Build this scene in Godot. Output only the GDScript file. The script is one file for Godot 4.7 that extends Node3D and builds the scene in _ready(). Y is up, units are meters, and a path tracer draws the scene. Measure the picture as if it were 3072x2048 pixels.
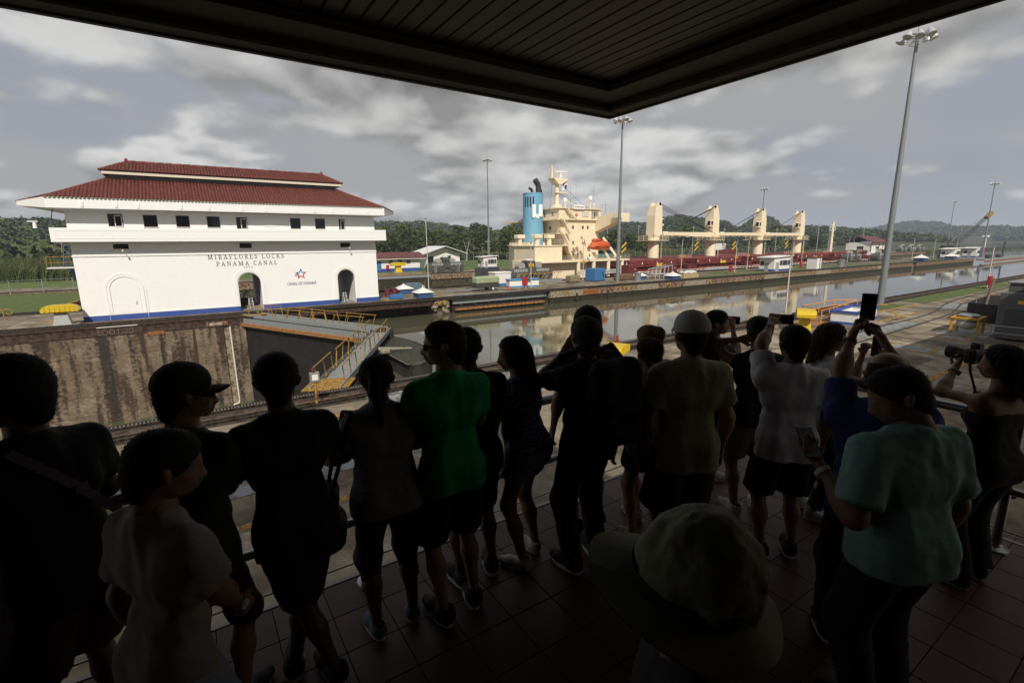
extends Node3D

# ------------------------------------------------------------------ mesh builder
class MB:
	var v := PackedVector3Array()
	var n := PackedVector3Array()
	var ix := PackedInt32Array()
	func tri(a: Vector3, b: Vector3, c: Vector3) -> void:
		var nn := (b - a).cross(c - a).normalized()
		var k := v.size()
		v.append(a); v.append(b); v.append(c)
		n.append(nn); n.append(nn); n.append(nn)
		ix.append(k); ix.append(k + 2); ix.append(k + 1)
	func quad(a: Vector3, b: Vector3, c: Vector3, d: Vector3) -> void:
		var nn := (c - a).cross(d - b).normalized()
		var k := v.size()
		v.append(a); v.append(b); v.append(c); v.append(d)
		n.append(nn); n.append(nn); n.append(nn); n.append(nn)
		for q in [0, 2, 1, 0, 3, 2]: ix.append(k + q)
	func hexa(p: Array) -> void: # p[0..3] bottom ccw seen from above, p[4..7] top
		quad(p[4], p[5], p[6], p[7]); quad(p[3], p[2], p[1], p[0])
		for i in 4:
			var j := (i + 1) % 4
			quad(p[i], p[j], p[4 + j], p[4 + i])
	func box(c: Vector3, s: Vector3, b := Basis()) -> MB:
		var x := b.x * s.x * 0.5
		var y := b.y * s.y * 0.5
		var z := b.z * s.z * 0.5
		hexa([c - x - y + z, c + x - y + z, c + x - y - z, c - x - y - z, c - x + y + z, c + x + y + z, c + x + y - z, c - x + y - z])
		return self
	func span(a: Vector3, b: Vector3) -> MB: # box from corner to corner
		return box((a + b) * 0.5, (b - a).abs())
	func cbox(c: Vector3, s: Vector3, ch: float, b := Basis()) -> MB: # chamfered box
		var h := s * 0.5
		ch = minf(ch, minf(h.x, minf(h.y, h.z)) * 0.98)
		var P := func(x: float, y: float, z: float) -> Vector3: return c + b * Vector3(x, y, z)
		for ax in 3:
			for sg in [-1.0, 1.0]:
				var u := (ax + 1) % 3
				var w := (ax + 2) % 3
				var q := []
				for e in [[-1, -1], [1, -1], [1, 1], [-1, 1]]:
					var t := Vector3()
					t[ax] = h[ax] * sg
					t[u] = (h[u] - ch) * e[0]
					t[w] = (h[w] - ch) * e[1]
					q.append(c + b * t)
				if sg > 0: quad(q[0], q[1], q[2], q[3])
				else: quad(q[3], q[2], q[1], q[0])
		for ax in 3:
			var u := (ax + 1) % 3
			var w := (ax + 2) % 3
			for su in [-1.0, 1.0]:
				for sw in [-1.0, 1.0]:
					var q := []
					for e in [[-1, 0], [1, 0], [1, 1], [-1, 1]]:
						var t := Vector3()
						t[ax] = (h[ax] - ch) * e[0]
						t[u] = (h[u] - (ch if e[1] == 1 else 0.0)) * su
						t[w] = (h[w] - (0.0 if e[1] == 1 else ch)) * sw
						q.append(c + b * t)
					if su * sw > 0: quad(q[3], q[2], q[1], q[0])
					else: quad(q[0], q[1], q[2], q[3])
		for sx in [-1.0, 1.0]:
			for sy in [-1.0, 1.0]:
				for sz in [-1.0, 1.0]:
					var a: Vector3 = P.call(h.x * sx, (h.y - ch) * sy, (h.z - ch) * sz)
					var d: Vector3 = P.call((h.x - ch) * sx, h.y * sy, (h.z - ch) * sz)
					var e: Vector3 = P.call((h.x - ch) * sx, (h.y - ch) * sy, h.z * sz)
					if sx * sy * sz > 0: tri(a, d, e)
					else: tri(a, e, d)
		return self
	func bar(a: Vector3, b: Vector3, w: float, h: float, up := Vector3.UP) -> MB: # box beam from a to b, w wide, h high
		var d := (b - a)
		var l := d.length()
		if l < 1e-5: return self
		d /= l
		var s := d.cross(up)
		if s.length() < 0.01: s = d.cross(Vector3(0.3, 0.1, 1.0))
		s = s.normalized()
		return box((a + b) * 0.5, Vector3(w, h, l), Basis(s, s.cross(d), -d))
	func tube(a: Vector3, b: Vector3, r: float, r2 := -1.0, seg := 8) -> MB:
		if r2 < 0: r2 = r
		var d := b - a
		var l := d.length()
		if l < 1e-5: return self
		d /= l
		var x := d.cross(Vector3.UP)
		if x.length() < 0.05: x = d.cross(Vector3.RIGHT)
		x = x.normalized()
		var y := d.cross(x)
		var k := v.size()
		for i in seg + 1:
			var t := TAU * i / seg
			var o := x * cos(t) + y * sin(t)
			v.append(a + o * r); n.append(o)
			v.append(b + o * r2); n.append(o)
		for i in seg:
			var q := k + i * 2
			ix.append_array([q, q + 1, q + 2, q + 1, q + 3, q + 2])
		for e in 2:
			var cc := a if e == 0 else b
			var rr := r if e == 0 else r2
			if rr < 1e-4: continue
			var nn := -d if e == 0 else d
			var k2 := v.size()
			v.append(cc); n.append(nn)
			for i in seg:
				var t := TAU * i / seg
				v.append(cc + (x * cos(t) + y * sin(t)) * rr); n.append(nn)
			for i in seg:
				var i1 := k2 + 1 + i
				var i2 := k2 + 1 + (i + 1) % seg
				if e == 0: ix.append_array([k2, i1, i2])
				else: ix.append_array([k2, i2, i1])
		return self
	func path(p: Array, r: float, seg := 6) -> MB:
		for i in p.size() - 1: tube(p[i], p[i + 1], r, r, seg)
		return self
	func lathe(prof: Array, c: Vector3, seg := 16, b := Basis()) -> MB: # prof: Vector2(radius, height)
		for j in prof.size() - 1:
			var p: Vector2 = prof[j]
			var q: Vector2 = prof[j + 1]
			var sl := Vector2(q.y - p.y, p.x - q.x).normalized()
			var k := v.size()
			for i in seg + 1:
				var t := TAU * i / seg
				var o := Vector3(cos(t), 0, sin(t))
				var nn := b * (o * sl.x + Vector3.UP * sl.y)
				v.append(c + b * (o * p.x + Vector3.UP * p.y)); n.append(nn)
				v.append(c + b * (o * q.x + Vector3.UP * q.y)); n.append(nn)
			for i in seg:
				var w := k + i * 2
				ix.append_array([w, w + 2, w + 1, w + 1, w + 2, w + 3])
		return self
	func ball(c: Vector3, r: Vector3, seg := 10, rings := 6, b := Basis()) -> MB:
		var k := v.size()
		for j in rings + 1:
			var ph := PI * j / rings
			for i in seg + 1:
				var t := TAU * i / seg
				var o := Vector3(sin(ph) * cos(t), cos(ph), sin(ph) * sin(t))
				v.append(c + b * (o * r)); n.append((b * (o / r)).normalized())
		for j in rings:
			for i in seg:
				var q := k + j * (seg + 1) + i
				ix.append_array([q, q + seg + 1, q + 1, q + 1, q + seg + 1, q + seg + 2])
		return self
	func prism(poly: PackedVector2Array, o: Vector3, ux: Vector3, uy: Vector3, dv: Vector3) -> MB: # polygon in the ux/uy plane at o, pushed along dv
		var t := Geometry2D.triangulate_polygon(poly)
		var m := poly.size()
		var area := 0.0
		for i in m: area += poly[i].cross(poly[(i + 1) % m])
		var front := ux.cross(uy).dot(dv) * signf(area) > 0
		for i in range(0, t.size(), 3):
			var a := poly[t[i]]
			var b := poly[t[i + 1]]
			var c := poly[t[i + 2]]
			if (b - a).cross(c - a) < 0:
				var s := b
				b = c
				c = s
			var A := o + ux * a.x + uy * a.y
			var B := o + ux * b.x + uy * b.y
			var C := o + ux * c.x + uy * c.y
			if ux.cross(uy).dot(dv) > 0:
				tri(A + dv, B + dv, C + dv); tri(C, B, A)
			else:
				tri(C + dv, B + dv, A + dv); tri(A, B, C)
		for i in m:
			var a := poly[i]
			var b := poly[(i + 1) % m]
			var A := o + ux * a.x + uy * a.y
			var B := o + ux * b.x + uy * b.y
			if front: quad(A, B, B + dv, A + dv)
			else: quad(B, A, A + dv, B + dv)
		return self
	func add(o: MB, t := Transform3D()) -> MB:
		var k := v.size()
		var flip := t.basis.determinant() < 0
		for i in o.v.size():
			v.append(t * o.v[i]); n.append((t.basis * o.n[i]).normalized())
		for i in range(0, o.ix.size(), 3):
			ix.append(k + o.ix[i])
			ix.append(k + o.ix[i + (2 if flip else 1)])
			ix.append(k + o.ix[i + (1 if flip else 2)])
		return self
	func mesh() -> ArrayMesh:
		var a := []
		a.resize(Mesh.ARRAY_MAX)
		a[Mesh.ARRAY_VERTEX] = v
		a[Mesh.ARRAY_NORMAL] = n
		a[Mesh.ARRAY_INDEX] = ix
		var m := ArrayMesh.new()
		m.add_surface_from_arrays(Mesh.PRIMITIVE_TRIANGLES, a)
		return m

# ------------------------------------------------------------------ scene tree helpers
var used := {}
func numbered(s: String) -> String:
	if not used.has(s):
		used[s] = 0
		return s
	used[s] += 1
	return "%s_%03d" % [s, used[s]]
func tag(o: Node3D, label: String, category: String, group := "") -> Node3D:
	o.set_meta("label", label)
	o.set_meta("category", category)
	if group: o.set_meta("group", group)
	return o
func thing(called: String, label: String, category: String, at := Vector3.ZERO, turn := 0.0, group := "") -> Node3D:
	var o := Node3D.new()
	o.name = numbered(called)
	add_child(o)
	o.position = at
	o.rotation.y = turn
	return tag(o, label, category, group)
func part(parent: Node3D, called: String, m, mt: Material) -> MeshInstance3D:
	var o := MeshInstance3D.new()
	o.name = called
	o.mesh = m.mesh() if m is MB else m
	o.material_override = mt
	parent.add_child(o, true)
	return o
func solo(called: String, label: String, category: String, m, mt: Material, group := "") -> MeshInstance3D:
	var o := part(self, numbered(called), m, mt)
	tag(o, label, category, group)
	return o
func struct(called: String, m, mt: Material) -> MeshInstance3D:
	var o := part(self, numbered(called), m, mt)
	o.set_meta("kind", "structure")
	return o
func stuff(o: Node3D) -> Node3D:
	o.set_meta("kind", "stuff")
	return o
func copy(o: Node3D, at: Vector3, turn := 0.0, label := "", sc := 1.0) -> Node3D:
	var c: Node3D = o.duplicate()
	var base := String(o.name)
	if base.length() > 4 and base[-4] == "_" and base.right(3).is_valid_int(): base = base.left(-4)
	c.name = numbered(base)
	add_child(c)
	c.position = at
	c.rotation.y = turn
	c.scale = Vector3.ONE * sc
	if label: c.set_meta("label", label)
	return c
func mb() -> MB: return MB.new()
func V(x: float, y: float, z: float) -> Vector3: return Vector3(x, y, z)
func text(parent: Node3D, called: String, s: String, size: float, width: float, at: Vector3, mt: Material, b := Basis(), serif := false, depth := 0.02) -> MeshInstance3D:
	var f := SystemFont.new()
	f.font_names = PackedStringArray(["Droid Serif" if serif else "Droid Sans"])
	var t := TextMesh.new()
	t.text = s
	t.font = f
	t.font_size = 48
	t.pixel_size = 0.01
	t.depth = depth
	t.curve_step = 2.0
	var bb := t.get_aabb().size
	var o := part(parent, called, t, mt)
	o.transform = Transform3D(b * Basis.from_scale(Vector3(width / maxf(bb.x, 0.01), size / maxf(bb.y, 0.01), 1)), at)
	return o

# ------------------------------------------------------------------ textures and materials
var mats := {}
var texs := {}
func lin(r: float, g: float, b: float) -> Color: return Color(r, g, b).linear_to_srgb()
func noise_img(sd: int, size: int, freq: float, oct: int, kind := FastNoiseLite.TYPE_SIMPLEX_SMOOTH) -> Image:
	var f := FastNoiseLite.new()
	f.seed = sd
	f.noise_type = kind
	f.frequency = freq
	f.fractal_octaves = oct
	f.fractal_gain = 0.55
	var im := f.get_seamless_image(size, size, false, false, 0.15)
	im.convert(Image.FORMAT_L8)
	return im
func tx(key: String) -> Texture2D:
	if texs.has(key): return texs[key]
	var S := 512
	var d := PackedByteArray()
	d.resize(S * S * 3)
	var A := PackedByteArray()
	var B := PackedByteArray()
	var C := PackedByteArray()
	match key:
		"grain":
			A = noise_img(11, S, 0.06, 4).get_data(); B = noise_img(12, S, 0.012, 4).get_data()
			for i in S * S:
				var t := 0.80 + 0.10 * (A[i] / 255.0) + 0.10 * (B[i] / 255.0)
				var c := int(t * 255)
				d[i * 3] = c; d[i * 3 + 1] = c; d[i * 3 + 2] = c
		"dirty": # patchy weathering with its own outlines
			A = noise_img(21, S, 0.03, 5).get_data(); B = noise_img(22, S, 0.008, 5).get_data(); C = noise_img(23, S, 0.15, 3).get_data()
			for i in S * S:
				var t := 0.62 + 0.22 * (A[i] / 255.0) + 0.16 * (C[i] / 255.0)
				var s := smoothstep(0.42, 0.80, B[i] / 255.0 + 0.22 * (A[i] / 255.0 - 0.5) + 0.12 * (C[i] / 255.0 - 0.5))
				d[i * 3] = int(255 * t * (1.0 - 0.33 * s)); d[i * 3 + 1] = int(255 * t * (1.0 - 0.38 * s)); d[i * 3 + 2] = int(255 * t * (1.0 - 0.46 * s))
		"paint": # painted wall, faint grime
			A = noise_img(31, S, 0.02, 5).get_data(); B = noise_img(32, S, 0.2, 2).get_data()
			for i in S * S:
				var t := 0.955 + 0.022 * (B[i] / 255.0)
				var s := smoothstep(0.55, 0.95, A[i] / 255.0) * 0.018
				d[i * 3] = int(255 * (t - s)); d[i * 3 + 1] = int(255 * (t - s * 1.1)); d[i * 3 + 2] = int(255 * (t - s * 1.5))
		"pave": # lock wall pavement: dark brown grey concrete, stains, light scuffs
			A = noise_img(41, S, 0.02, 5).get_data(); B = noise_img(42, S, 0.006, 5).get_data(); C = noise_img(43, S, 0.12, 4).get_data()
			for i in S * S:
				var a := A[i] / 255.0
				var b := B[i] / 255.0
				var c := C[i] / 255.0
				var t := 0.62 + 0.22 * a + 0.18 * c
				var s := smoothstep(0.36, 0.82, b + 0.30 * (a - 0.5) + 0.12 * (c - 0.5)) * 0.75
				var w := smoothstep(0.62, 0.9, a * 0.7 + c * 0.4) * 0.16
				d[i * 3] = int(255 * clampf(t * (1.0 - 0.40 * s) + w, 0, 1)); d[i * 3 + 1] = int(255 * clampf(t * (0.97 - 0.42 * s) + w, 0, 1)); d[i * 3 + 2] = int(255 * clampf(t * (0.92 - 0.46 * s) + w, 0, 1))
		"streak": # faint vertical runs of rust and grime
			var fs := FastNoiseLite.new()
			fs.seed = 33
			fs.frequency = 0.05
			fs.fractal_octaves = 4
			A = noise_img(34, S, 0.03, 4).get_data()
			for y in S:
				for x in S:
					var u := x * TAU / S
					var n1 := fs.get_noise_3d(cos(u) * 260.0, sin(u) * 260.0, y * 0.10)
					var s := smoothstep(0.18, 0.55, n1 + 0.25 * (A[y * S + x] / 255.0 - 0.5))
					var t := 0.95 + 0.05 * (A[y * S + x] / 255.0)
					var i := (y * S + x) * 3
					d[i] = int(255 * t * (1.0 - 0.16 * s)); d[i + 1] = int(255 * t * (1.0 - 0.24 * s)); d[i + 2] = int(255 * t * (1.0 - 0.34 * s))
		"lawn":
			A = noise_img(51, S, 0.1, 4).get_data(); B = noise_img(52, S, 0.01, 4).get_data()
			for i in S * S:
				var a := A[i] / 255.0
				var b := B[i] / 255.0
				d[i * 3] = int(255 * clampf(0.55 + 0.5 * (b - 0.4) + 0.3 * (a - 0.5), 0, 1)); d[i * 3 + 1] = int(255 * clampf(0.72 + 0.25 * (b - 0.5) + 0.35 * (a - 0.5), 0, 1)); d[i * 3 + 2] = int(255 * clampf(0.5 + 0.3 * (a - 0.5), 0, 1))
		"rust":
			A = noise_img(61, S, 0.03, 5).get_data(); B = noise_img(62, S, 0.01, 4).get_data()
			for i in S * S:
				var a := A[i] / 255.0
				var s := smoothstep(0.45, 0.62, B[i] / 255.0 + 0.3 * (a - 0.5))
				var t := 0.6 + 0.4 * a
				d[i * 3] = int(255 * t * (1.0 - 0.25 * s)); d[i * 3 + 1] = int(255 * t * (1.0 - 0.45 * s)); d[i * 3 + 2] = int(255 * t * (1.0 - 0.6 * s))
		"knit":
			for y in S:
				for x in S:
					var q := 0.55 + 0.45 * sin(x * TAU / 16.0) * sin(y * TAU / 16.0 + 0.7 * sin(x * TAU / 64.0))
					var h := 0.35 + 0.65 * smoothstep(0.35, 0.75, q)
					var c := int(255 * h)
					var i := (y * S + x) * 3
					d[i] = c; d[i + 1] = c; d[i + 2] = c
		"zebra":
			A = noise_img(71, S, 0.012, 2).get_data()
			for y in S:
				for x in S:
					var q := sin((y * TAU / 32.0) + 7.0 * (A[y * S + x] / 255.0) + 3.0 * sin(x * TAU / 128.0))
					var h := 0.12 + 0.88 * smoothstep(-0.1, 0.3, q)
					var i := (y * S + x) * 3
					d[i] = int(255 * h * 0.86); d[i + 1] = int(255 * h * 0.86); d[i + 2] = int(255 * (0.2 + 0.8 * h))
		"leaf":
			A = noise_img(81, S, 0.08, 4).get_data(); B = noise_img(82, S, 0.01, 3).get_data()
			for i in S * S:
				var t := 0.55 + 0.35 * (A[i] / 255.0)
				var b := B[i] / 255.0
				d[i * 3] = int(255 * clampf(t * (0.75 + 0.5 * b), 0, 1)); d[i * 3 + 1] = int(255 * t); d[i * 3 + 2] = int(255 * t * 0.9)
	var im := Image.create_from_data(S, S, false, Image.FORMAT_RGB8, d)
	im.generate_mipmaps()
	texs[key] = ImageTexture.create_from_image(im)
	return texs[key]
func nrm(key: String, strength := 2.0) -> Texture2D:
	var k := "n_" + key
	if texs.has(k): return texs[k]
	var im: Image
	match key:
		"fine": im = noise_img(91, 512, 0.12, 4)
		"mid": im = noise_img(92, 512, 0.03, 5)
		"water": im = noise_img(93, 512, 0.02, 3)
		_: im = noise_img(94, 512, 0.06, 3)
	im.convert(Image.FORMAT_RGBA8)
	im.bump_map_to_normal_map(strength)
	texs[k] = ImageTexture.create_from_image(im)
	return texs[k]
# linear colour, roughness; tex = pattern name laid in world space over `tile` metres
func mat(key: String, c := Color(1, 1, 1), rough := 0.8, tex := "", tile := 2.0, bump := 0.0, metal := 0.0) -> StandardMaterial3D:
	if mats.has(key): return mats[key]
	var m := StandardMaterial3D.new()
	m.albedo_color = c.linear_to_srgb()
	m.roughness = rough
	m.metallic = metal
	m.metallic_specular = 0.5
	if tex:
		m.albedo_texture = tx(tex)
		m.uv1_triplanar = true
		m.uv1_world_triplanar = true
		m.uv1_scale = Vector3.ONE / tile
	if bump > 0:
		m.normal_enabled = true
		m.normal_texture = nrm("fine" if tile < 3 else "mid")
		m.normal_scale = bump
		m.uv1_triplanar = true
		m.uv1_world_triplanar = true
		m.uv1_scale = Vector3.ONE / tile
	mats[key] = m
	return m

# ------------------------------------------------------------------ main
const FLOOR := 4.85      # height of the viewing terrace above the lock walls
const NEAR := -24.2      # edge of the near lock wall
const MID := -57.6       # edge of the centre wall on the near chamber
const MID2 := -75.9      # edge of the centre wall on the far chamber
const FAR := -109.5      # edge of the far lock wall
const WATER := -1.9
var rng := RandomNumberGenerator.new()

func _ready() -> void:
	var cam := Camera3D.new()
	cam.name = "camera"
	cam.position = V(0, 7.1, 0)
	cam.rotation = Vector3(deg_to_rad(-11.4), deg_to_rad(-33.65), deg_to_rad(-0.584))
	cam.fov = 70.5
	cam.near = 0.05
	cam.far = 12000
	add_child(cam)
	var env := Environment.new()
	env.background_mode = Environment.BG_SKY
	env.tonemap_mode = Environment.TONE_MAPPER_LINEAR
	env.tonemap_exposure = 1.0
	env.sdfgi_enabled = true
	env.ssao_enabled = true
	env.ssil_enabled = true
	env.fog_enabled = true
	env.fog_density = 0.0002
	env.fog_light_color = Color(0.62, 0.66, 0.72)
	var sky := Sky.new()
	sky.sky_material = cloudy_sky()
	env.sky = sky
	env.background_energy_multiplier = 0.76
	var we := WorldEnvironment.new()
	we.name = "world"
	we.environment = env
	add_child(we)
	var sun := DirectionalLight3D.new()
	sun.name = "sun"
	sun.light_color = Color(1.0, 0.97, 0.92)
	sun.light_energy = 1.5
	sun.light_angular_distance = 0.6
	sun.shadow_enabled = true
	add_child(sun)
	sun.look_at_from_position(Vector3.ZERO, V(0.46, -1.0, -1.0), Vector3.UP)
	rng.seed = 7
	var t0 := Time.get_ticks_msec()
	palette()
	ground_and_locks()
	terrace()
	control_house()
	gates()
	ship()
	lock_furniture()
	far_side()
	vegetation()
	print("setting ", Time.get_ticks_msec() - t0)
	people()
	print("done ", Time.get_ticks_msec() - t0)

func cloudy_sky() -> PanoramaSkyMaterial:
	var w := 2048
	var h := 1024
	var f := FastNoiseLite.new() # masses
	f.seed = 12
	f.noise_type = FastNoiseLite.TYPE_SIMPLEX_SMOOTH
	f.frequency = 1.0
	f.fractal_octaves = 4
	f.fractal_gain = 0.5
	var puff := FastNoiseLite.new() # rounded lumps
	puff.seed = 40
	puff.noise_type = FastNoiseLite.TYPE_SIMPLEX_SMOOTH
	puff.frequency = 2.4
	puff.fractal_type = FastNoiseLite.FRACTAL_RIDGED
	puff.fractal_octaves = 5
	puff.fractal_gain = 0.5
	var d := PackedFloat32Array()
	d.resize(w * h * 3)
	var hz := Vector3(0.56, 0.565, 0.58)
	var gap := Vector3(0.44, 0.465, 0.54)
	for y in h:
		var el := PI * (0.5 - (y + 0.5) / h)
		var sy := sin(el)
		var cy := cos(el)
		if sy < -0.01:
			for x in w:
				var i := (y * w + x) * 3
				d[i] = 0.30; d[i + 1] = 0.30; d[i + 2] = 0.29
			continue
		var F := 1.05 + 1.9 * exp(-sy * 5.0) # clouds look smaller towards the horizon
		var up := sy * 1.55 * F
		var low := smoothstep(0.0, 0.10, sy)
		var side := lerpf(0.62, 0.34, smoothstep(0.12, 0.6, sy)) # overhead one sees the grey bases
		for x in w:
			var az := TAU * (x + 0.5) / w
			var px := -sin(az) * cy * F
			var pz := cos(az) * cy * F
			# soft high layer
			var s := f.get_noise_3d(px * 0.6 + 30.0, up * 0.9, pz * 0.6)
			var col := gap.lerp(Vector3(0.50, 0.50, 0.505), smoothstep(-0.35, 0.25, s))
			# heaped clouds with lit tops and grey bases
			var a := f.get_noise_3d(px, up, pz) - 0.28 * puff.get_noise_3d(px, up, pz)
			var b := f.get_noise_3d(px, up + 0.11, pz) - 0.28 * puff.get_noise_3d(px, up + 0.11, pz)
			var c := smoothstep(-0.34, -0.08, a)
			var rim := clampf((a - b) * 2.3 + 0.38, 0.0, 1.0)
			var g := 0.36 + side * rim - 0.20 * smoothstep(-0.05, 0.45, a)
			col = col.lerp(Vector3(1.0, 0.99, 0.97) * g, c * 0.92)
			col = hz.lerp(col, 0.45 + 0.55 * low)
			var i := (y * w + x) * 3
			d[i] = col.x; d[i + 1] = col.y; d[i + 2] = col.z
	var m := PanoramaSkyMaterial.new()
	m.panorama = ImageTexture.create_from_image(Image.create_from_data(w, h, false, Image.FORMAT_RGBF, d.to_byte_array()))
	return m

# ------------------------------------------------------------------ the ground, the lock walls, the water
func stained_wall_texture() -> Texture2D: # rust runs, lime and moss on old concrete: 32 m wide, 11.4 m high
	var w := 1536
	var h := 640
	var run := FastNoiseLite.new()
	run.seed = 3
	run.frequency = 0.02
	run.fractal_octaves = 4
	var fine := FastNoiseLite.new()
	fine.seed = 4
	fine.frequency = 0.05
	fine.fractal_octaves = 4
	var d := PackedByteArray()
	d.resize(w * h * 3)
	for y in h:
		var t := y / float(h) # 0 at the top
		for x in w:
			var s := run.get_noise_2d(x * 1.3, y * 0.11) * 0.8 + run.get_noise_2d(x * 0.34 + 300, y * 0.09) * 0.55
			var q := fine.get_noise_2d(x * 0.75, y * 4.2)
			var p := fine.get_noise_2d(x * 0.9 + 700, y * 0.9)
			var rust := smoothstep(-0.12, 0.42, s + 0.40 * p + 0.22 * (0.42 - t))
			var dark := smoothstep(0.12, 0.46, run.get_noise_2d(x * 0.75 + 900, y * 0.030 + 50) + 0.30 * p)
			var lime := smoothstep(0.0, 0.5, q + 0.3 * p) * (1.0 - 0.75 * rust) * smoothstep(-0.25, 0.3, run.get_noise_2d(x * 0.25 + 40, y * 0.35)) + 0.30 * smoothstep(-0.1, 0.4, run.get_noise_2d(x * 0.5 + 400, y * 0.6)) * (1.0 - rust)
			var c := Vector3(0.22, 0.152, 0.092).lerp(Vector3(0.44, 0.355, 0.255), lime)
			c = c.lerp(Vector3(0.050, 0.024, 0.012), rust * 0.90)
			c = c.lerp(Vector3(0.026, 0.019, 0.014), dark * 0.94)
			c *= 0.48 + 0.24 * (fine.get_noise_2d(x * 3.0, y * 3.0) + 0.5)
			var moss := smoothstep(0.800, 0.845, t + 0.05 * p)
			c = c.lerp(Vector3(0.035, 0.05, 0.018) * (1.0 + p), moss)
			var i := (y * w + x) * 3
			d[i] = int(255 * clampf(pow(c.x, 0.4545), 0, 1)); d[i + 1] = int(255 * clampf(pow(c.y, 0.4545), 0, 1)); d[i + 2] = int(255 * clampf(pow(c.z, 0.4545), 0, 1))
	return ImageTexture.create_from_image(Image.create_from_data(w, h, false, Image.FORMAT_RGB8, d))

func slabs(parent: Node3D, x0: float, x1: float, z0: float, z1: float, sx: float, sz: float, ms: Array, y := 0.012) -> void:
	var nx := int(round((x1 - x0) / sx))
	var nz := int(round((z1 - z0) / sz))
	var w := (x1 - x0) / nx
	var dd := (z1 - z0) / nz
	var m := mb().box(Vector3.ZERO, V(w - 0.03, 0.03, dd - 0.03)).mesh()
	for i in nx:
		for j in nz:
			var o := part(parent, "slab", m, ms[rng.randi() % ms.size()])
			o.position = V(x0 + (i + 0.5) * w, y - 0.015 + rng.randf() * 0.006, z0 + (j + 0.5) * dd)
			o.rotation = V(rng.randf_range(-1, 1) * 0.0008, 0, rng.randf_range(-1, 1) * 0.0008)

func sheet(x0: float, x1: float, z0: float, z1: float, y: float, th := 0.006) -> MB:
	return mb().span(V(x0, y - th, z0), V(x1, y, z1))

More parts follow.
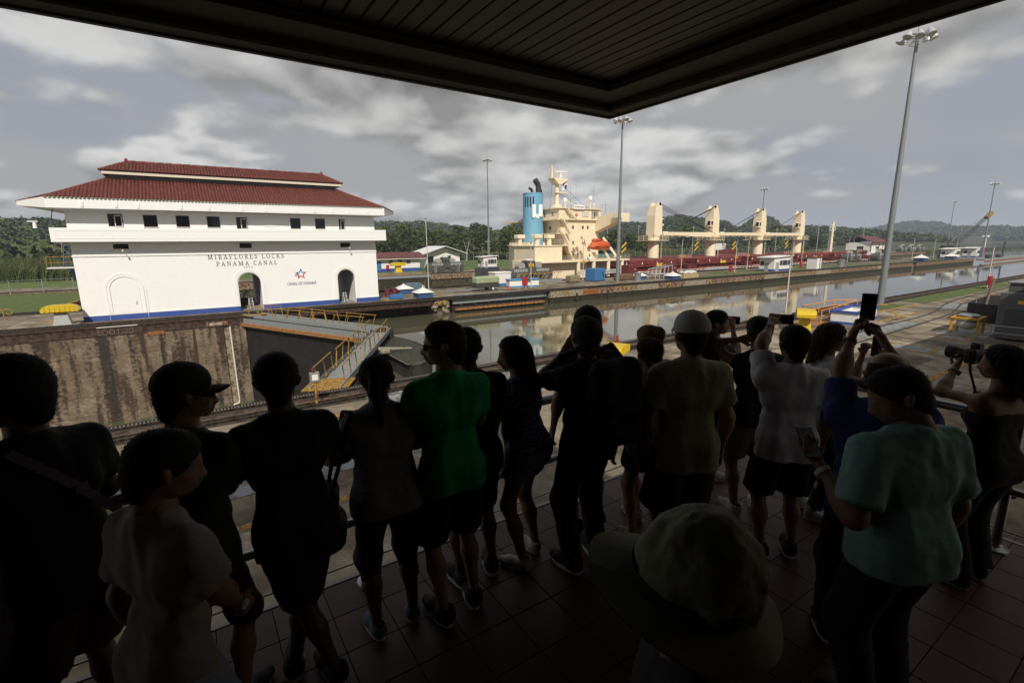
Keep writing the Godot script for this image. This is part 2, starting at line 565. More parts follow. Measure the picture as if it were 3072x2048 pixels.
func ground_and_locks() -> void:
	var pave := mat("pave", Color(0.30, 0.265, 0.215), 0.85, "pave", 9.0, 0.4)
	var pave2 := mat("pave2", Color(0.37, 0.33, 0.27), 0.85, "pave", 7.0, 0.4)
	var pave3 := mat("pave3", Color(0.23, 0.20, 0.165), 0.85, "pave", 11.0, 0.4)
	var pave4 := mat("pave4", Color(0.43, 0.40, 0.34), 0.85, "pave", 6.0, 0.4)
	var lawn := mat("lawn", Color(0.20, 0.195, 0.075), 0.95, "lawn", 5.0, 0.5)
	var steel := mat("rail_steel", Color(0.10, 0.085, 0.07), 0.45, "rust", 1.5, 0.2, 0.7)
	var rustm := mat("rust_beam", Color(0.085, 0.05, 0.035), 0.8, "rust", 3.0, 0.4)
	var yel := mat("yellow_line", Color(0.62, 0.33, 0.045), 0.75, "dirty", 2.0)
	var plate := mat("grey_plate", Color(0.36, 0.39, 0.42), 0.6, "dirty", 3.0)
	var wall := StandardMaterial3D.new()
	wall.albedo_texture = stained_wall_texture()
	wall.roughness = 0.9
	wall.uv1_triplanar = true
	wall.uv1_world_triplanar = true
	wall.uv1_scale = V(1 / 32.0, 1 / 11.4, 1 / 32.0)
	wall.uv1_triplanar_sharpness = 8
	wall.normal_enabled = true
	wall.normal_texture = nrm("mid")
	wall.normal_scale = 0.35
	# --- solid ground
	var g := mb()
	g.span(V(-400, -16, NEAR), V(700, 0, 400))
	var near := struct("ground", g, pave)
	slabs(near, -22, 60, -20.0, -9.5, 4.6, 3.5, [pave, pave2, pave3, pave4])
	slabs(near, 60, 128, -18.0, -10.0, 6.8, 4.0, [pave, pave2, pave3])
	slabs(near, -22, 38, -9.5, -3.2, 3.3, 3.1, [pave2, pave4, pave2])
	var c := mb()
	c.span(V(-400, -16, MID2), V(252, 0, MID - 3.0))
	struct("grass_bank", mb().span(V(-400, -12, -123.5), V(-7.0, -0.12, MID2 - 0.01)), lawn)
	c.span(V(-400, -16, MID - 3.0), V(5.2, 0, MID - 0.5))
	c.span(V(45.4, -16, MID - 3.0), V(252, 0, MID - 0.6))
	c.span(V(26.4, -16, MID - 3.0), V(28.6, -0.02, MID - 0.35))
	var centre := struct("centre_lock_wall", c, pave3)
	slabs(centre, 21, 56, -74.5, -60.6, 5.0, 3.4, [pave, pave2, pave3])
	slabs(centre, -30, -9.2, -74.5, -60.6, 5.0, 3.4, [pave, pave3, pave2])
	slabs(centre, 56, 92, -74.5, -60.6, 6.0, 4.6, [pave, pave2, pave3, pave2])
	# water
	var water := StandardMaterial3D.new()
	water.albedo_color = lin(0.082, 0.078, 0.050)
	water.roughness = 0.04
	water.metallic_specular = 0.55
	water.normal_enabled = true
	water.normal_texture = nrm("water", 1.2)
	water.normal_scale = 0.085
	water.uv1_triplanar = true
	water.uv1_world_triplanar = true
	water.uv1_scale = V(0.11, 0.11, 0.11)
	var wm := mb()
	wm.quad(V(5.1, WATER, NEAR + 0.5), V(6000, WATER, NEAR + 0.5), V(6000, WATER, -40.4), V(13.4, WATER, -40.4))
	wm.quad(V(13.4, WATER, -40.4), V(6000, WATER, -40.4), V(6000, WATER, MID - 3.0), V(5.1, WATER, MID - 3.0))
	wm.quad(V(252, WATER, MID - 3.0), V(6000, WATER, MID - 3.0), V(6000, WATER, -110), V(252, WATER, -110))
	wm.quad(V(380, WATER, -110), V(6000, WATER, -110), V(6000, WATER, -1200), V(900, WATER, -1200))
	struct("water", wm, water)
	var wl := mb()
	wl.quad(V(-400, -10.4, NEAR + 0.5), V(13.4, -10.4, NEAR + 0.5), V(13.4, -10.4, MID - 1.0), V(-400, -10.4, MID - 1.0))
	struct("lower_water", wl, water)
	var wf := mb()
	wf.quad(V(-400, -5.0, MID2 + 0.5), V(252, -5.0, MID2 + 0.5), V(252, -5.0, FAR - 0.5), V(-400, -5.0, FAR - 0.5))
	struct("far_lane_water", wf, water)
	# --- stained wall of the empty chamber, cast in lifts and bays
	var bays := thing("chamber_wall", "rust streaked concrete chamber wall below the white control house", "wall", V(0, 0, 0))
	var ph := [[-0.95, -2.75], [-2.75, -4.6], [-4.6, -6.45], [-6.45, -8.3], [-8.3, -11.4]]
	for r in ph.size():
		var y1: float = ph[r][0]
		var y0: float = ph[r][1]
		var x := -43.0 + (1.7 if r % 2 else 0.0)
		while x < 2.0:
			var x2 := minf(x + rng.randf_range(6.0, 11.0), 2.45)
			if x2 > -1.0: x2 = 2.45
			var dz := rng.randf() * 0.008
			part(bays, "concrete_panel", mb().cbox(V((x + x2) / 2, (y0 + y1) / 2, MID - 0.26 + dz), V(x2 - x - 0.018, y1 - y0 - 0.028, 0.5), 0.012), wall)
			x = x2
	part(bays, "groove", mb().span(V(2.45, -10.6, MID - 0.5), V(3.0, -0.95, MID - 0.18)), mat("pale_wall", Color(0.42, 0.35, 0.25), 0.85, "dirty", 3.0))
	part(bays, "quoin", mb().cbox(V(3.75, -6.15, MID - 0.27), V(1.5, 10.4, 0.54), 0.06), wall)
	part(bays, "backing", mb().span(V(-43, -11.4, MID - 0.6), V(5.2, -0.94, MID - 0.48)), rustm)
	part(bays, "iron_coping", mb().cbox(V(-19, -0.47, MID - 0.3), V(48.4, 0.93, 0.66), 0.04), rustm)
	part(bays, "ledge", mb().span(V(-43, -0.12, MID - 0.2), V(5.2, 0.02, MID + 0.12)), rustm)
	var pl := part(bays, "number_plate", mb().box(V(1.95, -0.62, MID + 0.045), V(1.9, 0.4, 0.03)), mat("plaque", Color(0.34, 0.22, 0.14), 0.8, "rust", 2.0))
	text(pl, "number", "40+50", 0.26, 1.1, V(1.85, -0.62, MID + 0.062), mat("old_white", Color(0.62, 0.6, 0.55), 0.8))
	part(bays, "repair_patch", mb().box(V(-3.2, -1.0, MID + 0.04), V(1.4, 0.36, 0.06)), mat("ochre", Color(0.45, 0.22, 0.07), 0.8, "rust", 1.0))
	text(bays, "painted_mark", "LOO1-20", 0.5, 2.6, V(-6.2, -0.55, MID + 0.036), mat("faded_white", Color(0.13, 0.09, 0.07), 0.8), Basis(), false, 0.006)
	part(bays, "white_streak", mb().box(V(-6.0, -0.06, MID + 0.125), V(3.0, 0.07, 0.01)), mat("old_white"))
	var pipe := solo("drain_pipe", "white drain pipe running down the rust stained chamber wall", "pipe", mb().path([V(3.05, -1.0, MID + 0.02), V(3.1, -9.0, MID + 0.02), V(3.05, -9.3, MID + 0.02), V(2.5, -9.45, MID - 0.05)], 0.075, 8), mat("pipe_white", Color(0.6, 0.57, 0.5), 0.6))
	for yy in [-3.0, -6.0]: part(pipe, "bracket", mb().box(V(3.08, yy, MID), V(0.26, 0.08, 0.1)), rustm)
	# near wall face of the empty chamber and the wall under the gate sill
	struct("chamber_sill", mb().span(V(13.4, -16, MID - 0.5), V(14.0, -3.0, NEAR + 0.2)), rustm)
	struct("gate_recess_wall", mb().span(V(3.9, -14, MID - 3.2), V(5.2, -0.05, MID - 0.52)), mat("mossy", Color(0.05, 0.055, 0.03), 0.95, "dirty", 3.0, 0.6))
	# --- coping of the centre wall along the full chamber: block by block
	var cope := thing("centre_wall_coping", "long weathered concrete coping with rust stains above the canal water", "wall")
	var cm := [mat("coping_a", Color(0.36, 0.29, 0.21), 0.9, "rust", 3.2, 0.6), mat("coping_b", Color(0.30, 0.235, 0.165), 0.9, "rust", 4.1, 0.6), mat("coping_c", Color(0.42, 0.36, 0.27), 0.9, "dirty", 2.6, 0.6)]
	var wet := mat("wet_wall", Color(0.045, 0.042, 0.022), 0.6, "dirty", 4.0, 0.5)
	var xx := 45.4
	while xx < 190.0:
		var x2 := minf(xx + rng.randf_range(5.5, 8.5), 190.0)
		var dz := rng.randf() * 0.07
		part(cope, "coping_block", mb().cbox(V((xx + x2) / 2, -0.53 - rng.randf() * 0.03, MID - 0.3 + dz), V(x2 - xx - 0.06, 1.0, 0.7), 0.08), cm[rng.randi() % 3])
		xx = x2
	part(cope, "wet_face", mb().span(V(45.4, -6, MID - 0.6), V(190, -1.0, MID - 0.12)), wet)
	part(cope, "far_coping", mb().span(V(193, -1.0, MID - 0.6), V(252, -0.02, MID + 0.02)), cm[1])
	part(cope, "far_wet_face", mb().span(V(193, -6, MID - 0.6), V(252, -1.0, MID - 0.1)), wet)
	var lug := mb().prism(PackedVector2Array([Vector2(-0.7, 0), Vector2(-0.55, -0.55), Vector2(-0.25, -0.55), Vector2(-0.18, -0.22), Vector2(0.18, -0.22), Vector2(0.25, -0.55), Vector2(0.55, -0.55), Vector2(0.7, 0)]), V(0, 0, 0), Vector3.RIGHT, Vector3.UP, V(0, 0, 0.12)).mesh()
	for x in [48.5, 61.5, 72.6, 84.5, 97.5, 111.0, 126.0, 142.0, 160.0]:
		var l := part(cope, "yellow_mooring_lug", lug, mat("faded_yellow", Color(0.52, 0.42, 0.12), 0.8, "rust", 1.0))
		l.position = V(x, -0.06, MID + 0.09)
	part(cope, "orange_patch", mb().box(V(53.6, -0.5, MID + 0.13), V(3.4, 0.75, 0.05)), mat("rust_orange", Color(0.42, 0.17, 0.04), 0.85, "rust", 1.3))
	for x in [50.6, 57.5, 104.0, 171.0]:
		part(cope, "drain_slot", mb().span(V(x - 0.18, -1.7, MID - 0.2), V(x + 0.18, -0.5, MID + 0.14)), wet)
	# crumbling concrete between the recesses, built of broken lumps
	var lump := thing("broken_quoin", "crumbling broken concrete corner with yellow paint between the two recesses", "masonry", V(27.4, -0.1, MID))
	for i in 22:
		var p := V(rng.randf_range(-1.1, 1.0), -rng.randf_range(0.25, 1.6), rng.randf_range(-0.5, -0.05))
		var b := Basis.from_euler(V(rng.randf() * 3, rng.randf() * 3, rng.randf() * 3))
		part(lump, "stone", mb().cbox(p, V(rng.randf_range(0.4, 0.95), rng.randf_range(0.3, 0.7), rng.randf_range(0.3, 0.6)), 0.12, b), cm[rng.randi() % 3])
	var lg := part(lump, "yellow_mooring_lug", lug, mat("faded_yellow"))
	lg.position = V(-0.2, 0.05, 0.35)
	# recess of the open leaf: dark cavity under riveted rail beams
	var rec := thing("recess_beam", "rusty riveted beam carrying the tow track over the gate recess", "beam")
	part(rec, "girder", mb().span(V(5.2, -0.55, MID - 0.55), V(26.2, 0.02, MID - 0.25)), rustm)
	part(rec, "flange", mb().span(V(5.2, -0.62, MID - 0.62), V(26.2, -0.55, MID - 0.08)), mat("red_rust", Color(0.10, 0.04, 0.025), 0.8, "rust", 2.0))
	for i in 20: part(rec, "stiffener", mb().box(V(5.9 + i * 1.05, -0.29, MID - 0.235), V(0.08, 0.5, 0.05)), rustm)
	part(rec, "cavity_deck", mb().span(V(5.2, -0.1, MID - 3.0), V(26.2, 0.0, MID - 0.5)), pave3)
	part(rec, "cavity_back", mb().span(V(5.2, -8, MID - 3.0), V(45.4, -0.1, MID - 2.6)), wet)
	part(rec, "track_deck", mb().span(V(28.7, -0.1, MID - 3.0), V(45.4, 0.0, MID - 0.6)), pave3)
	# --- tow tracks: rail pairs, the rack of the near one toothed
	for tr in [[-24.02, "near", 1], [-22.55, "near", 0], [-58.25, "mid", 0], [-59.8, "mid", 0], [-73.6, "mid", 0], [-75.2, "mid", 0]]:
		var z: float = tr[0]
		var e := 230.0 if tr[1] == "mid" else 420.0
		var t := thing("tow_rail", {-24.02: "black toothed rack rail along the near chamber edge", -22.55: "second tow rail set back from the near chamber edge", -58.25: "tow rail beside the canal at the foot of the control house", -59.8: "inner tow rail in front of the control house door", -73.6: "tow rail on the centre wall behind the white hatches", -75.2: "tow rail on the edge of the ship's lock lane"}[z], "rail")
		part(t, "head", mb().cbox(V((e - 120) / 2.0, 0.09, z), V(e + 120, 0.12, 0.09), 0.015), steel)
		part(t, "head", mb().cbox(V((e - 120) / 2.0, 0.09, z + 0.34), V(e + 120, 0.12, 0.09), 0.015), steel)
		part(t, "bed", sheet(-120, e, z - 0.3, z + 0.6, 0.034, 0.03), mat("rail_bed", Color(0.075, 0.06, 0.05), 0.9, "dirty", 2.0, 0.4))
		if tr[2]:
			var teeth := mb()
			for i in 420: teeth.box(V(-14 + i * 0.13, 0.10, z + 0.17), V(0.055, 0.06, 0.22))
			stuff(part(t, "rack_teeth", teeth, mat("rack_steel", Color(0.30, 0.29, 0.28), 0.4, "", 1, 0, 0.6)))
	var nc := thing("near_wall_coping", "brown iron edged coping of the near chamber wall", "wall")
	part(nc, "iron_edge", mb().cbox(V(60, -0.45, NEAR - 0.12), V(420, 0.94, 0.26), 0.04), rustm)
	part(nc, "band", sheet(-120, 300, -24.3, -22.95, 0.02, 0.018), mat("brown_band", Color(0.12, 0.085, 0.065), 0.85, "rust", 4.0, 0.3))
	var np := part(nc, "number_plate", sheet(0.9, 2.9, -24.75 + 0.36, -24.12, 0.045, 0.02), mat("plaque"))
	text(np, "number", "40+50", 0.2, 1.1, V(1.9, 0.055, -24.25), mat("old_white"), Basis(Vector3.RIGHT, -PI / 2))
	# --- painted lines and steel plates on the near wall
	var y := 0.03
	var line_lab := ["long yellow line along the tow track by the control post", "yellow line across the pavement below the terrace", "yellow line between the grey plates near the black rack rail", "dim yellow line in the shade below the railing", "wide yellow line in the shaded yard at the right"]
	var lines := [[-16.0, 12.0, -19.55, -19.3], [3.5, 18.0, -20.5, -20.25], [3.0, 6.1, -23.0, -22.7], [-6, 3.4, -13.35, -13.1], [27.0, 46.0, -8.25, -7.9]]
	for i in lines.size():
		var q: Array = lines[i]
		solo("painted_line", line_lab[i], "marking", sheet(q[0], q[1], q[2], q[3], y), yel)
	var pls := [[6.4, 13.0, -22.4, -20.8, "grey steel plate beside the lettered kerb near the gate"], [13.6, 19.0, -22.2, -20.6, "grey steel plate beyond the lettered kerb by the water"], [32.4, 35.2, -21.6, -19.7, "grey plate framed in yellow behind the bollard"], [39.0, 52.0, -15.95, -14.75, "long grey steel plate strip under the curving rails"], [38.8, 40.6, -12.5, -10.4, "grey hatch cover framed in yellow in the shaded yard"], [45.7, 47.1, -11.6, -10.2, "grey hatch cover in front of the yellow steel frame"], [-6, 7, -15.7, -15.0, "pale grey kerb strip below the terrace railing"], [66, 72, -17.6, -15.6, "pale concrete panel inside the bend of the rails"]]
	for q in pls:
		var s := solo("steel_plate", q[4], "plate", sheet(q[0], q[1], q[2], q[3], y + 0.006, 0.012), plate)
		if "framed" in q[4] or "front" in q[4]:
			part(s, "yellow_border", sheet(q[0] - 0.25, q[1] + 0.25, q[2] - 0.22, q[3] + 0.22, y, 0.012), yel)
	for q in [[[56.6, -19.74], [67, -19.44], "long yellow line beside the lamp mast"], [[60, -17.2], [50.6, -17.2], "yellow line along the outer side of the hatched area"], [[59.96, -19.4], [55.7, -17.4], "short diagonal yellow line of the hatched area"], [[52, -18.6], [50.6, -17.2], "short yellow end line of the hatched area by the blue and white tank"]]:
		solo("painted_line", q[2], "marking", mb().bar(V(q[0][0], y, q[0][1]), V(q[1][0], y, q[1][1]), 0.28, 0.01), yel)
	var lt := solo("kerb_lettering", "white painted lettering on the dark kerb by the water", "lettering", sheet(7.6, 10.4, -22.75 + 0.36, -22.0, y, 0.01), mat("dark_kerb", Color(0.07, 0.06, 0.05), 0.8, "dirty", 1.0))
	text(lt, "letters", "1100 FISI", 0.22, 1.9, V(8.9, y + 0.008, -22.2), mat("old_white"), Basis(Vector3.RIGHT, -PI / 2), false, 0.006)
	# curving rails in the yard
	var ca := [V(36, 0, -15.6), V(47.4, 0, -16.07), V(55.7, 0, -16.0), V(59.8, 0, -16.2), V(63.7, 0, -16.68), V(67.8, 0, -17.4), V(72.8, 0, -18.2), V(78.8, 0, -18.55), V(90.4, 0, -18.75), V(110, 0, -18.85), V(160, 0, -18.9)]
	var cb := [V(36, 0, -14.2), V(42.3, 0, -14.3), V(49.6, 0, -14.5), V(54.3, 0, -14.67), V(58.2, 0, -14.83), V(62.3, 0, -15.15), V(66.4, 0, -15.85), V(71.7, 0, -16.8), V(77.4, 0, -17.07), V(88.9, 0, -17.2), V(160, 0, -17.3)]
	for k in 2:
		var m := mb()
		var p: Array = [ca, cb][k]
		for i in p.size() - 1: m.bar(p[i] + V(0, 0.035, 0), p[i + 1] + V(0, 0.035, 0), 0.16, 0.05)
		solo("curved_rail", ["outer rail of the curved siding across the pavement", "inner rail of the curved siding nearer the fence"][k], "rail", m, steel)
	# lawns as real blades over soil
	var lw := [[70.0, 112.0, -22.1, -19.5], [57.0, 66.0, -21.7, -20.0], [88.0, 250.0, -63.6, -60.6], [100.0, 180.0, -69.6, -66.2]]
	for q in lw:
		var m := mb()
		m.span(V(q[0], -0.05, q[2]), V(q[1], 0.045, q[3]))
		struct("lawn", m, lawn)

# ------------------------------------------------------------------ viewing terrace
func terrace() -> void:
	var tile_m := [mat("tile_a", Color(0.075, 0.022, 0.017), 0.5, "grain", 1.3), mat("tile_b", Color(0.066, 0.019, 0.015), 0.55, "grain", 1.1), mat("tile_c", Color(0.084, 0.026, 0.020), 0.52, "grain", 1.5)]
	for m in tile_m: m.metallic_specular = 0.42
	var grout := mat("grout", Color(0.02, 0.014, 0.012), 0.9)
	var steel := mat("rail_tube", Color(0.30, 0.31, 0.33), 0.35, "", 1, 0, 0.9)
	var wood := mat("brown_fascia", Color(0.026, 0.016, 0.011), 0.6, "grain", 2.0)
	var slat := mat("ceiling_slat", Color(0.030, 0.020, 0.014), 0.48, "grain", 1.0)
	var wallm := mat("terrace_wall", Color(0.16, 0.13, 0.105), 0.8, "grain", 2.0)
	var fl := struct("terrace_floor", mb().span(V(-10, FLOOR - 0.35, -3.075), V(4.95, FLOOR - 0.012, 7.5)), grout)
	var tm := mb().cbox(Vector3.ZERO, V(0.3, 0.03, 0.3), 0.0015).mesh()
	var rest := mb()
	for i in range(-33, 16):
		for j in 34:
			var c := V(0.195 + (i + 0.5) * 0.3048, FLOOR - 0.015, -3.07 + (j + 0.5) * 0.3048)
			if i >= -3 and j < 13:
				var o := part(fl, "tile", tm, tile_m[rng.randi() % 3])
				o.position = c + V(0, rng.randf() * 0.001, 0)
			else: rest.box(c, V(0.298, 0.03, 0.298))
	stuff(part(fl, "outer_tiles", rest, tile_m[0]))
	part(fl, "edge_trim", mb().span(V(-10, FLOOR - 0.2, -3.11), V(4.98, FLOOR + 0.004, -3.078)).span(V(4.953, FLOOR - 0.2, -3.078), V(4.985, FLOOR + 0.004, 7.5)), mat("trim_metal", Color(0.22, 0.2, 0.19), 0.5, "", 1, 0, 0.5))
	# railing: posts with round flanges, a top rail and a middle rail
	var rails := [["front", V(-9.5, 0, -2.98), V(4.75, 0, -2.98)], ["right", V(4.75, 0, -2.98), V(4.75, 0, 6.5)]]
	for r in rails:
		var front: bool = r[0] == "front"
		var t := thing("railing", "steel tube railing the crowd leans on along the terrace front" if front else "steel tube railing at the right side of the terrace", "railing")
		part(t, "top_rail", mb().tube(r[1] + V(0, FLOOR + 1.0, 0), r[2] + V(0, FLOOR + 1.0, 0), 0.036, 0.036, 12), steel)
		part(t, "middle_rail", mb().tube(r[1] + V(0, FLOOR + 0.47, 0), r[2] + V(0, FLOOR + 0.47, 0), 0.028, 0.028, 10), steel)
		part(t, "cable", mb().tube(r[1] + V(0, FLOOR + 0.16, -0.02 if front else 0.0), r[2] + V(0, FLOOR + 0.16, -0.02 if front else 0.0), 0.006, 0.006, 6), steel)
		var n := 8 if front else 5
		for i in n:
			var p: Vector3 = V(0.79 + (i - 6) * 1.95, 0, -2.98) if front else V(4.75, 0, -0.69 + i * 1.95)
			var q := part(t, "post", mb().tube(p + V(0, FLOOR, 0), p + V(0, FLOOR + 1.0, 0), 0.03, 0.03, 12), steel)
			part(q, "flange", mb().lathe([Vector2(0.085, 0.0), Vector2(0.08, 0.014), Vector2(0.045, 0.03), Vector2(0.03, 0.05)], p + V(0, FLOOR, 0), 18), steel)
			part(q, "clamp", mb().ball(p + V(0.05, FLOOR + 0.42, 0.03), V(0.022, 0.022, 0.022)), wallm)
	# canopy: boarded ceiling inside a deep fascia
	var can := thing("terrace_canopy", "dark slatted canopy roof over the viewing terrace", "canopy")
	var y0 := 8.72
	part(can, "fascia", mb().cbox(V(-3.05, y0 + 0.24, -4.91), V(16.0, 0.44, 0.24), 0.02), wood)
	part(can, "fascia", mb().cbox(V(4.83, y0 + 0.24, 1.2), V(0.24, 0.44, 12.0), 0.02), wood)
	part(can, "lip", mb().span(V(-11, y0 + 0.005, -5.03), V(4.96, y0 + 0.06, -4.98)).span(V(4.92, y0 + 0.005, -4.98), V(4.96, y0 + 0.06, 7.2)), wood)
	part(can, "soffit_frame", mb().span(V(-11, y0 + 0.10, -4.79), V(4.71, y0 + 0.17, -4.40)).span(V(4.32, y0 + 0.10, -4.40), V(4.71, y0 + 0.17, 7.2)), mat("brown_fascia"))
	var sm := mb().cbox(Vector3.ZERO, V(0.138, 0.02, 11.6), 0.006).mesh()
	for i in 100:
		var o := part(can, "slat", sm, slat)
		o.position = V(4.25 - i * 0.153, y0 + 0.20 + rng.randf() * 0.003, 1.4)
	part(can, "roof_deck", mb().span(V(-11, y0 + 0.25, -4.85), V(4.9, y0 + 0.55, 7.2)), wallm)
	# the building behind and above the terrace: it keeps the crowd in shade and shades the yard
	var b := thing("visitor_building", "visitor building behind and above the viewing terrace", "building")
	part(b, "back_wall", mb().span(V(-12, 0, 7.2), V(6, 14, 7.6)), wallm)
	part(b, "side_wall", mb().span(V(-10.4, 0, -2.9), V(-10.0, 12.6, 7.2)), wallm)
	part(b, "end_wall", mb().span(V(4.99, 0, 4.2), V(5.3, 12.2, 7.2)), wallm)
	part(b, "upper_storey", mb().span(V(-11, y0 + 0.56, -4.2), V(4.6, 12.2, 7.1)), mat("building_cream", Color(0.5, 0.47, 0.4), 0.85, "paint", 3.0))
	part(b, "base_wall", mb().span(V(-10, 0, -2.6), V(4.5, FLOOR - 0.36, 7.2)), mat("building_cream"))
	part(b, "east_wing", mb().span(V(9, 0, -1.0), V(75, 11.0, 12)), mat("building_cream"))
	var aw := thing("fabric_awning", "pale grey fabric awning below the right side railing", "awning")
	part(aw, "fabric", awning(), mat("awning_fabric", Color(0.42, 0.43, 0.46), 0.85, "grain", 1.0))
	part(aw, "pole", mb().tube(V(8.7, 0, -2.2), V(8.7, 3.0, -2.2), 0.05), steel)
	part(aw, "pole", mb().tube(V(8.7, 0, 5.2), V(8.7, 3.0, 5.2), 0.05), steel)
func awning() -> MB:
	var m := mb()
	for i in 12:
		for j in 12:
			var P := func(a: int, c: int) -> Vector3:
				var u := a / 12.0
				var w := c / 12.0
				return V(5.3 + 3.5 * u, 3.6 - 0.5 * u - 0.10 * sin(PI * u) - 0.03 * sin(w * 30.0), -2.0 + 8.0 * w)
			m.quad(P.call(i, j + 1), P.call(i + 1, j + 1), P.call(i + 1, j), P.call(i, j))
	return m

# ------------------------------------------------------------------ control house
func arch_poly(x: float, w: float, top: float, base: float) -> PackedVector2Array:
	var p := PackedVector2Array([Vector2(x - w / 2, base)])
	for i in 17:
		var t := PI - PI * i / 16.0
		p.append(Vector2(x + cos(t) * w / 2, top - w / 2 + sin(t) * w / 2))
	p.append(Vector2(x + w / 2, base))
	return p
func control_house() -> void:
	var white := mat("white_wall", Color(0.84, 0.84, 0.83), 0.75, "paint", 6.0)
	var blue := mat("blue_base", Color(0.035, 0.085, 0.34), 0.6, "grain", 2.0)
	var tile := mat("roof_tile", Color(0.27, 0.075, 0.058), 0.75, "dirty", 2.2)
	var dark := mat("dark_inside", Color(0.012, 0.012, 0.013), 0.6)
	var frame := mat("alu_frame", Color(0.55, 0.55, 0.53), 0.5)
	var glass := mat("dark_glass", Color(0.010, 0.012, 0.015), 0.08)
	var x0 := -8.93
	var x1 := 20.55
	var zf := -62.3
	var zb := -72.1
	var h := thing("control_house", "white lock control house with red tiled double roof and blue base", "building", V(0, 0, 0))
	# front wall with its real openings
	var holes := [arch_poly(5.78, 2.3, 4.22, -0.1), arch_poly(16.55, 2.1, 4.2, -0.1)]
	var wins := [[-5.83, -4.65, 9.17, 10.41], [-3.05, -1.88, 9.15, 10.36], [-0.32, 0.86, 9.18, 10.36], [2.42, 3.63, 9.17, 10.34], [5.17, 6.27, 9.04, 10.31], [10.67, 11.79, 9.1, 10.32], [13.41, 14.56, 9.11, 10.32], [16.16, 16.91, 9.04, 10.29], [-5.78, -4.55, 7.0, 7.5], [5.21, 6.42, 6.95, 7.5], [16.15, 17.35, 6.92, 7.46]]
	var front := CSGCombiner3D.new()
	front.name = "front_wall"
	var body := CSGBox3D.new()
	body.name = "body"
	body.size = V(x1 - x0, 11.2, 0.5)
	body.position = V((x0 + x1) / 2, 5.6, zf - 0.25)
	front.add_child(body)
	for p in holes:
		var c := CSGPolygon3D.new()
		c.name = "arch_cut"
		c.polygon = p
		c.depth = 2.0
		c.position = V(0, 0, zf + 0.8)
		c.operation = CSGShape3D.OPERATION_SUBTRACTION
		front.add_child(c, true)
	for w in wins:
		var c := CSGBox3D.new()
		c.name = "window_cut"
		c.size = V(w[1] - w[0], w[3] - w[2], 2)
		c.position = V((w[0] + w[1]) / 2, (w[2] + w[3]) / 2, zf)
		c.operation = CSGShape3D.OPERATION_SUBTRACTION
		front.add_child(c, true)
	front.material_override = white
	h.add_child(front)
	part(h, "back_wall", mb().span(V(x0, 3.9, zb), V(x1, 11.2, zb + 0.4)).span(V(x0, 0, zb), V(4.3, 3.9, zb + 0.4)).span(V(7.9, 0, zb), V(14.6, 3.9, zb + 0.4)).span(V(18.6, 0, zb), V(x1, 3.9, zb + 0.4)), white)
	part(h, "side_wall", mb().span(V(x0, 0, zb + 0.4), V(x0 + 0.4, 11.2, zf - 0.5)), white)
	part(h, "side_wall", mb().span(V(x1 - 0.4, 0, zb + 0.4), V(x1, 11.2, zf - 0.5)), white)
	part(h, "interior_floor", mb().span(V(x0 + 0.4, 6.3, zb + 0.4), V(x1 - 0.4, 6.6, zf - 0.5)).span(V(x0 + 0.4, -0.02, zb + 0.4), V(x1 - 0.4, 0.06, zf - 0.5)), mat("inside_floor", Color(0.22, 0.21, 0.2), 0.8))
	part(h, "inner_partition", mb().span(V(7.05, 0.07, zb + 0.41), V(7.3, 6.3, zf - 0.51)).span(V(17.72, 0.07, zb + 0.41), V(17.95, 6.3, zf - 0.51)), white)
	# blue base, split by the openings
	for s in [[x0 - 0.03, -6.95], [-6.9, -3.85], [-3.8, 4.61], [6.95, 15.48], [17.62, x1 + 0.03]]:
		part(h, "blue_base", mb().span(V(s[0], 0, zf), V(s[1], 0.52, zf + 0.05)), blue)
	part(h, "base_moulding", mb().span(V(x0 - 0.02, 0.524, zf), V(4.61, 0.64, zf + 0.035)).span(V(6.95, 0.524, zf), V(15.48, 0.64, zf + 0.035)).span(V(17.62, 0.524, zf), V(x1 + 0.02, 0.64, zf + 0.035)), white)
	part(h, "belt_course", mb().span(V(x0 - 0.05, 6.30, zf), V(x1 + 0.05, 6.44, zf + 0.07)).span(V(x0 - 0.03, 6.62, zf), V(x1 + 0.03, 6.70, zf + 0.04)), white)
	# arch surrounds: raised bands
	for a in [[5.78, 2.3, 4.22], [16.55, 2.1, 4.2], [-5.35, 2.3, 4.15]]:
		var m := mb()
		for k in [[0.10, 0.32, 0.06], [0.36, 0.52, 0.035]]:
			var pts := []
			for side in [k[0], k[1]]:
				var w: float = a[1] / 2 + side
				var l := [V(a[0] - w, 0.66, zf)]
				for i in 21:
					var t := PI - PI * i / 20.0
					l.append(V(a[0] + cos(t) * w, a[2] - a[1] / 2 + sin(t) * w, zf))
				l.append(V(a[0] + w, 0.66, zf))
				pts.append(l)
			var dz := V(0, 0, k[2])
			for i in pts[0].size() - 1:
				m.quad(pts[0][i] + dz, pts[0][i + 1] + dz, pts[1][i + 1] + dz, pts[1][i] + dz)
				m.quad(pts[1][i], pts[1][i] + dz, pts[1][i + 1] + dz, pts[1][i + 1])
				m.quad(pts[0][i + 1], pts[0][i + 1] + dz, pts[0][i] + dz, pts[0][i])
		part(h, "arch_surround", m, white)
	# blind arched double door
	var dr := part(h, "door", mb().prism(arch_poly(-5.35, 2.25, 4.1, 0.66), V(0, 0, zf + 0.004), Vector3.RIGHT, Vector3.UP, V(0, 0, 0.03)), white)
	part(dr, "handle", mb().cbox(V(-4.65, 1.65, zf + 0.07), V(0.12, 0.32, 0.08), 0.02), frame)
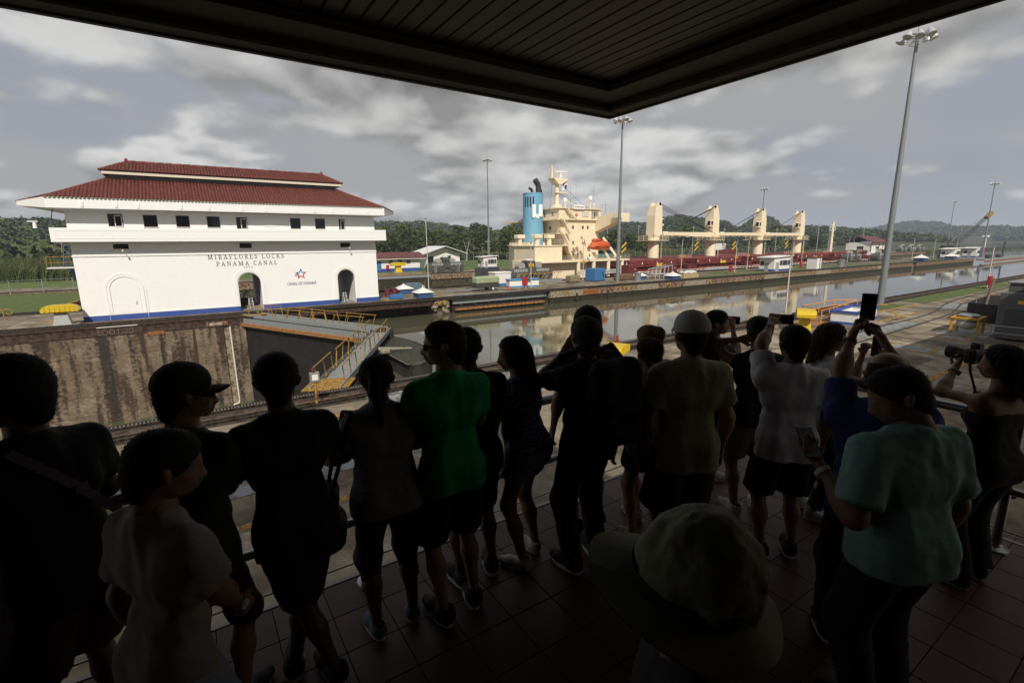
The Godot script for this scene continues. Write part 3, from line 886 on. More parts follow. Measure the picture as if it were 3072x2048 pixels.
	# windows: frame, sash, pane
	for i in wins.size():
		var w: Array = wins[i]
		var c := V((w[0] + w[1]) / 2, (w[2] + w[3]) / 2, zf - 0.18)
		var sx: float = w[1] - w[0]
		var sy: float = w[3] - w[2]
		var wn := part(h, "window", mb().box(c + V(0, sy / 2 - 0.03, 0), V(sx, 0.06, 0.1)).box(c + V(0, -sy / 2 + 0.03, 0), V(sx, 0.06, 0.1)).box(c + V(sx / 2 - 0.03, 0, 0), V(0.06, sy - 0.12, 0.1)).box(c - V(sx / 2 - 0.03, 0, 0), V(0.06, sy - 0.12, 0.1)), mat("dark_frame", Color(0.10, 0.10, 0.10), 0.5) if i < 8 else dark)
		part(wn, "pane", mb().box(c - V(0, 0, 0.02), V(sx - 0.1, sy - 0.1, 0.02)), glass)
		if i in [0, 4, 7]:
			var dw := 0.62 if i != 7 else 0.5
			var dc := V(w[1] - dw / 2 - 0.06, c.y - 0.06, zf + 0.02)
			part(wn, "open_sash", mb().box(dc + V(0, sy / 2 - 0.12, 0), V(dw, 0.1, 0.05)).box(dc - V(0, sy / 2 - 0.06, 0), V(dw, 0.12, 0.05)).box(dc + V(dw / 2 - 0.04, 0, 0), V(0.08, sy - 0.2, 0.05)).box(dc - V(dw / 2 - 0.04, 0, 0), V(0.08, sy - 0.2, 0.05)), frame)
		elif i < 8:
			part(wn, "sill", mb().box(V(c.x, w[2] - 0.02, zf + 0.02), V(sx + 0.05, 0.05, 0.1)), frame)
	part(h, "blank_panel", mb().cbox(V(8.58, 9.78, zf + 0.02), V(1.1, 0.95, 0.04), 0.01), white)
	# gallery parapet, its slab and its panel line
	var px0 := x0 - 1.1
	var px1 := x1 + 1.05
	var pz := zf + 1.22
	part(h, "gallery_slab", mb().span(V(px0 + 0.15, 7.72, zb - 1.05), V(px1 - 0.15, 7.95, pz - 0.16)), white)
	part(h, "gallery_parapet", mb().cbox(V((px0 + px1) / 2, 8.34, pz - 0.08), V(px1 - px0, 1.3, 0.16), 0.02), white)
	part(h, "gallery_parapet", mb().span(V(px0, 7.7, zb - 1.2), V(px0 + 0.15, 8.98, pz - 0.17)).span(V(px1 - 0.15, 7.7, zb - 1.2), V(px1, 8.98, pz - 0.17)), white)
	for l in [[px0 + 0.35, px1 - 0.35, 8.74, 8.77], [px0 + 0.35, px1 - 0.35, 8.01, 8.04]]:
		part(h, "panel_bead", mb().span(V(l[0], l[2], pz), V(l[1], l[3], pz + 0.02)), white)
	part(h, "panel_bead", mb().span(V(px0 + 0.35, 8.04, pz), V(px0 + 0.38, 8.74, pz + 0.02)), white)
	# eaves: pointed at both ends
	var ez := zf + 1.35
	var ezb := zb - 1.35
	var zc := (zf + zb) / 2
	var ring := [V(-9.95, 0, ez), V(21.5, 0, ez), V(25.0, 0, zc), V(21.5, 0, ezb), V(-9.95, 0, ezb), V(-13.0, 0, zc)]
	var fas := mb()
	for i in 6:
		var a: Vector3 = ring[i]
		var b: Vector3 = ring[(i + 1) % 6]
		var ha := 0.45 if i == 2 or i == 5 else 0.95
		var hb := 0.45 if i == 1 or i == 4 else 0.95
		fas.quad(a + V(0, 11.72 - ha, 0), b + V(0, 11.72 - hb, 0), b + V(0, 11.72, 0), a + V(0, 11.72, 0))
	part(h, "fascia", fas, white)
	var sof := mb()
	var cs := [V(x0, 10.7, zf), V(x1, 10.7, zf), V(x1, 10.75, zc), V(x1, 10.7, zb), V(x0, 10.7, zb), V(x0, 10.75, zc)]
	for i in 6:
		var a: Vector3 = ring[i] + V(0, 11.72 - (0.45 if i == 2 or i == 5 else 0.95), 0)
		var j := (i + 1) % 6
		var b: Vector3 = ring[j] + V(0, 11.72 - (0.45 if j == 2 or j == 5 else 0.95), 0)
		sof.quad(a, cs[i], cs[j], b)
	part(h, "soffit", sof, white)
	for x in [-7.4, -4.9, -3.2, 0.3, 2.7, 5.8, 8.1, 11.2, 13.2, 15.2, 17.1, 19.4]:
		part(h, "bracket", mb().cbox(V(x, 11.15, ez + 0.03), V(0.22, 0.5, 0.06), 0.01), white)
	part(h, "eave_pipe", mb().tube(V(x0 - 0.8, 10.78, zf + 0.9), V(x1 - 0.5, 10.62, zf + 0.9), 0.03), mat("iron", Color(0.06, 0.03, 0.03), 0.7))
	# main roof: barrel tiles laid in courses, hips, upper roof
	var top := [V(-5.65, 14.02, -65.4), V(17.0, 14.02, -65.4), V(17.0, 14.02, zc), V(17.0, 14.02, -69.0), V(-5.65, 14.02, -69.0), V(-5.65, 14.02, zc)]
	var rf := Node3D.new()
	rf.name = "main_roof"
	h.add_child(rf)
	for i in 6:
		var j := (i + 1) % 6
		var a: Vector3 = ring[i] + V(0, 11.72 if i != 2 and i != 5 else 11.6, 0)
		var b: Vector3 = ring[j] + V(0, 11.72 if j != 2 and j != 5 else 11.6, 0)
		stuff(part(rf, "tiled_slope", barrel_slope(a, b, top[j], top[i], 0.30, 0.42), tile))
		part(rf, "under_deck", quadmb(a - V(0, 0.06, 0), b - V(0, 0.06, 0), top[j] - V(0, 0.06, 0), top[i] - V(0, 0.06, 0)), mat("roof_boards", Color(0.2, 0.15, 0.11), 0.8))
	for i in [0, 1]:
		part(rf, "hip_ridge", mb().tube(ring[i] + V(0, 11.74, 0), top[i], 0.13), tile)
	for i in [2, 5]: part(rf, "hip_ridge", mb().tube(ring[i] + V(0, 11.62, 0), top[i], 0.11), tile)
	var lip := mb()
	for i in 104: lip.ball(V(-9.85 + i * 0.301, 11.70, ez + 0.03), V(0.13, 0.085, 0.09), 6, 4)
	stuff(part(rf, "eave_tile_ends", lip, mat("lichen_tile", Color(0.42, 0.42, 0.30), 0.9, "dirty", 1.0)))
	var cl := part(h, "clerestory", mb().span(V(-5.6, 13.9, -69.0), V(16.95, 14.6, -65.45)), mat("window_grey"))
	for i in 11:
		part(cl, "mullion", mb().box(V(-4.8 + i * 2.12, 14.25, -65.42), V(0.22 if i % 2 else 0.1, 0.5, 0.06)), mat("mullion_brown", Color(0.2, 0.13, 0.10), 0.7))
	var ur := Node3D.new()
	ur.name = "upper_roof"
	h.add_child(ur)
	var e2 := [V(-6.1, 14.75, -64.65), V(17.6, 14.75, -64.65), V(17.6, 14.75, -69.75), V(-6.1, 14.75, -69.75)]
	var rd := [V(-3.95, 15.95, zc), V(15.75, 15.95, zc), V(15.75, 15.95, zc), V(-3.95, 15.95, zc)]
	for i in 4:
		var j := (i + 1) % 4
		stuff(part(ur, "tiled_slope", barrel_slope(e2[i], e2[j], rd[j], rd[i], 0.30, 0.42), tile))
	part(ur, "fascia", mb().span(V(-5.95, 14.42, -64.85), V(17.45, 14.72, -64.75)).span(V(-5.95, 14.42, -69.65), V(-5.85, 14.72, -64.86)).span(V(17.35, 14.42, -69.65), V(17.45, 14.72, -64.86)), mat("cream_trim", Color(0.66, 0.6, 0.5), 0.75, "paint", 3.0))
	part(ur, "soffit", mb().span(V(-5.84, 14.6, -69.6), V(17.34, 14.66, -64.87)), mat("cream_trim"))
	for i in 2: part(ur, "hip_ridge", mb().tube(e2[i] + V(0, 0.03, 0), rd[i] + V(0, 0.05, 0), 0.12), tile)
	for i in 24:
		part(ur, "ridge_tile", mb().tube(V(-3.95 + i * 0.82, 16.0, zc), V(-3.95 + (i + 1) * 0.82 - 0.02, 16.02, zc), 0.15, 0.165, 8), tile)
	for x in [-3.95, 15.75]: part(ur, "ridge_finial", mb().ball(V(x, 16.15, zc), V(0.16, 0.24, 0.16), 8, 6), tile)
	# lettering and emblem
	var ink := mat("letter_black", Color(0.03, 0.03, 0.035), 0.6)
	text(h, "lettering", "M I R A F L O R E S   L O C K S", 0.50, 7.55, V(5.83, 6.02, zf + 0.015), ink, Basis(), true)
	text(h, "lettering", "P A N A M A   C A N A L", 0.47, 6.05, V(5.80, 5.28, zf + 0.015), ink, Basis(), true)
	text(h, "lettering", "1 9 1 3", 0.30, 0.88, V(5.80, 4.80, zf + 0.015), ink, Basis(), true)
	text(h, "lettering", "CANAL DE PANAMÁ", 0.44, 3.25, V(11.32, 2.74, zf + 0.015), mat("letter_blue", Color(0.03, 0.045, 0.12), 0.6), Basis(Vector3.RIGHT, V(0.14, 1, 0), V(0, 0, 1)))
	var eb := mat("emblem_blue", Color(0.03, 0.10, 0.36), 0.6)
	var er := mat("emblem_red", Color(0.45, 0.02, 0.03), 0.6)
	var cc := V(11.3, 3.85, zf)
	var so := []
	var si := []
	for i in 10:
		var t := PI / 2 - TAU * i / 10
		var r := 0.66 if i % 2 == 0 else 0.30
		so.append(Vector2(cos(t), sin(t)) * r)
		si.append(Vector2(cos(t), sin(t)) * (r * 0.66 - 0.02))
	for s in [[8, 9, eb], [9, 0, eb], [0, 1, eb], [1, 2, eb], [2, 3, er], [3, 4, er], [4, 5, er], [5, 6, er], [6, 7, er], [7, 8, eb]]:
		var i: int = s[0]
		var j: int = s[1]
		part(h, "emblem_stroke", mb().prism(PackedVector2Array([so[i], so[j], si[j], si[i]]), cc, Vector3.RIGHT, Vector3.UP, V(0, 0, 0.02)), s[2])
	part(h, "emblem_stroke", mb().span(V(10.62, 3.78, zf), V(11.02, 3.86, zf + 0.02)), eb)
	part(h, "emblem_stroke", mb().span(V(10.62, 3.62, zf), V(10.98, 3.70, zf + 0.02)), er)
	# wall lamps
	for x in [-5.05, 17.0]:
		var l := thing("wall_lamp", "small bracket lamp under the left vent of the control house" if x < 0 else "small bracket lamp under the right vent of the control house", "lamp", V(x, 6.85, zf + 0.01))
		part(l, "bracket", mb().path([V(0, 0, 0), V(0, 0.08, 0.5), V(0.05, 0.0, 0.75)], 0.025, 6), frame)
		part(l, "head", mb().lathe([Vector2(0.02, 0.1), Vector2(0.09, 0.0), Vector2(0.07, -0.12), Vector2(0.0, -0.14)], V(0.05, 0.0, 0.78), 10), frame)
		if x < 0: part(l, "red_beacon", mb().ball(V(0, 0.16, 0.45), V(0.07, 0.1, 0.07), 8, 6), mat("beacon_red", Color(0.5, 0.02, 0.03), 0.4))
	# outside stair at the left end
	var st := thing("outside_stair", "blue and yellow steel stair at the left end of the control house", "stairs", V(-10.1, 0, -66.5))
	var sb := mat("stair_blue", Color(0.05, 0.10, 0.22), 0.6)
	var sy := mat("rail_yellow", Color(0.60, 0.34, 0.04), 0.6, "dirty", 1.0)
	part(st, "landing", mb().cbox(V(-0.25, 5.2, 0), V(2.2, 0.14, 2.0), 0.02), frame)
	for i in 9:
		part(st, "tread", mb().box(V(0.3, 5.5 + i * 0.27, -0.2 - i * 0.2), V(0.9, 0.04, 0.25)), sb)
		part(st, "tread", mb().box(V(0.75, 4.9 - i * 0.5, -0.6), V(0.3, 0.04, 0.8)), sb)
	for s in [-0.2, 0.8]:
		part(st, "stringer", mb().bar(V(s, 5.3, 0), V(s, 7.8, -1.9), 0.05, 0.25), sb)
		part(st, "handrail", mb().path([V(s, 6.2, 0.1), V(s, 8.7, -1.8)], 0.03), sy)
	part(st, "lower_stringer", mb().bar(V(0.2, 5.1, -0.6), V(1.5, 0.1, -0.6), 0.06, 0.28), sb)
	part(st, "guard", mb().path([V(-1.3, 5.2, 0.95), V(-1.3, 6.3, 0.95), V(0.9, 6.3, 0.95)], 0.035).path([V(-1.3, 5.75, 0.95), V(0.9, 5.75, 0.95)], 0.03).path([V(-1.3, 6.3, 0.95), V(-1.3, 6.3, -0.95), V(-1.3, 5.2, -0.95)], 0.03), sy)
	var cm := thing("security_camera", "white surveillance camera hanging under the left eave", "camera", V(-11.2, 9.35, -63.6))
	part(cm, "arm", mb().tube(V(1.2, 1.5, -0.6), V(0.9, 0.0, -0.3), 0.035), sb)
	part(cm, "housing", mb().tube(V(-0.15, -0.35, 0), V(-0.15, 0.2, 0), 0.17, 0.14, 12), white)
	part(cm, "hood", mb().cbox(V(-0.25, 0.26, 0), V(0.75, 0.1, 0.35), 0.03), white)
	# the ladders standing in the arches, the machine seen inside
	for x in [[5.75, "white step ladder standing in the middle archway"], [16.4, "white step ladder leaning in the right archway"]]:
		var l := thing("step_ladder", x[1], "ladder", V(x[0], 0.07, zf - 0.8), 0.3)
		for s in [-0.22, 0.22]:
			part(l, "rail", mb().bar(V(s, 0, 0.2), V(s * 0.8, 1.25, 0), 0.06, 0.06), frame)
			part(l, "leg", mb().bar(V(s, 0, -0.35), V(s * 0.8, 1.25, -0.02), 0.04, 0.04), frame)
		for i in 4: part(l, "step", mb().box(V(0, 0.25 + i * 0.3, 0.17 - i * 0.05), V(0.4, 0.04, 0.1)), frame)
	var mc := thing("lock_machine", "dark gear machine standing inside the middle archway", "machine", V(5.2, 0.07, -69.0))
	part(mc, "bed", mb().cbox(V(0, 0.4, 0), V(2.2, 0.8, 1.2), 0.05), mat("loco_grey", Color(0.155, 0.155, 0.15), 0.5, "dirty", 3.0))
	part(mc, "wheel", mb().lathe([Vector2(0.55, -0.06), Vector2(0.6, 0.0), Vector2(0.55, 0.06)], V(-0.2, 1.2, 0.4), 18, Basis(Vector3.RIGHT, PI / 2)), mat("loco_grey", Color(0.155, 0.155, 0.15), 0.5, "dirty", 3.0))
	part(mc, "crank", mb().path([V(0.3, 0.8, 0.4), V(0.6, 1.6, 0.4), V(1.0, 1.5, 0.4)], 0.06), mat("loco_grey", Color(0.155, 0.155, 0.15), 0.5, "dirty", 3.0))
func quadmb(a: Vector3, b: Vector3, c: Vector3, d: Vector3) -> MB:
	var m := mb()
	m.quad(a, b, c, d)
	return m
# rows of half round tiles on the plane a-b (eave) c-d (top), stepped in courses
func barrel_slope(a: Vector3, b: Vector3, c: Vector3, d: Vector3, pitch: float, course: float) -> MB:
	var m := mb()
	var ex := (b - a)
	var L := ex.length()
	ex /= L
	var nn := (b - a).cross(d - a).normalized()
	if nn.length() < 0.1: nn = (b - a).cross(c - a).normalized()
	if nn.y < 0: nn = -nn
	var upv := nn.cross(ex).normalized()
	if upv.y < 0: upv = -upv
	var td := (d - a)
	var dx := td.dot(ex)
	var hh := td.dot(upv)
	var cx := (c - a).dot(ex)
	var rows := int(ceil(hh / course))
	var prof := [Vector2(-0.5, 0.0), Vector2(-0.30, 0.055), Vector2(0.0, 0.095), Vector2(0.30, 0.055), Vector2(0.5, 0.0)]
	for r in rows:
		var v0 := r * course
		var v1 := minf(v0 + course, hh)
		var f := (v0 + v1) * 0.5 / hh
		var xa := dx * f
		var xb := L + (cx - L) * f
		var k0 := int(ceil(xa / pitch))
		var k1 := int(floor(xb / pitch))
		for k in range(k0, k1):
			var x := (k + 0.5) * pitch
			var jit := rng.randf() * 0.012
			var base := m.v.size()
			for q in prof:
				var t: float = q.x
				var s: Vector3 = (nn * (0.7 if absf(t) < 0.1 else 0.5) + ex * t * 1.6).normalized()
				m.v.append(a + ex * (x + t * pitch) + upv * v0 + nn * (q.y + 0.045 + jit)); m.n.append(s)
				m.v.append(a + ex * (x + t * pitch) + upv * (v1 + 0.03) + nn * (q.y + 0.012)); m.n.append(s)
			for i in 4:
				var w := base + i * 2
				m.ix.append_array([w, w + 1, w + 2, w + 1, w + 3, w + 2])
	m.quad(a + nn * 0.02, b + nn * 0.02, c + nn * 0.02, d + nn * 0.02)
	return m

# ------------------------------------------------------------------ mitre gates
func gates() -> void:
	var grey := mat("gate_grey", Color(0.25, 0.27, 0.275), 0.6, "grain", 2.5)
	var black := mat("gate_black", Color(0.022, 0.019, 0.018), 0.7, "dirty", 3.0, 0.3)
	var yel := mat("rail_yellow")
	var wood := mat("fender_timber", Color(0.50, 0.27, 0.09), 0.8, "rust", 1.6, 0.3)
	var A := V(5.1, 0, MID - 0.9)
	var B := V(13.4, 0, -40.4)
	var C := V(5.1, 0, NEAR - 0.5)
	for k in 2:
		var p := A if k == 0 else C
		var d := (B - p)
		var L := d.length()
		d /= L
		var s := V(d.z, 0, -d.x) # horizontal normal
		if s.x > 0: s = -s       # towards the empty chamber
		var t := thing("lock_gate_leaf", "black steel lock gate leaf hinged below the control house" if k == 0 else "steel lock gate leaf hinged at the near wall with white draught marks", "lock gate")
		var bs := Basis(d, Vector3.UP, d.cross(Vector3.UP))
		var mid := p + d * L / 2
		part(t, "skin", mb().box(mid + V(0, -6.6, 0), V(L, 11.9, 1.7), bs), black)
		for i in 5: part(t, "plate_seam", mb().box(mid + s * 0.86 + V(0, -2.4 - i * 1.9, 0), V(L, 0.06, 0.03), bs), black)
		for i in 11: part(t, "plate_seam", mb().box(p + d * (1 + i * 1.75) + s * 0.86 + V(0, -6.3, 0), V(0.05, 9.6, 0.02), bs), black)
		part(t, "walkway", mb().box(mid + V(0, -0.18, 0), V(L, 0.12, 1.5), bs), grey)
		part(t, "kerb", mb().box(mid + s * 0.74 + V(0, -0.02, 0), V(L, 0.34, 0.08), bs), grey)
		part(t, "kerb", mb().box(mid - s * 0.74 + V(0, -0.02, 0), V(L, 0.34, 0.08), bs), grey)
		part(t, "side_girder", mb().box(mid + s * 0.98 + V(0, -0.52, 0), V(L, 0.46, 0.22), bs), grey)
		for i in 5:
			var l := L / 5.0
			part(t, "fender_timber", mb().cbox(p + d * (l * (i + 0.5)) + s * 1.2 + V(0, -0.92, 0), V(l - 0.05, 0.34, 0.3), 0.03, bs), wood)
		part(t, "mitre_post", mb().box(B - d * 0.4 - s * 0.2 + V(0, -6, 0), V(0.6, 12, 1.6), bs), black)
		# folding handrails: slanting stanchions in sets
		for side in [1.0, -1.0]:
			var n := 4
			for i in n:
				var a0 := 1.2 + i * (L - 2.4) / n
				var a1 := a0 + (L - 2.4) / n - 0.7
				var o: Vector3 = p + s * (0.70 * side)
				var lean := 0.55 if i % 2 else -0.2
				var r := part(t, "handrail", mb().path([o + d * (a0 + lean - 0.3) + V(0, 1.0, 0), o + d * (a1 + lean) + V(0, 1.06, 0)], 0.035), yel)
				for q in 3:
					var f := q / 2.0
					var u := lerpf(a0, a1, f)
					part(r, "stanchion", mb().tube(o + d * u + V(0, 0.0, 0), o + d * (u + lean - 0.1) + V(0, 1.03, 0), 0.032), yel)
					part(r, "socket", mb().box(o + d * u + V(0, 0.06, 0), V(0.14, 0.16, 0.14), bs), yel)
		if k == 1:
			var wm := mat("old_white")
			for i in 3: part(t, "draught_mark", mb().box(p + d * (1.0 + i * 0.42) + s * 0.87 + V(0, -1.55 - 0.2, 0), V(0.24, 1.7 if i < 2 else 1.3, 0.012), bs), wm)
		part(t, "ramp", mb().box(p + d * 0.9 + V(0, 0.03, 0), V(2.2, 0.06, 2.2), bs), mat("ramp_yellow", Color(0.52, 0.29, 0.05), 0.7, "dirty", 1.2))
	# strut arm and the rounded fender platform behind the near leaf
	var pf := thing("gate_machinery_platform", "rounded steel platform with white machinery behind the near gate leaf", "platform", V(13.2, 0, -36.0))
	var curve := PackedVector2Array()
	for i in 15:
		var t := -PI * 0.5 + PI * i / 14.0
		curve.append(Vector2(cos(t) * 3.2, sin(t) * 6.5))
	part(pf, "hull", mb().prism(curve, V(-1.5, -2.6, 0), Vector3.RIGHT, V(0, 0, 1), V(0, 1.9, 0)), mat("mossy_hull", Color(0.05, 0.055, 0.035), 0.8, "dirty", 2.0))
	var ri := mb()
	for i in 14: ri.bar(V(-1.5 + curve[i].x, -0.68, curve[i].y), V(-1.5 + curve[i + 1].x, -0.68, curve[i + 1].y), 0.12, 0.12)
	part(pf, "rim", ri, mat("rim_grey", Color(0.16, 0.165, 0.15), 0.7, "dirty", 1.0))
	part(pf, "deck", mb().prism(curve, V(-1.7, -0.74, 0), Vector3.RIGHT * 0.95, V(0, 0, 0.95), V(0, 0.02, 0)), mat("platform_deck", Color(0.14, 0.145, 0.12), 0.8, "dirty", 2.0))
	part(pf, "strut", mb().tube(V(-2.4, -0.35, 1.6), V(0.2, -0.5, 2.2), 0.16, 0.07, 10), mat("strut_cream", Color(0.4, 0.36, 0.27), 0.6, "dirty", 1.0))
	part(pf, "motor", mb().cbox(V(-2.0, -0.4, 2.6), V(0.7, 0.3, 0.35), 0.06), mat("strut_cream"))
	# the open leaf folded into its recess further along the centre wall
	var f := thing("folded_gate_leaf", "open lock gate leaf folded flat into the centre wall recess", "lock gate")
	part(f, "skin", mb().span(V(29.2, -8, MID - 2.2), V(45.1, -1.0, MID - 0.75)), black)
	part(f, "walkway", mb().span(V(29.2, -0.3, MID - 2.3), V(45.1, -0.18, MID - 0.7)), grey)
	part(f, "side_girder", mb().span(V(29.2, -0.75, MID - 0.72), V(45.1, -0.1, MID - 0.55)), grey)
	for i in 7:
		part(f, "fender_timber", mb().cbox(V(30.5 + i * 2.15, -1.45, MID - 0.35), V(2.1, 0.34, 0.34), 0.03), wood)
		part(f, "cleat", mb().span(V(30.2 + i * 2.2, -1.28, MID - 0.75), V(30.45 + i * 2.2, -0.75, MID - 0.4)), black)
	for i in 5:
		var x := 30.2 + i * 3.0
		part(f, "folded_handrail", mb().path([V(x, -0.02, MID - 0.62), V(x + 1.3, 0.12, MID - 0.5), V(x + 2.6, -0.02, MID - 0.55)], 0.04).tube(V(x + 1.3, 0.12, MID - 0.5), V(x + 0.6, -0.25, MID - 0.45), 0.035), yel)
	part(f, "ladder", mb().path([V(45.0, 0, MID - 0.4), V(45.0, -2.4, MID - 0.4)], 0.03).path([V(44.6, 0, MID - 0.4), V(44.6, -2.4, MID - 0.4)], 0.03), black)
	# gate of the far lane, grey walkway seen past the control house, and its raised yellow rails
	for k in 2:
		var p := V(30.0, 0, FAR + 0.6) if k == 0 else V(48.5, 0, MID2 + 2.8)
		var q := V(48.5, 0, FAR + 1.0) if k == 0 else V(60.5, 0, MID2 + 2.2)
		var d := (q - p).normalized()
		var L := (q - p).length()
		var bs := Basis(d, Vector3.UP, d.cross(Vector3.UP))
		var t := thing("far_gate_leaf", "grey lock gate leaf with low rails in the far lane" if k == 0 else "grey lock gate leaf with raised yellow handrails beside the ship", "lock gate")
		part(t, "walkway", mb().box((p + q) / 2 + V(0, 0.25 if k else -0.2, 0), V(L, 0.5, 1.4), bs), grey)
		if k == 0: part(t, "skin", mb().box((p + q) / 2 + V(0, -3.4, 0), V(L, 5.8, 1.0), bs), mat("wet_wall"))
		var n := 9
		for i in n:
			var u := 0.6 + i * (L - 1.2) / n
			part(t, "stanchion", mb().tube(p + d * u + V(0, 0.3, 0.6), p + d * (u + (1.1 if k else 0.5)) + V(0, 1.7 if k else 0.3, 0.55), 0.05), yel)
		part(t, "handrail", mb().path([p + d * 1.2 + V(0, 1.7 if k else 0.35, 0.55), q + V(0, 1.75 if k else 0.35, 0.55)], 0.055), yel)
		part(t, "handrail", mb().path([p + d * 1.2 + V(0, 1.5 if k else 0.3, -0.55), q + V(0, 1.65 if k else 0.3, -0.55)], 0.055), yel)

# ------------------------------------------------------------------ the bulk carrier in the far lane
func guard(m: MB, a: Vector3, b: Vector3, h := 1.0, step := 1.5, r := 0.035) -> MB:
	var L := (b - a).length()
	var n := maxi(1, int(round(L / step)))
	for k in 3: m.tube(a + V(0, h * (k + 1) / 3.0, 0), b + V(0, h * (k + 1) / 3.0, 0), r * 0.8, -1, 4)
	for i in n + 1:
		var p := a.lerp(b, i / float(n))
		m.tube(p, p + V(0, h, 0), r, -1, 4)
	return m
func ship() -> void:
	var cream := mat("ship_cream", Color(0.79, 0.69, 0.51), 0.6, "streak", 6.0)
	var red := mat("ship_red", Color(0.27, 0.042, 0.038), 0.65, "dirty", 6.0)
	var red2 := mat("ship_red_dark", Color(0.20, 0.032, 0.030), 0.65, "dirty", 4.0)
	var deckm := mat("ship_deck", Color(0.23, 0.06, 0.05), 0.8, "dirty", 5.0)
	var blue := mat("funnel_blue", Color(0.15, 0.36, 0.52), 0.55, "streak", 7.0)
	var white := mat("ship_white", Color(0.78, 0.77, 0.74), 0.6)
	var dark := mat("port_dark", Color(0.02, 0.02, 0.022), 0.3)
	var soot := mat("soot", Color(0.03, 0.028, 0.027), 0.8)
	var orange := mat("boat_orange", Color(0.62, 0.10, 0.02), 0.5, "grain", 1.5)
	var yel := mat("ship_yellow", Color(0.66, 0.42, 0.03), 0.6)
	var s := thing("bulk_carrier", "cream and red bulk carrier with four deck cranes and a blue funnel", "ship")
	var zn := -78.2   # near side of the hull
	var zf := -107.6
	var zc := -92.9
	# hull with a tapering bow
	var hull := PackedVector2Array([Vector2(58.6, -87), Vector2(59.2, zn - 2), Vector2(60.5, zn), Vector2(212, zn), Vector2(226, zn - 3.5), Vector2(236, zn - 9), Vector2(240, zc), Vector2(236, zf + 9), Vector2(226, zf + 3.5), Vector2(212, zf), Vector2(72, zf), Vector2(66, -102), Vector2(61.5, -95)])
	part(s, "hull", mb().prism(hull, V(0, -12, 0), Vector3.RIGHT, V(0, 0, 1), V(0, 11.2, 0)), red2)
	part(s, "deck", mb().prism(hull, V(0, -0.8, 0), Vector3.RIGHT, V(0, 0, 1), V(0, 0.06, 0)), deckm)
	part(s, "bulwark", mb().span(V(212.2, -0.8, zn - 0.2), V(213, 1.2, zn)).bar(V(213, 0.4, zn - 0.2), V(226, 0.8, zn - 3.6), 0.2, 1.8).bar(V(226, 0.8, zn - 3.6), V(236, 1.1, zn - 9), 0.2, 2.2), red)
	part(s, "forecastle", mb().prism(PackedVector2Array([Vector2(213, zn - 0.5), Vector2(226, zn - 4), Vector2(235.5, zn - 9.3), Vector2(239, zc), Vector2(235.5, zf + 9.3), Vector2(226, zf + 4), Vector2(213, zf + 0.5)]), V(0, -0.7, 0), Vector3.RIGHT, V(0, 0, 1), V(0, 2.3, 0)), red)
	part(s, "deck_rail", guard(mb(), V(86, -0.74, zn + 0.02), V(212, -0.74, zn + 0.02), 1.1, 1.6, 0.05), white)
	part(s, "forecastle_rail", guard(guard(mb(), V(213, 1.6, zn - 0.7), V(226, 1.6, zn - 4.2), 1.0, 1.6, 0.05), V(226, 1.6, zn - 4.2), V(235, 1.6, zn - 9.5), 1.0, 1.6, 0.05), white)
	for x in [219.0, 224.0, 229.0]:
		part(s, "windlass", mb().cbox(V(x, 2.3, zc + 5), V(2.6, 1.4, 3), 0.2).tube(V(x - 0.2, 2.6, zc + 2), V(x - 0.2, 2.6, zc + 8), 0.7), mat("winch_brown", Color(0.12, 0.05, 0.04), 0.8))
	# hatches
	var hx := [[86.5, 107.0], [113.5, 133.0], [139.2, 159.5], [165.8, 186.0], [191.5, 211.0]]
	for i in 5:
		var a: float = hx[i][0]
		var b: float = hx[i][1]
		var z1 := zn - 3.0
		var z2 := zf + 3.0
		var hc := part(s, "hatch_coaming", mb().span(V(a, -0.74, z2), V(b, 1.25, z1)), red)
		for k in int((b - a) / 1.9):
			part(hc, "stay", mb().prism(PackedVector2Array([Vector2(0, 0), Vector2(0.75, 0), Vector2(0.12, 1.7), Vector2(0, 1.7)]), V(a + 0.9 + k * 1.9, -0.74, z1), V(0, 0, 1), Vector3.UP, V(0.1, 0, 0)), red2)
		part(hc, "coaming_rail", mb().span(V(a - 0.2, 0.15, z1 + 0.76), V(b + 0.2, 0.3, z1 + 0.84)), mat("rail_tan", Color(0.5, 0.27, 0.1), 0.7))
		var m := int(round((b - a) / 5.0))
		for k in m:
			var u0 := a - 0.5 + (b - a + 1.0) * k / m
			var u1 := a - 0.5 + (b - a + 1.0) * (k + 1) / m
			var hp := part(hc, "hatch_cover", mb().cbox(V((u0 + u1) / 2, 2.1, (z1 + z2) / 2), V(u1 - u0 - 0.06, 1.7, z1 - z2 + 1.2), 0.1), red)
			if k == m / 2:
				part(hp, "yellow_plate", mb().box(V(u0 + 0.6, 1.75, z1 + 0.63), V(1.0, 0.7, 0.06)).box(V(u0 + 1.9, 1.75, z1 + 0.63), V(1.1, 0.7, 0.06)), yel)
			part(hp, "cleat", mb().box(V(u0 + 0.3, 2.2, z1 + 0.62), V(0.2, 0.5, 0.06)), white)
		part(s, "deck_store", mb().span(V(b + 1.0, -0.74, z1 - 4.5), V(b + 4.5 if i < 4 else b + 1.8, 1.5, z1 + 1.5)), red2)
	var gw := mb()
	for i in 5: guard(gw, V(hx[i][1] + 0.4, 2.9, zn - 4), V(hx[i][1] + 5.5, 2.9, zn - 4), 1.0, 1.2, 0.05)
	part(s, "cross_deck_rail", gw, mat("rail_pink", Color(0.55, 0.36, 0.28), 0.7))
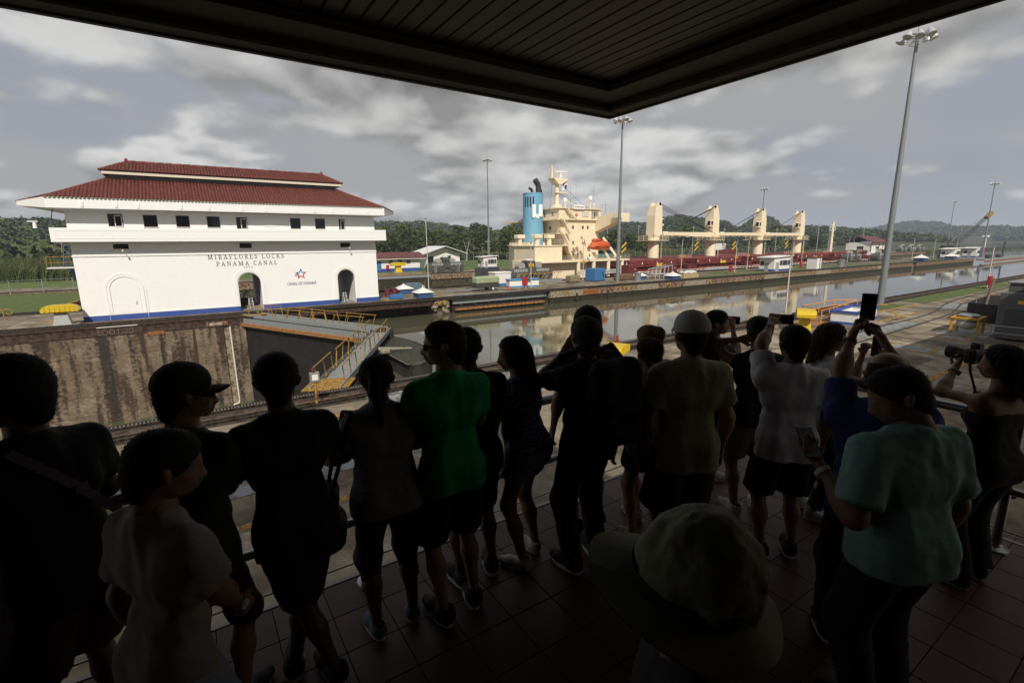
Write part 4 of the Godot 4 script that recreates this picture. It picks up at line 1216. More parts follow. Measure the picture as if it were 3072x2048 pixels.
	# four deck cranes with their jibs laid along the deck
	for i in 4:
		var x: float = [109.9, 136.4, 162.9, 188.9][i]
		var c := Node3D.new()
		c.name = "deck_crane" if i == 0 else "deck_crane_%03d" % i
		s.add_child(c)
		c.position = V(x, 0, zc)
		part(c, "pedestal", mb().lathe([Vector2(1.62, -0.7), Vector2(1.55, 4.0), Vector2(1.5, 8.6), Vector2(1.65, 8.8), Vector2(1.65, 9.2)], Vector3.ZERO, 20), cream)
		var fl := 1.0 if i == 0 else -1.0
		# slewing house tapering upwards, notched top with sheaves
		part(c, "slewing_house", crane_house(fl), cream)
		part(c, "sheave", mb().tube(V(0.6 * fl, 17.5, 0.95), V(0.6 * fl, 17.5, 1.25), 0.45, -1, 10), soot)
		part(c, "sheave", mb().tube(V(0.6 * fl, 17.5, -1.25), V(0.6 * fl, 17.5, -0.95), 0.45, -1, 10), soot)
		var cab := part(c, "cab", mb().cbox(V(1.95 * fl, 12.6, 0.7), V(1.2, 2.0, 1.3), 0.15), cream)
		part(cab, "pane", mb().box(V(1.95 * fl, 12.8, 1.36), V(0.9, 1.2, 0.04)), dark)
		part(cab, "pane", mb().box(V(2.57 * fl, 12.8, 0.7), V(0.04, 1.3, 1.0)), dark)
		part(c, "port", mb().box(V(-0.5 * fl, 12.8, 1.3), V(0.45, 0.9, 0.1)), dark)
		var pr := mb()
		pr.span(V(-3.9, 7.6, -3.0), V(3.2, 7.75, 2.6))
		guard(pr, V(-3.2, 7.75, 2.6), V(3.2, 7.75, 2.6), 1.2, 1.3, 0.05)
		guard(pr, V(-3.2, 7.75, 2.6), V(-3.2, 7.75, -2.6), 1.2, 1.5, 0.05)
		guard(pr, V(3.2, 7.75, 2.6), V(3.2, 7.75, -2.6), 1.2, 1.5, 0.05)
		part(c, "service_gallery", pr, cream)
		part(c, "ladder", mb().path([V(0.9, 0, 2.05), V(0.9, 8.0, 1.95)], 0.04, 4).path([V(1.3, 0, 2.0), V(1.3, 8.0, 1.9)], 0.04, 4), cream)
		# jib
		var j0 := V(2.0 * fl, 9.5, 1.6)
		var j1 := V(26.5 if fl > 0 else -24.0, 9.0 if fl > 0 else 9.5, 1.9)
		var jib := part(c, "jib", mb().bar(j0, j1, 0.9, 0.95), cream)
		for k in 6:
			var p := j0.lerp(j1, 0.12 + k * 0.15)
			part(jib, "jib_bracket", mb().box(p - V(0, 0.62, 0), V(1.1, 0.28, 0.5)), cream)
		part(jib, "jib_head", mb().cbox(j1, V(1.6, 1.2, 1.1), 0.2), cream)
		var ro := mb()
		for k in 3: ro.tube(V(0.7 * fl, 17.6 - 0.35 * k, 1.1 - 0.5 * k), j1 + V(-0.5 * fl, 0.5, 0), 0.07, -1, 4)
		part(c, "hoist_rope", ro, soot)
	# accommodation block
	var d := 12.5
	var house := part(s, "accommodation", mb().span(V(72.6, 3.2, -99.8), V(82.2, 12.5, -86.0)), cream)
	part(house, "engine_casing", mb().span(V(65.4, 3.2, -99.0), V(72.6, 7.4, -91.0)), cream)
	part(house, "aft_upper", mb().span(V(71.2, 9.3, -98.5), V(72.6, 12.3, -87.0)), cream)
	part(house, "wheelhouse", mb().span(V(70.4, 12.5, -99.0), V(83.1, 14.8, -86.3)), cream)
	part(house, "bridge_deck", mb().span(V(69.2, 12.3, -107.3), V(84.0, 12.6, -85.4)), cream)
	part(house, "monkey_island", mb().span(V(69.9, 14.8, -99.6), V(83.4, 14.95, -85.9)), cream)
	part(house, "stern_block", mb().prism(PackedVector2Array([Vector2(58.9, -88), Vector2(59.0, -82.6), Vector2(59.9, -80), Vector2(73.2, -80), Vector2(73.2, -97), Vector2(62.5, -95)]), V(0, -0.7, 0), Vector3.RIGHT, V(0, 0, 1), V(0, 4.2, 0)).prism(PackedVector2Array([Vector2(62.6, -95), Vector2(59.1, -87.6), Vector2(59.3, -80.4), Vector2(66.5, -80.4), Vector2(66.5, -99)]), V(0, 3.5, 0), Vector3.RIGHT, V(0, 0, 1), V(0, 3.1, 0)), cream)
	part(house, "boat_deck", mb().span(V(59.4, 3.25, -86.0), V(84.6, 3.55, zn)), cream)
	part(house, "poop_deck", mb().prism(PackedVector2Array([Vector2(62.4, -95.4), Vector2(58.8, -87.8), Vector2(59.0, -80.2), Vector2(72.5, -80.2), Vector2(72.5, -99.5), Vector2(66.5, -99.5)]), V(0, 6.6, 0), Vector3.RIGHT, V(0, 0, 1), V(0, 0.2, 0)), cream)
	part(house, "mid_deck", mb().span(V(69.0, 9.25, -99.5), V(72.55, 9.4, -85.0)), cream)
	part(house, "inner_wall", mb().span(V(73.4, -0.7, -99.8), V(83.2, 3.2, -84.2)), cream)
	for x in [69.5, 73.9, 78.3, 82.6]: part(house, "pillar", mb().tube(V(x, -0.7, -78.6), V(x, 3.25, -78.6), 0.42, -1, 10), cream)
	# bridge wing to the near side
	part(house, "bridge_wing", mb().prism(PackedVector2Array([Vector2(-86.3, 9.6), Vector2(-86.3, 13.2), Vector2(-77.4, 13.5), Vector2(-77.4, 11.7), Vector2(-79.5, 11.7)]), V(81.0, 0, 0), V(0, 0, 1), Vector3.UP, V(2.2, 0, 0)), cream)
	part(house, "wing_screen", mb().span(V(80.4, 12.6, -79.6), V(83.4, 13.6, -77.5)), cream)
	var wr := mb()
	guard(wr, V(81.1, 13.2, -86), V(81.1, 13.4, -79.6), 0.8, 1.0, 0.05)
	wr.path([V(83.0, 13.6, -77.7), V(83.0, 15.4, -77.7), V(81.2, 15.4, -77.7), V(81.2, 13.6, -77.7)], 0.06)
	part(house, "wing_rail", wr, cream)
	# windows, one by one
	var pw := [[74.2, 10.7], [77.2, 10.7], [78.7, 10.7], [74.3, 7.3], [77.3, 7.3], [74.4, 4.5], [75.8, 4.5], [80.5, 4.5]]
	for w in pw:
		var f := part(house, "window", mb().cbox(V(w[0], w[1], -85.99), V(0.6, 0.8, 0.06), 0.02), mat("port_frame", Color(0.4, 0.34, 0.25), 0.6))
		part(f, "pane", mb().box(V(w[0], w[1], -85.95), V(0.42, 0.6, 0.03)), dark)
	for w in [[-88.6, 13.6], [-91.5, 13.6]]: part(house, "window", mb().box(V(70.38, w[1], w[0]), V(0.05, 0.8, 0.5)), dark)
	part(house, "window", mb().box(V(71.18, 10.6, -90.5), V(0.05, 0.8, 0.6)), dark)
	var bw := part(house, "bridge_window", mb().box(V(78.2, 13.6, -86.28), V(2.0, 1.1, 0.06)), mat("port_frame"))
	for i in 3: part(bw, "pane", mb().box(V(77.55 + i * 0.64, 13.6, -86.24), V(0.5, 0.85, 0.04)), mat("pale_pane", Color(0.55, 0.58, 0.6), 0.15))
	part(house, "door_recess", mb().box(V(81.2, 13.6, -86.28), V(2.2, 1.9, 0.05)), mat("shade_grey", Color(0.25, 0.24, 0.22), 0.7))
	part(house, "door", mb().box(V(81.3, 13.4, -86.24), V(0.7, 1.5, 0.05)), dark)
	part(house, "life_ring", mb().tube(V(75.4, 13.5, -86.3), V(75.4, 13.5, -86.1), 0.35, -1, 12), mat("ring_red", Color(0.5, 0.05, 0.06), 0.6))
	# stairs between the decks
	for st in [[69.8, 12.5, 72.4, 9.4, -84.6], [69.9, 9.4, 72.2, 6.6, -84.6], [69.4, 6.5, 72.0, 3.5, -83.4], [72.0, 14.8, 74.6, 12.6, -85.6]]:
		var l := mb()
		for k in 9:
			var p := V(lerpf(st[0], st[2], k / 8.0), lerpf(st[1], st[3], k / 8.0), st[4])
			l.box(p, V(0.3, 0.05, 0.8))
		l.bar(V(st[0], st[1], st[4] + 0.4), V(st[2], st[3], st[4] + 0.4), 0.06, 0.25).bar(V(st[0], st[1], st[4] - 0.4), V(st[2], st[3], st[4] - 0.4), 0.06, 0.25)
		l.tube(V(st[0], st[1] + 0.9, st[4] + 0.4), V(st[2], st[3] + 0.9, st[4] + 0.4), 0.04, -1, 4)
		part(house, "stair", l, cream)
	var rl := mb()
	guard(rl, V(59.1, 6.8, -80.3), V(72.4, 6.8, -80.3), 1.1, 1.4, 0.03)
	guard(rl, V(58.9, 6.8, -87.8), V(59.1, 6.8, -80.3), 1.1, 1.6, 0.03)
	guard(rl, V(69.1, 9.4, -85.1), V(72.5, 9.4, -85.1), 1.1, 1.2, 0.03)
	guard(rl, V(69.3, 12.6, -85.5), V(80, 12.6, -85.5), 1.0, 1.4, 0.03)
	guard(rl, V(69.3, 12.6, -99), V(69.3, 12.6, -85.5), 1.0, 1.6, 0.03)
	guard(rl, V(70, 14.95, -86), V(83.3, 14.95, -86), 1.0, 1.3, 0.03)
	guard(rl, V(83.3, 14.95, -99), V(83.3, 14.95, -86), 1.0, 1.6, 0.03)
	guard(rl, V(60, 3.55, zn + 0.02), V(84.5, 3.55, zn + 0.02), 1.0, 1.4, 0.03)
	part(house, "deck_rail", rl, mat("rail_cream", Color(0.62, 0.56, 0.46), 0.6))
	var nb := part(house, "name_board", mb().box(V(75.9, 15.2, -85.85), V(3.1, 0.95, 0.06)), white)
	text(nb, "lettering", "OCEAN QUEEN", 0.42, 2.6, V(75.9, 15.2, -85.80), dark)
	for q in [[59.9, -86.6], [61.2, -82.2], [66.0, -84.2]]:
		var v := part(house, "ventilator", mb().tube(V(q[0], 6.65, q[1]), V(q[0], 8.3, q[1]), 0.5, -1, 12), cream)
		part(v, "cowl", mb().cbox(V(q[0], 8.6, q[1]), V(2.0, 0.8, 1.5), 0.1), cream)
	# funnel
	var fu := part(s, "funnel", mb().lathe([Vector2(2.45, 6.6), Vector2(2.38, 12), Vector2(2.3, 18.2), Vector2(2.35, 18.25), Vector2(2.35, 18.45), Vector2(0.0, 18.45)], V(68.1, 0, -93.0), 32, Basis()), blue)
	for i in 4:
		var an := deg_to_rad(172.0 - i * 16.0)
		part(fu, "louvre", mb().box(V(68.1 + cos(an) * 2.32, 16.4, -93.0 + sin(an) * 2.32), V(0.1, 2.2, 0.3), Basis(Vector3.UP, -an)), dark)
	var um := mb()
	var U := [Vector2(-1.25, 1.5), Vector2(-0.45, 1.5), Vector2(-0.45, -0.4), Vector2(-0.25, -0.7), Vector2(0.1, -0.7), Vector2(0.35, -0.4), Vector2(0.35, 1.5), Vector2(1.25, 1.5), Vector2(1.25, -0.9), Vector2(0.95, -1.25), Vector2(0.6, -1.0), Vector2(0.3, -1.5), Vector2(-0.2, -1.45), Vector2(-0.5, -1.1), Vector2(-0.8, -1.5), Vector2(-1.25, -1.2)]
	var up := PackedVector2Array(U)
	um.prism(up, V(67.62, 14.3, -90.70), V(0.98, 0, 0.2), Vector3.UP, V(-0.03, 0, 0.14))
	part(fu, "white_emblem", um, white)
	part(fu, "exhaust_pipe", mb().path([V(68.9, 18.4, -92), V(68.9, 20.2, -92), V(67.9, 21.3, -92)], 0.62, 12), soot)
	part(fu, "exhaust_pipe", mb().path([V(67.2, 18.4, -92), V(67.0, 19.1, -92), V(66.3, 19.4, -92)], 0.32, 8).path([V(70.2, 18.4, -92.5), V(70.1, 19.2, -92.5), V(69.6, 19.6, -92.5)], 0.2, 8), soot)
	# radar mast
	var ms := part(s, "mast", mast_mb(), cream)
	part(ms, "radar_scanner", mb().tube(V(75.4, 21.9, -92), V(75.4, 23.2, -92), 0.4, 0.3, 8).bar(V(73.3, 23.4, -91.4), V(77.6, 23.75, -92.4), 0.25, 0.3), white)
	part(ms, "mast_rail", guard(mb(), V(72.6, 21.9, -90.9), V(76.5, 21.9, -90.9), 1.1, 1.0, 0.04), cream)
	for q in [[75.6, 15.0, 2.0, -90.5], [82.6, 15.0, 2.6, -89.5], [84.2, 15.0, 1.2, -90]]:
		var dm := part(s, "satellite_dome", mb().ball(V(q[0], 15.0 + q[2], q[3]), V(0.5, 0.65, 0.5) * (1.0 if q[2] > 1.5 else 0.5), 12, 8), white)
		part(dm, "stalk", mb().tube(V(q[0], 14.9, q[3]), V(q[0], 14.6 + q[2], q[3]), 0.16), cream)
	var st := mb()
	for e in [[V(74.3, 21.5, -92), V(79.5, 15, -87)], [V(74.3, 19, -92), V(78, 15, -87)], [V(73, 22, -92), V(69, 14, -88)]]: st.tube(e[0], e[1], 0.03, -1, 4)
	for x in [78.5, 80.2, 86.0]: st.tube(V(x, 15, -92), V(x, 21, -92), 0.02, -1, 4)
	part(s, "stay_wire", st, soot)
	# lifeboat in its davits
	var lb := thing("lifeboat", "orange enclosed lifeboat hanging in davits on the ship's side", "lifeboat", V(76.8, 6.5, -80.0))
	part(lb, "hull", mb().ball(V(0, -0.15, 0), V(3.3, 0.75, 1.25), 18, 10), orange)
	part(lb, "canopy", mb().ball(V(0.2, 0.25, 0), V(2.9, 0.95, 1.15), 18, 10), orange)
	part(lb, "conning_hood", mb().cbox(V(-0.9, 1.05, 0), V(2.1, 1.1, 1.5), 0.35), orange)
	part(lb, "rubbing_strake", mb().box(V(0, -0.05, 1.22), V(4.6, 0.1, 0.12)), mat("strake", Color(0.3, 0.04, 0.015), 0.6))
	for i in 3: part(lb, "pane", mb().box(V(-1.5 + i * 0.6, 1.15, 0.76), V(0.3, 0.3, 0.03)), dark)
	var dv := thing("davit_frame", "cream lifeboat davit frame on the boat deck of the ship", "davit", V(0, 0, 0))
	part(dv, "arm", mb().bar(V(75.0, 3.5, -79.6), V(73.2, 8.6, -82.0), 0.35, 0.5), cream)
	part(dv, "arm", mb().bar(V(82.4, 3.6, -79.6), V(79.8, 8.4, -82.0), 0.35, 0.5), cream)
	part(dv, "arm", mb().bar(V(79.4, 3.6, -79.4), V(78.6, 7.0, -81.6), 0.3, 0.4), cream)
	part(dv, "winch", mb().cbox(V(76.6, 4.3, -82.0), V(1.2, 1.6, 1.2), 0.1), cream)
	var lr := thing("liferaft_canister", "white liferaft canister on the ship's boat deck", "canister", V(73.0, 3.9, -79.4))
	part(lr, "shell", mb().tube(V(-0.9, 0, 0), V(0.9, 0, 0), 0.38, -1, 14), white)
	part(lr, "cradle", mb().box(V(0, -0.32, 0), V(1.4, 0.1, 0.6)), cream)
	var gm := thing("gangway", "grey aluminium gangway stowed along the ship's side", "gangway", V(68.8, 1.0, zn + 0.35))
	part(gm, "side_beam", mb().box(V(8.0, 0.35, 0), V(16.4, 0.16, 0.1)).box(V(8.0, -0.35, 0), V(16.4, 0.16, 0.1)), mat("alu", Color(0.45, 0.46, 0.46), 0.5))
	for i in 26: part(gm, "tread", mb().box(V(0.2 + i * 0.63, 0, 0), V(0.3, 0.6, 0.06)), mat("alu"))
	var gm2 := thing("gangway", "long grey gangway stowed beside the second hatch of the ship", "gangway", V(113.0, 0.0, zn + 0.35))
	part(gm2, "side_beam", mb().box(V(6.5, 0.55, 0), V(13, 0.12, 0.1)).box(V(6.5, -0.35, 0), V(13, 0.12, 0.1)), mat("alu"))
	for i in 20: part(gm2, "tread", mb().box(V(0.3 + i * 0.63, 0.1, 0), V(0.4, 0.8, 0.05)), mat("alu"))
	var fg := thing("courtesy_flag", "red white and blue flag flying below the ship's radar platform", "flag", V(75.2, 19.2, -91.2))
	for i in 2:
		for j in 2:
			part(fg, "quarter", flagq(i, j), flag_mat(i, j))
	for q in [[V(53.5, 3.2, -74.8), V(60.2, 2.2, -79.0), "taut tow cable from the grey locomotive to the ship's stern"], [V(188.5, 3.2, -74.6), V(176.0, 0.6, -78.3), "taut tow cable from the distant locomotive to the ship's side"], [V(54.5, 3.2, -112.0), V(64.5, 2.0, -101.0), "taut tow cable from the far wall locomotive to the stern"]]:
		solo("tow_cable", q[2], "cable", mb().tube(q[0], q[1], 0.03, -1, 5), soot, "tow cables")
	# foremast
	var fm := part(s, "foremast", mb().tube(V(215.8, 1.5, zc), V(215.8, 14.5, zc), 0.6, 0.4, 10), cream)
	part(fm, "crosstree", mb().bar(V(213.4, 12.3, zc), V(218.2, 12.3, zc), 0.15, 0.15).bar(V(213.4, 11.2, zc), V(218.2, 11.2, zc), 0.15, 0.15).bar(V(213.4, 11.2, zc), V(213.4, 12.3, zc), 0.15, 0.15).bar(V(218.2, 11.2, zc), V(218.2, 12.3, zc), 0.15, 0.15).bar(V(213.4, 12.3, zc), V(215.8, 13.6, zc), 0.1, 0.1).bar(V(218.2, 12.3, zc), V(215.8, 13.6, zc), 0.1, 0.1), white)
	for y in [4.0, 6.5, 9.0]: part(fm, "lamp_bracket", mb().box(V(216.2, y, zc + 0.4), V(1.3, 0.15, 0.6)), cream)
func flagq(i: int, j: int) -> MB:
	var m := mb()
	var P := func(u: float, w: float) -> Vector3: return V(u * 1.5, w * 1.9 + u * 0.5, 0.18 * sin(u * 5.0 + w * 2.0))
	for a in 4:
		var u0 := i * 0.5 + a * 0.125
		m.quad(P.call(u0, j * 0.5), P.call(u0 + 0.125, j * 0.5), P.call(u0 + 0.125, j * 0.5 + 0.5), P.call(u0, j * 0.5 + 0.5))
	return m
func crane_house(f: float) -> MB:
	var m := mb()
	var lo := [V(-1.6, 9.2, 1.5), V(1.6, 9.2, 1.5), V(1.6, 9.2, -1.5), V(-1.6, 9.2, -1.5)]
	var mi := [V(-1.5, 14.4, 1.4), V(1.55, 14.4, 1.4), V(1.55, 14.4, -1.4), V(-1.5, 14.4, -1.4)]
	m.hexa(lo + mi)
	var ti := [V(-1.2 + 0.2 * f, 17.0, 1.3), V(1.15 + 0.2 * f, 17.0, 1.3), V(1.15 + 0.2 * f, 17.0, -1.3), V(-1.2 + 0.2 * f, 17.0, -1.3)]
	m.hexa(mi + ti)
	for z in [1.05, -1.05]:
		m.prism(PackedVector2Array([Vector2(-0.9 + 0.2 * f, 17.0), Vector2(0.9 + 0.2 * f, 17.0), Vector2(0.8 + 0.2 * f, 17.95), Vector2(-0.7 + 0.2 * f, 17.95)]), V(0, 0, z - 0.2), Vector3.RIGHT, Vector3.UP, V(0, 0, 0.4))
	return m
func mast_mb() -> MB:
	var m := mb()
	m.tube(V(74.3, 14.9, -92), V(74.3, 21.8, -92), 0.6, 0.42, 10)
	m.prism(PackedVector2Array([Vector2(-1.9, 21.9), Vector2(-0.4, 20.6), Vector2(0.5, 20.6), Vector2(2.3, 21.6), Vector2(2.3, 21.9)]), V(74.3, 0, -93.2), Vector3.RIGHT, Vector3.UP, V(0, 0, 2.4))
	m.tube(V(72.8, 21.9, -92), V(72.8, 24.8, -92), 0.32, 0.16, 8)
	m.span(V(73.4, 18.7, -92.7), V(76.8, 18.95, -91.2))
	m.hexa([V(72.9, 14.9, -91), V(75.7, 14.9, -91), V(75.7, 14.9, -93), V(72.9, 14.9, -93), V(73.7, 16.2, -91.5), V(74.9, 16.2, -91.5), V(74.9, 16.2, -92.5), V(73.7, 16.2, -92.5)])
	m.box(V(73.2, 24.1, -92), V(1.4, 0.12, 0.3))
	return m
func flag_mat(i: int, j: int) -> Material:
	if i == j: return mat("ship_white")
	return mat("flag_blue", Color(0.03, 0.03, 0.22), 0.8) if i == 1 else mat("flag_red", Color(0.4, 0.03, 0.05), 0.8)

# ------------------------------------------------------------------ things standing on the lock walls
func mast(at: Vector3, h: float, label: String) -> Node3D:
	var galv := mat("galvanised", Color(0.27, 0.285, 0.30), 0.5, "grain", 2.0, 0, 0.3)
	var t := thing("lamp_mast", label, "lamp mast", at, 0, "high lamp masts along the locks")
	part(t, "pole", mb().tube(V(0, 0, 0), V(0, h, 0), 0.36, 0.14, 16), galv)
	part(t, "foot", mb().lathe([Vector2(0.75, 0), Vector2(0.72, 0.12), Vector2(0.42, 0.14)], Vector3.ZERO, 14), mat("ramp_yellow"))
	part(t, "ring", mb().lathe([Vector2(0.75, h - 0.05), Vector2(0.8, h), Vector2(0.75, h + 0.05)], Vector3.ZERO, 16), galv)
	part(t, "spike", mb().tube(V(0, h, 0), V(0, h + 1.5, 0), 0.03, -1, 4), galv)
	for i in 8:
		var a := TAU * i / 8 + 0.3
		var p := V(cos(a) * 1.25, h - 0.05 - (0.15 if i % 2 else 0.0), sin(a) * 1.25)
		var l := part(t, "floodlight", mb().lathe([Vector2(0.0, 0.44), Vector2(0.08, 0.44), Vector2(0.18, 0.32), Vector2(0.44, -0.28), Vector2(0.38, -0.33), Vector2(0.0, -0.25)], p, 10, Basis(V(sin(a), 0, -cos(a)).normalized(), -0.45)), mat("lamp_shell", Color(0.55, 0.56, 0.56), 0.35, "", 1, 0, 0.4))
		part(l, "arm", mb().tube(V(0, h, 0), p + V(0, 0.25, 0), 0.035, -1, 4), galv)
	return t
func lamp_post(at: Vector3, h: float, sign_txt: String, label: String) -> Node3D:
	var w := mat("post_white", Color(0.6, 0.58, 0.53), 0.6, "grain", 1.0)
	var t := thing("signal_post", label, "post", at, 0, "slim white posts along the lock walls")
	part(t, "pole", mb().tube(Vector3.ZERO, V(0, h, 0), 0.085, 0.06, 8), w)
	part(t, "foot", mb().cbox(V(0, 0.12, 0), V(1.1, 0.24, 0.9), 0.08), mat("foot_concrete", Color(0.42, 0.37, 0.27), 0.9, "dirty", 1.0))
	if sign_txt:
		var s := part(t, "number_plate", mb().cbox(V(0, h * 0.52, 0.13), V(1.0, 0.5, 0.05), 0.01), mat("sign_yellow", Color(0.62, 0.36, 0.02), 0.6))
		text(s, "number", sign_txt, 0.3, 0.72, V(0, h * 0.52, 0.16), mat("letter_black"))
	part(t, "lamp", mb().cbox(V(0, h + 0.1, 0), V(0.28, 0.24, 0.22), 0.04), mat("lamp_grey", Color(0.2, 0.2, 0.2), 0.6))
	return t
func bollard(at: Vector3, s: float, col: String, label: String, turn := 0.0) -> Node3D:
	var y := mat("bollard_yellow", Color(0.72, 0.50, 0.015), 0.45, "grain", 1.0)
	var t := thing("mooring_bollard", label, "bollard", at, turn, "mooring bollards")
	part(t, "stem", stem(s), y if col == "yellow" else mat("bollard_grey", Color(0.42, 0.43, 0.42), 0.6, "grain", 1.0))
	part(t, "neck", mb().cbox(V(0, 0.78, 0) * s, V(0.66, 0.12, 0.52) * s, 0.03), y)
	var prof := PackedVector2Array([Vector2(-0.82, 0.82), Vector2(0.82, 0.82), Vector2(0.84, 0.98), Vector2(0.7, 1.14), Vector2(0.4, 1.2), Vector2(-0.4, 1.2), Vector2(-0.7, 1.14), Vector2(-0.84, 0.98)])
	for i in prof.size(): prof[i] *= s
	part(t, "cap", mb().prism(prof, V(0, 0, -0.45) * s, Vector3.RIGHT, Vector3.UP, V(0, 0, 0.9) * s), y)
	for i in 7: part(t, "rib", mb().box(V(-0.66 + i * 0.22, 1.0, 0.46) * s, V(0.06, 0.3, 0.03) * s), y)
	part(t, "base_plate", mb().cbox(V(0, 0.03, 0), V(1.5, 0.06, 1.2) * s, 0.02), mat("foot_concrete"))
	return t
func stem(s: float) -> MB:
	var m := mb()
	m.hexa([V(-0.42, 0, 0.34) * s, V(0.42, 0, 0.34) * s, V(0.42, 0, -0.34) * s, V(-0.42, 0, -0.34) * s, V(-0.27, 0.75, 0.22) * s, V(0.27, 0.75, 0.22) * s, V(0.27, 0.75, -0.22) * s, V(-0.27, 0.75, -0.22) * s])
	return m
func hatch_box(at: Vector3, label: String, s := 1.0, top := true) -> void:
	var t := thing("roofed_hatch", label, "hatch", at, 0, "small blue boxes with white pyramid lids")
	part(t, "base", mb().cbox(V(0, 0.38, 0) * s, V(2.2, 0.76, 2.0) * s, 0.03), mat("box_blue", Color(0.04, 0.09, 0.22), 0.6, "grain", 1.0))
	if top:
		var m := mb()
		var c := [V(-1.3, 0.78, 1.2) * s, V(1.3, 0.78, 1.2) * s, V(1.3, 0.78, -1.2) * s, V(-1.3, 0.78, -1.2) * s]
		for i in 4: m.tri(c[i], c[(i + 1) % 4], V(0, 1.5, 0) * s)
		m.quad(c[3], c[2], c[1], c[0])
		part(t, "lid", m, mat("lid_white", Color(0.72, 0.71, 0.68), 0.6, "paint", 2.0))
		part(t, "knob", mb().ball(V(0, 1.5, 0) * s, V(0.12, 0.14, 0.12) * s, 8, 5), mat("lid_white"))
func kiosk(at: Vector3, sz: Vector3, label: String, turn := 0.0) -> void:
	var w := mat("kiosk_white", Color(0.74, 0.73, 0.70), 0.7, "paint", 3.0)
	var t := thing("lock_kiosk", label, "hut", at, turn, "small white lock kiosks with blue skirting")
	var h := sz * 0.5
	part(t, "wall", mb().span(V(-h.x, 0.6, -h.z), V(h.x, sz.y, h.z)), w)
	part(t, "skirting", mb().span(V(-h.x - 0.02, 0.08, -h.z - 0.02), V(h.x + 0.02, 0.6, h.z + 0.02)), mat("blue_base"))
	part(t, "plinth", mb().span(V(-h.x - 0.4, 0, -h.z - 0.4), V(h.x + 0.4, 0.08, h.z + 0.4)), mat("ramp_yellow"))
	part(t, "roof", kroof(h, sz.y), w)
	var dk := mat("kiosk_glass", Color(0.05, 0.06, 0.065), 0.12)
	var al := mat("alu_frame")
	for i in 2:
		var x := h.x * 0.08 + i * h.x * 0.95 - h.x * 0.1
		if x + h.x * 0.4 > h.x: x = h.x * 0.58
		var c := V(x, sz.y * 0.62, h.z + 0.01)
		var wn := part(t, "window", mb().box(c, V(h.x * 0.72, sz.y * 0.4, 0.06)), al)
		part(wn, "pane", mb().box(c + V(-h.x * 0.17, 0, 0.03), V(h.x * 0.3, sz.y * 0.35, 0.03)), dk)
		part(wn, "pane", mb().box(c + V(h.x * 0.17, 0, 0.03), V(h.x * 0.3, sz.y * 0.35, 0.03)), dk)
	var dr := part(t, "door", mb().box(V(-h.x - 0.02, 1.1, 0), V(0.06, 2.0, 0.9)), mat("door_grey", Color(0.3, 0.3, 0.3), 0.6))
	part(dr, "handle", mb().box(V(-h.x - 0.08, 1.1, 0.3), V(0.05, 0.15, 0.05)), al)
	part(t, "doorway", mb().box(V(-h.x * 0.62, 1.2, h.z + 0.01), V(h.x * 0.4, 2.1, 0.05)), mat("door_grey"))
	part(t, "side_window", mb().box(V(-h.x - 0.01, sz.y * 0.6, -h.z * 0.6), V(0.05, sz.y * 0.3, h.z * 0.5)), dk)
func kroof(h: Vector3, y: float) -> MB:
	var m := mb()
	m.hexa([V(-h.x - 0.9, y, h.z + 0.4), V(h.x + 0.4, y + 0.3, h.z + 0.4), V(h.x + 0.4, y + 0.3, -h.z - 0.4), V(-h.x - 0.9, y, -h.z - 0.4), V(-h.x - 0.9, y + 0.14, h.z + 0.4), V(h.x + 0.4, y + 0.44, h.z + 0.4), V(h.x + 0.4, y + 0.44, -h.z - 0.4), V(-h.x - 0.9, y + 0.14, -h.z - 0.4)])
	return m
